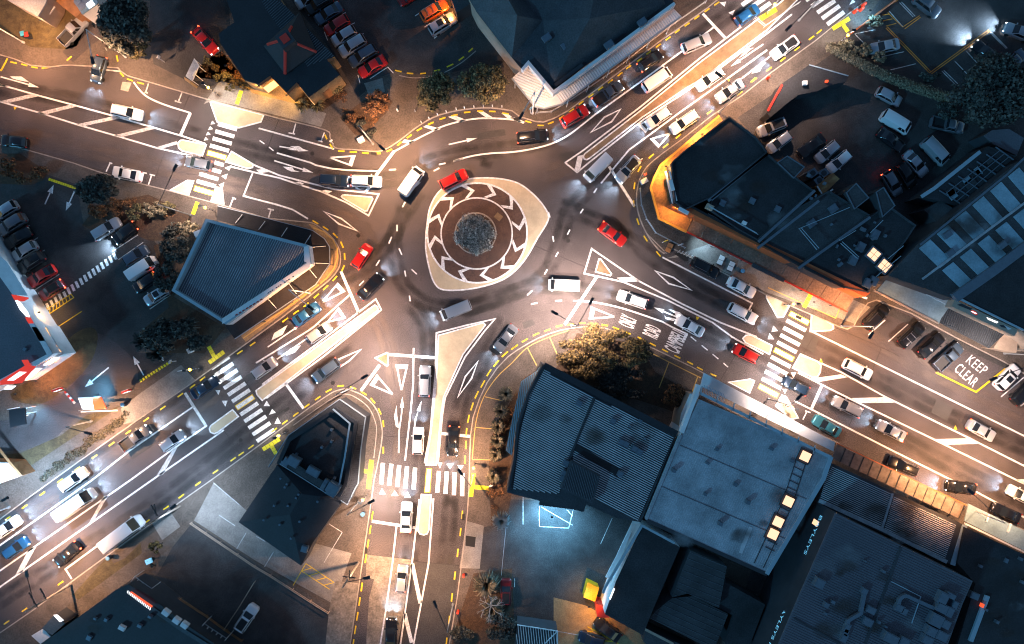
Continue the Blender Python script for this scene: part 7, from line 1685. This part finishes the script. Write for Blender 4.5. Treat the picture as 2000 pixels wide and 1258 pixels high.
for x, y, l in ((1451, 529, "blue lidded litter bin on the footpath by the white sedan"), (239, 791, "blue topped litter bin beside the planted bend"), (210, 1091, "blue topped litter bin behind the long white van"), (708, 1005, "blue topped litter bin below the southern crossing lamp")):
    p = W(x, y, 1); t = thing("litter_bin", l, "litter bin", (p.x, p.y, 0), group="litter bins"); o = tubes("bin_body", [((p.x, p.y, .1), (p.x, p.y, 1.0), .3)], M_dwall, n=12); under(t, o)
    o = tubes("bin_lid", [((p.x, p.y, 1.0), (p.x, p.y, 1.08), .32, .26)], mat("blue_lid", (.12, .35, .55), .5), n=12); under(t, o)
for x, y, c, l in ((44, 66, (.05, .3, .5), "blue lidded wheelie bin in the dirt yard"), (52, 68, (.55, .03, .02), "red lidded wheelie bin in the dirt yard")):
    p = W(x, y, 1); t = thing("wheelie_bin", l, "bin", (p.x, p.y, 0)); o = boxes("bin_body", [((p.x, p.y, .6), (.55, .6, .95), .3)], M_dwall); under(t, o); o = boxes("bin_lid", [((p.x, p.y, 1.1), (.6, .66, .08), .3)], mat("lid_%d" % x, c, .5)); under(t, o)
# bus shelter on the western road
t = thing("bus_shelter", "bus shelter with pale flat roof beside the western road", "bus shelter", W(375, 140, 0))
o = prism("shelter_roof", T(1, 1, (1490, 450), (1528, 505), (1470, 620), (1425, 585)), 2.5, 2.62, M_groof); under(t, o)
o = prism("end_panel", T(1, 1, (1412, 590), (1470, 625), (1455, 640), (1420, 615)), .1, 2.3, M_pav); under(t, o)
for a in T(1, 1, (1492, 456), (1522, 505), (1468, 612), (1430, 585)): p = W(*a, 2.5); o = tubes("post", [((p.x, p.y, .1), (p.x, p.y, 2.5), .05)], M_steel, n=6); under(t, o)
o = ribbon("roof_edge", T(1, 1, (1490, 450), (1528, 505), (1480, 612)), .1, 2.7, M_wwall, h=.1); under(t, o)
def post(px, py, label, h=2.6, arms=(), name="sign_post", plate=None, cat="sign", pm_=M_steel):
    p = W(px, py, 0); t = thing(name, label, cat, (p.x, p.y, 0)); o = tubes("post", [((p.x, p.y, .1), (p.x, p.y, h), .05)], pm_, n=8); under(t, o)
    if plate: o = boxes("plate", [((p.x + .1, p.y, h - .25), plate[0], plate[2])], plate[1]); under(t, o)
    return t
post(397, 158, "thick white sign post beside the bus shelter", 3.2, plate=((.9, .1, .5), M_wwall, 1.0)); post(1041, 215, "sign post with white plate at the verandah corner", 3.4, plate=((.1, 1.2, .5), M_wwall, .4))
post(1036, 222, "sign post with blue plate at the verandah corner", 3.0, plate=((.7, .1, .6), mat("blue_sign", (.1, .3, .5), .5), .6)); post(652, 282, "small white sign post at the pavement corner left of the hatched curve", 2.2, plate=((.5, .08, .5), M_wwall, .7))
post(1293, 474, "yellow marker sign at the curved railing", 2.4, plate=((.5, .1, .7), M_yt, .4)); post(1324, 480, "slim blue post beside the bicycle racks", 2.4, plate=((.3, .2, .2), M_bsteel, .2)); post(366, 722, "white arched sign post beside the south-west crossing", 2.6, plate=((.6, .1, .5), M_wwall, .2))
post(345, 705, "white arched sign post behind the car park exit humps", 2.4, plate=((.6, .1, .5), M_wwall, 1.2)); post(299, 1090, "post with small blue screen in the lower lot garden", 1.6, plate=((.9, .7, .3), M_litcyan, .4)); post(1243, 320, "white cross shaped post at the top of the curved railing", 2.6, plate=((.8, .1, .4), M_wwall, .5))
post(322, 122, "pair of white parking signs on the western footpath", 2.2, plate=((.5, .1, .6), M_wwall, 1.0)); post(1255, 345, "red topped sign post at the start of the curved railing", 1.8, plate=((.5, .3, .25), M_redp, .3)); post(958, 946, "small white square sign in the south garden strip", 1.2, plate=((.6, .1, .6), M_wwall, .2))
for x, y, l in ((704, 272, "service box at the foot of the bend street lamp"), (1259, 353, "pale square service box inside the curved railing"), (371, 684, "white service cabinet beside the yellow pavement strip")):
    p = W(x, y, 1); t = thing("service_box", l, "cabinet", (p.x, p.y, 0), group="service boxes"); o = boxes("cabinet_body", [((p.x, p.y, .5), (.9, .6, .8), .5)], M_wwall); under(t, o); o = boxes("cabinet_top", [((p.x, p.y, .93), (1.0, .7, .06), .5)], M_steel); under(t, o)
# benches and bicycle racks by the shops
for x, y, l in ((1307, 484, "brown bench nearest the curved railing corner"), (1408, 508, "left one of two pale benches beside the parked cars"), (1428, 520, "right one of two pale benches beside the parked cars")):
    p = W(x, y, .5); a = R(65); t = thing("bench", l, "bench", (p.x, p.y, 0), group="footpath benches"); cs, sn = math.cos(a), math.sin(a)
    for k in (-.3, .3): o = boxes("seat", [((p.x + k * cs * 1.2, p.y + k * sn * 1.2, .5), (.62, .8, .07), a)], M_wwall if x > 1350 else M_wood); under(t, o)
    for k in (-.8, .8): o = boxes("leg", [((p.x + k * cs * .9, p.y + k * sn * .9, .28), (.08, .7, .4), a)], M_dwall); under(t, o)
t = thing("bicycle_rack", "row of steel bicycle rack hoops on a dark pad behind the black hatch", "bicycle rack", W(1335, 497, 0))
o = prism("pad", Z(1260, 380, 7.67, (440, 890), (470, 860), (650, 930), (640, 1000), (600, 1000)), .02, .16, M_joint); under(t, o)
for i in range(5):
    a, b = Z(1260, 380, 7.67, (500 + 45 * i, 860 + 20 * i), (530 + 45 * i, 830 + 20 * i)); pa, pb = W(*a, .7), W(*b, .7); o = tubes("hoop", [(pa, pb, .03), ((pa.x, pa.y, .1), pa, .03), ((pb.x, pb.y, .1), pb, .03)], M_steel, n=6); under(t, o)
# low fences
railing("low white board fence with posts along the apron of the hipped hall", [(x, y) for x, y in T(4, 1, (1480, 320), (1700, 470), (1966, 650)) + T(4, 2, (120, 720), (290, 830), (565, 1005))], m=M_tan, every=2.2, z=.8, rails=(1.0, .5), r=.06, name="fence", cat="fence")
railing("thin brown fence above the white barred awnings", T(4, 1, (1200, 770), (1400, 900), (1600, 1030), (1750, 1140), (1870, 1220)), m=M_wood, every=2.5, z=.7, r=.05, name="fence", cat="fence")
railing("brown fence between the lower lot and the driveway apron", T(4, 1, (1966, 770), (1850, 960), (1730, 1140)), m=M_tan, every=2.5, z=.7, r=.04, name="fence", cat="fence")
railing("pale blue double rail beside the rear car park", T(4, 2, (1918, 370), (1885, 710)), m=M_bsteel, every=2.5, z=.9, name="railing")
railing("thin pale fence between the car park and the verandah shop", [(927, 22), (960, 60), (1000, 108)], m=M_wwall, every=2.5, z=1.2, r=.05, name="fence", cat="fence")
railing("white median railing at the north-east crossing", z4((470, 260), (600, 370), (760, 260), (1050, 60)), m=M_steel, every=1.4, z=1.0, name="railing")
railing("orange lit wall top between the upper car park and the footpath", [(1652, 73), (1692, 44), (1760, -8)], m=M_orange, every=3, z=.9, r=.14, name="fence", cat="fence")
# shop and car park lights, with one added behind the skip
def spot(name, par_label, px, py, z, e, col, aim=None, size=140, m=M_lampw, thing_=True):
    p = W(px, py, z); t = thing("wall_light", par_label, "light", (p.x, p.y, z), group="wall and canopy lights")
    o = boxes("lamp_casing", [((p.x, p.y, z), (.3, .2, .12), 0)], M_head); under(t, o); o = boxes("lamp_glass", [((p.x, p.y, z - .08), (.24, .16, .03), 0)], m); under(t, o)
    ld = bpy.data.lights.new("lamp_light", 'SPOT'); ld.energy = e; ld.color = col; ld.spot_size = R(size); ld.spot_blend = .8; ld.shadow_soft_size = .1
    lo = bpy.data.objects.new("lamp_light", ld); C.objects.link(lo); lo.location = (p.x, p.y, z - .14)
    if aim: q = W(*aim, 0) - lo.location; lo.rotation_euler = q.to_track_quat('-Z', 'Y').to_euler()
    under(t, lo)
BLUE = (.22, .62, 1.0); AMB = (1.0, .50, .12)
spot("", "amber light above the brown canopy at its middle", 1515, 492, 5.0, 900, (1, .42, .12), (1505, 520), 150, M_lamp)
spot("", "amber light above the brown canopy near the crossing beacon", 1570, 520, 5.0, 900, (1, .42, .12), (1560, 548), 150, M_lamp)
spot("", "amber light above the far end of the brown canopy", 1640, 552, 5.0, 1000, (1, .42, .12), (1625, 580), 150, M_lamp)
spot("", "amber light above the traffic side of the orange canopy", 1372, 262, 5.0, 1100, (1, .40, .10), (1350, 280), 150, M_lamp)
spot("", "cool wall light under the rear edge of the corrugated hall", 1078, 1010, 5.2, 9000, BLUE, (1075, 1045))
spot("", "cool light under the red gutter shining on the footpath", 1372, 468, 2.9, 500, (.45, .75, 1.0), (1378, 488), 120)
spot("", "amber wall light over the brown canopy sheets", 1448, 463, 5.4, 900, AMB, (1440, 495), 110, M_lamp)
spot("", "amber wall light over the orange corner canopy", 1300, 325, 6.0, 1300, AMB, (1290, 360), 150, M_lamp)
spot("", "amber wall light at the bend of the orange canopy", 1322, 405, 6.0, 1100, AMB, (1310, 425), 150, M_lamp)
spot("", "cool light beneath the brown canopy beside the yellow strip", 1590, 590, 2.9, 200, COOL, (1602, 605), 120)
spot("", "amber light at the restaurant's left gable", 505, 168, 3.6, 900, AMB, (490, 172), 150, M_lamp)
spot("", "amber light at the restaurant's lower gable", 560, 186, 3.6, 800, AMB, (545, 190), 150, M_lamp)
spot("", "amber light by the restaurant's car park door", 640, 122, 3.2, 700, AMB, (650, 130), 150, M_lamp)
spot("", "amber light at the restaurant's garden corner", 440, 128, 3.6, 600, AMB, (430, 130), 150, M_lamp)
spot("", "orange light by the hut above the orange hatch", 882, 14, 3.2, 800, (1, .35, .08), (850, 20), 150, M_lamp)
spot("", "amber light behind the yellow skip container", 1150, 1185, 4.5, 500, (1, .55, .2), (1152, 1165), 150, M_lamp)  # lamp added to warm the look of the skip
spot("", "orange light under the entrance of the lower workshop", 1168, 1205, 3.0, 520, (1, .42, .10), (1160, 1225), 160, M_lamp)
spot("", "warm light over the doorway of the tan wing by the parked white hatch", 1990, 665, 3.0, 300, (1, .75, .5), (1985, 700), 150, M_lamp)
spot("", "amber light over the takeaway's car park door", 76, 610, 3.4, 260, AMB, (95, 620), 150, M_lamp)
spot("", "amber light under the takeaway's drive-through window", 30, 770, 3.0, 160, AMB, (30, 785), 150, M_lamp)
spot("", "orange light under the takeaway's corner windows", 104, 705, 3.2, 900, (1, .30, .08), (118, 712), 160, M_lamp)
spot("", "orange light over the takeaway's red panels", 70, 745, 3.2, 700, (1, .30, .08), (80, 750), 160, M_lamp)
spot("", "cool floodlight on the drive-through canopy", 48, 800, 2.8, 900, BLUE, (60, 850), 160)
spot("", "cool floodlight behind the glowing menu board", 190, 770, 3.0, 1100, BLUE, (165, 760), 160)
spot("", "warm wall light on the dirt yard house", 78, 40, 3.2, 420, (1, .55, .25), (70, 60), 160, M_lamp)
spot("", "cool light by the plaza at the north-east crossing", 1700, 20, 3.0, 700, BLUE, (1690, 25), 150)
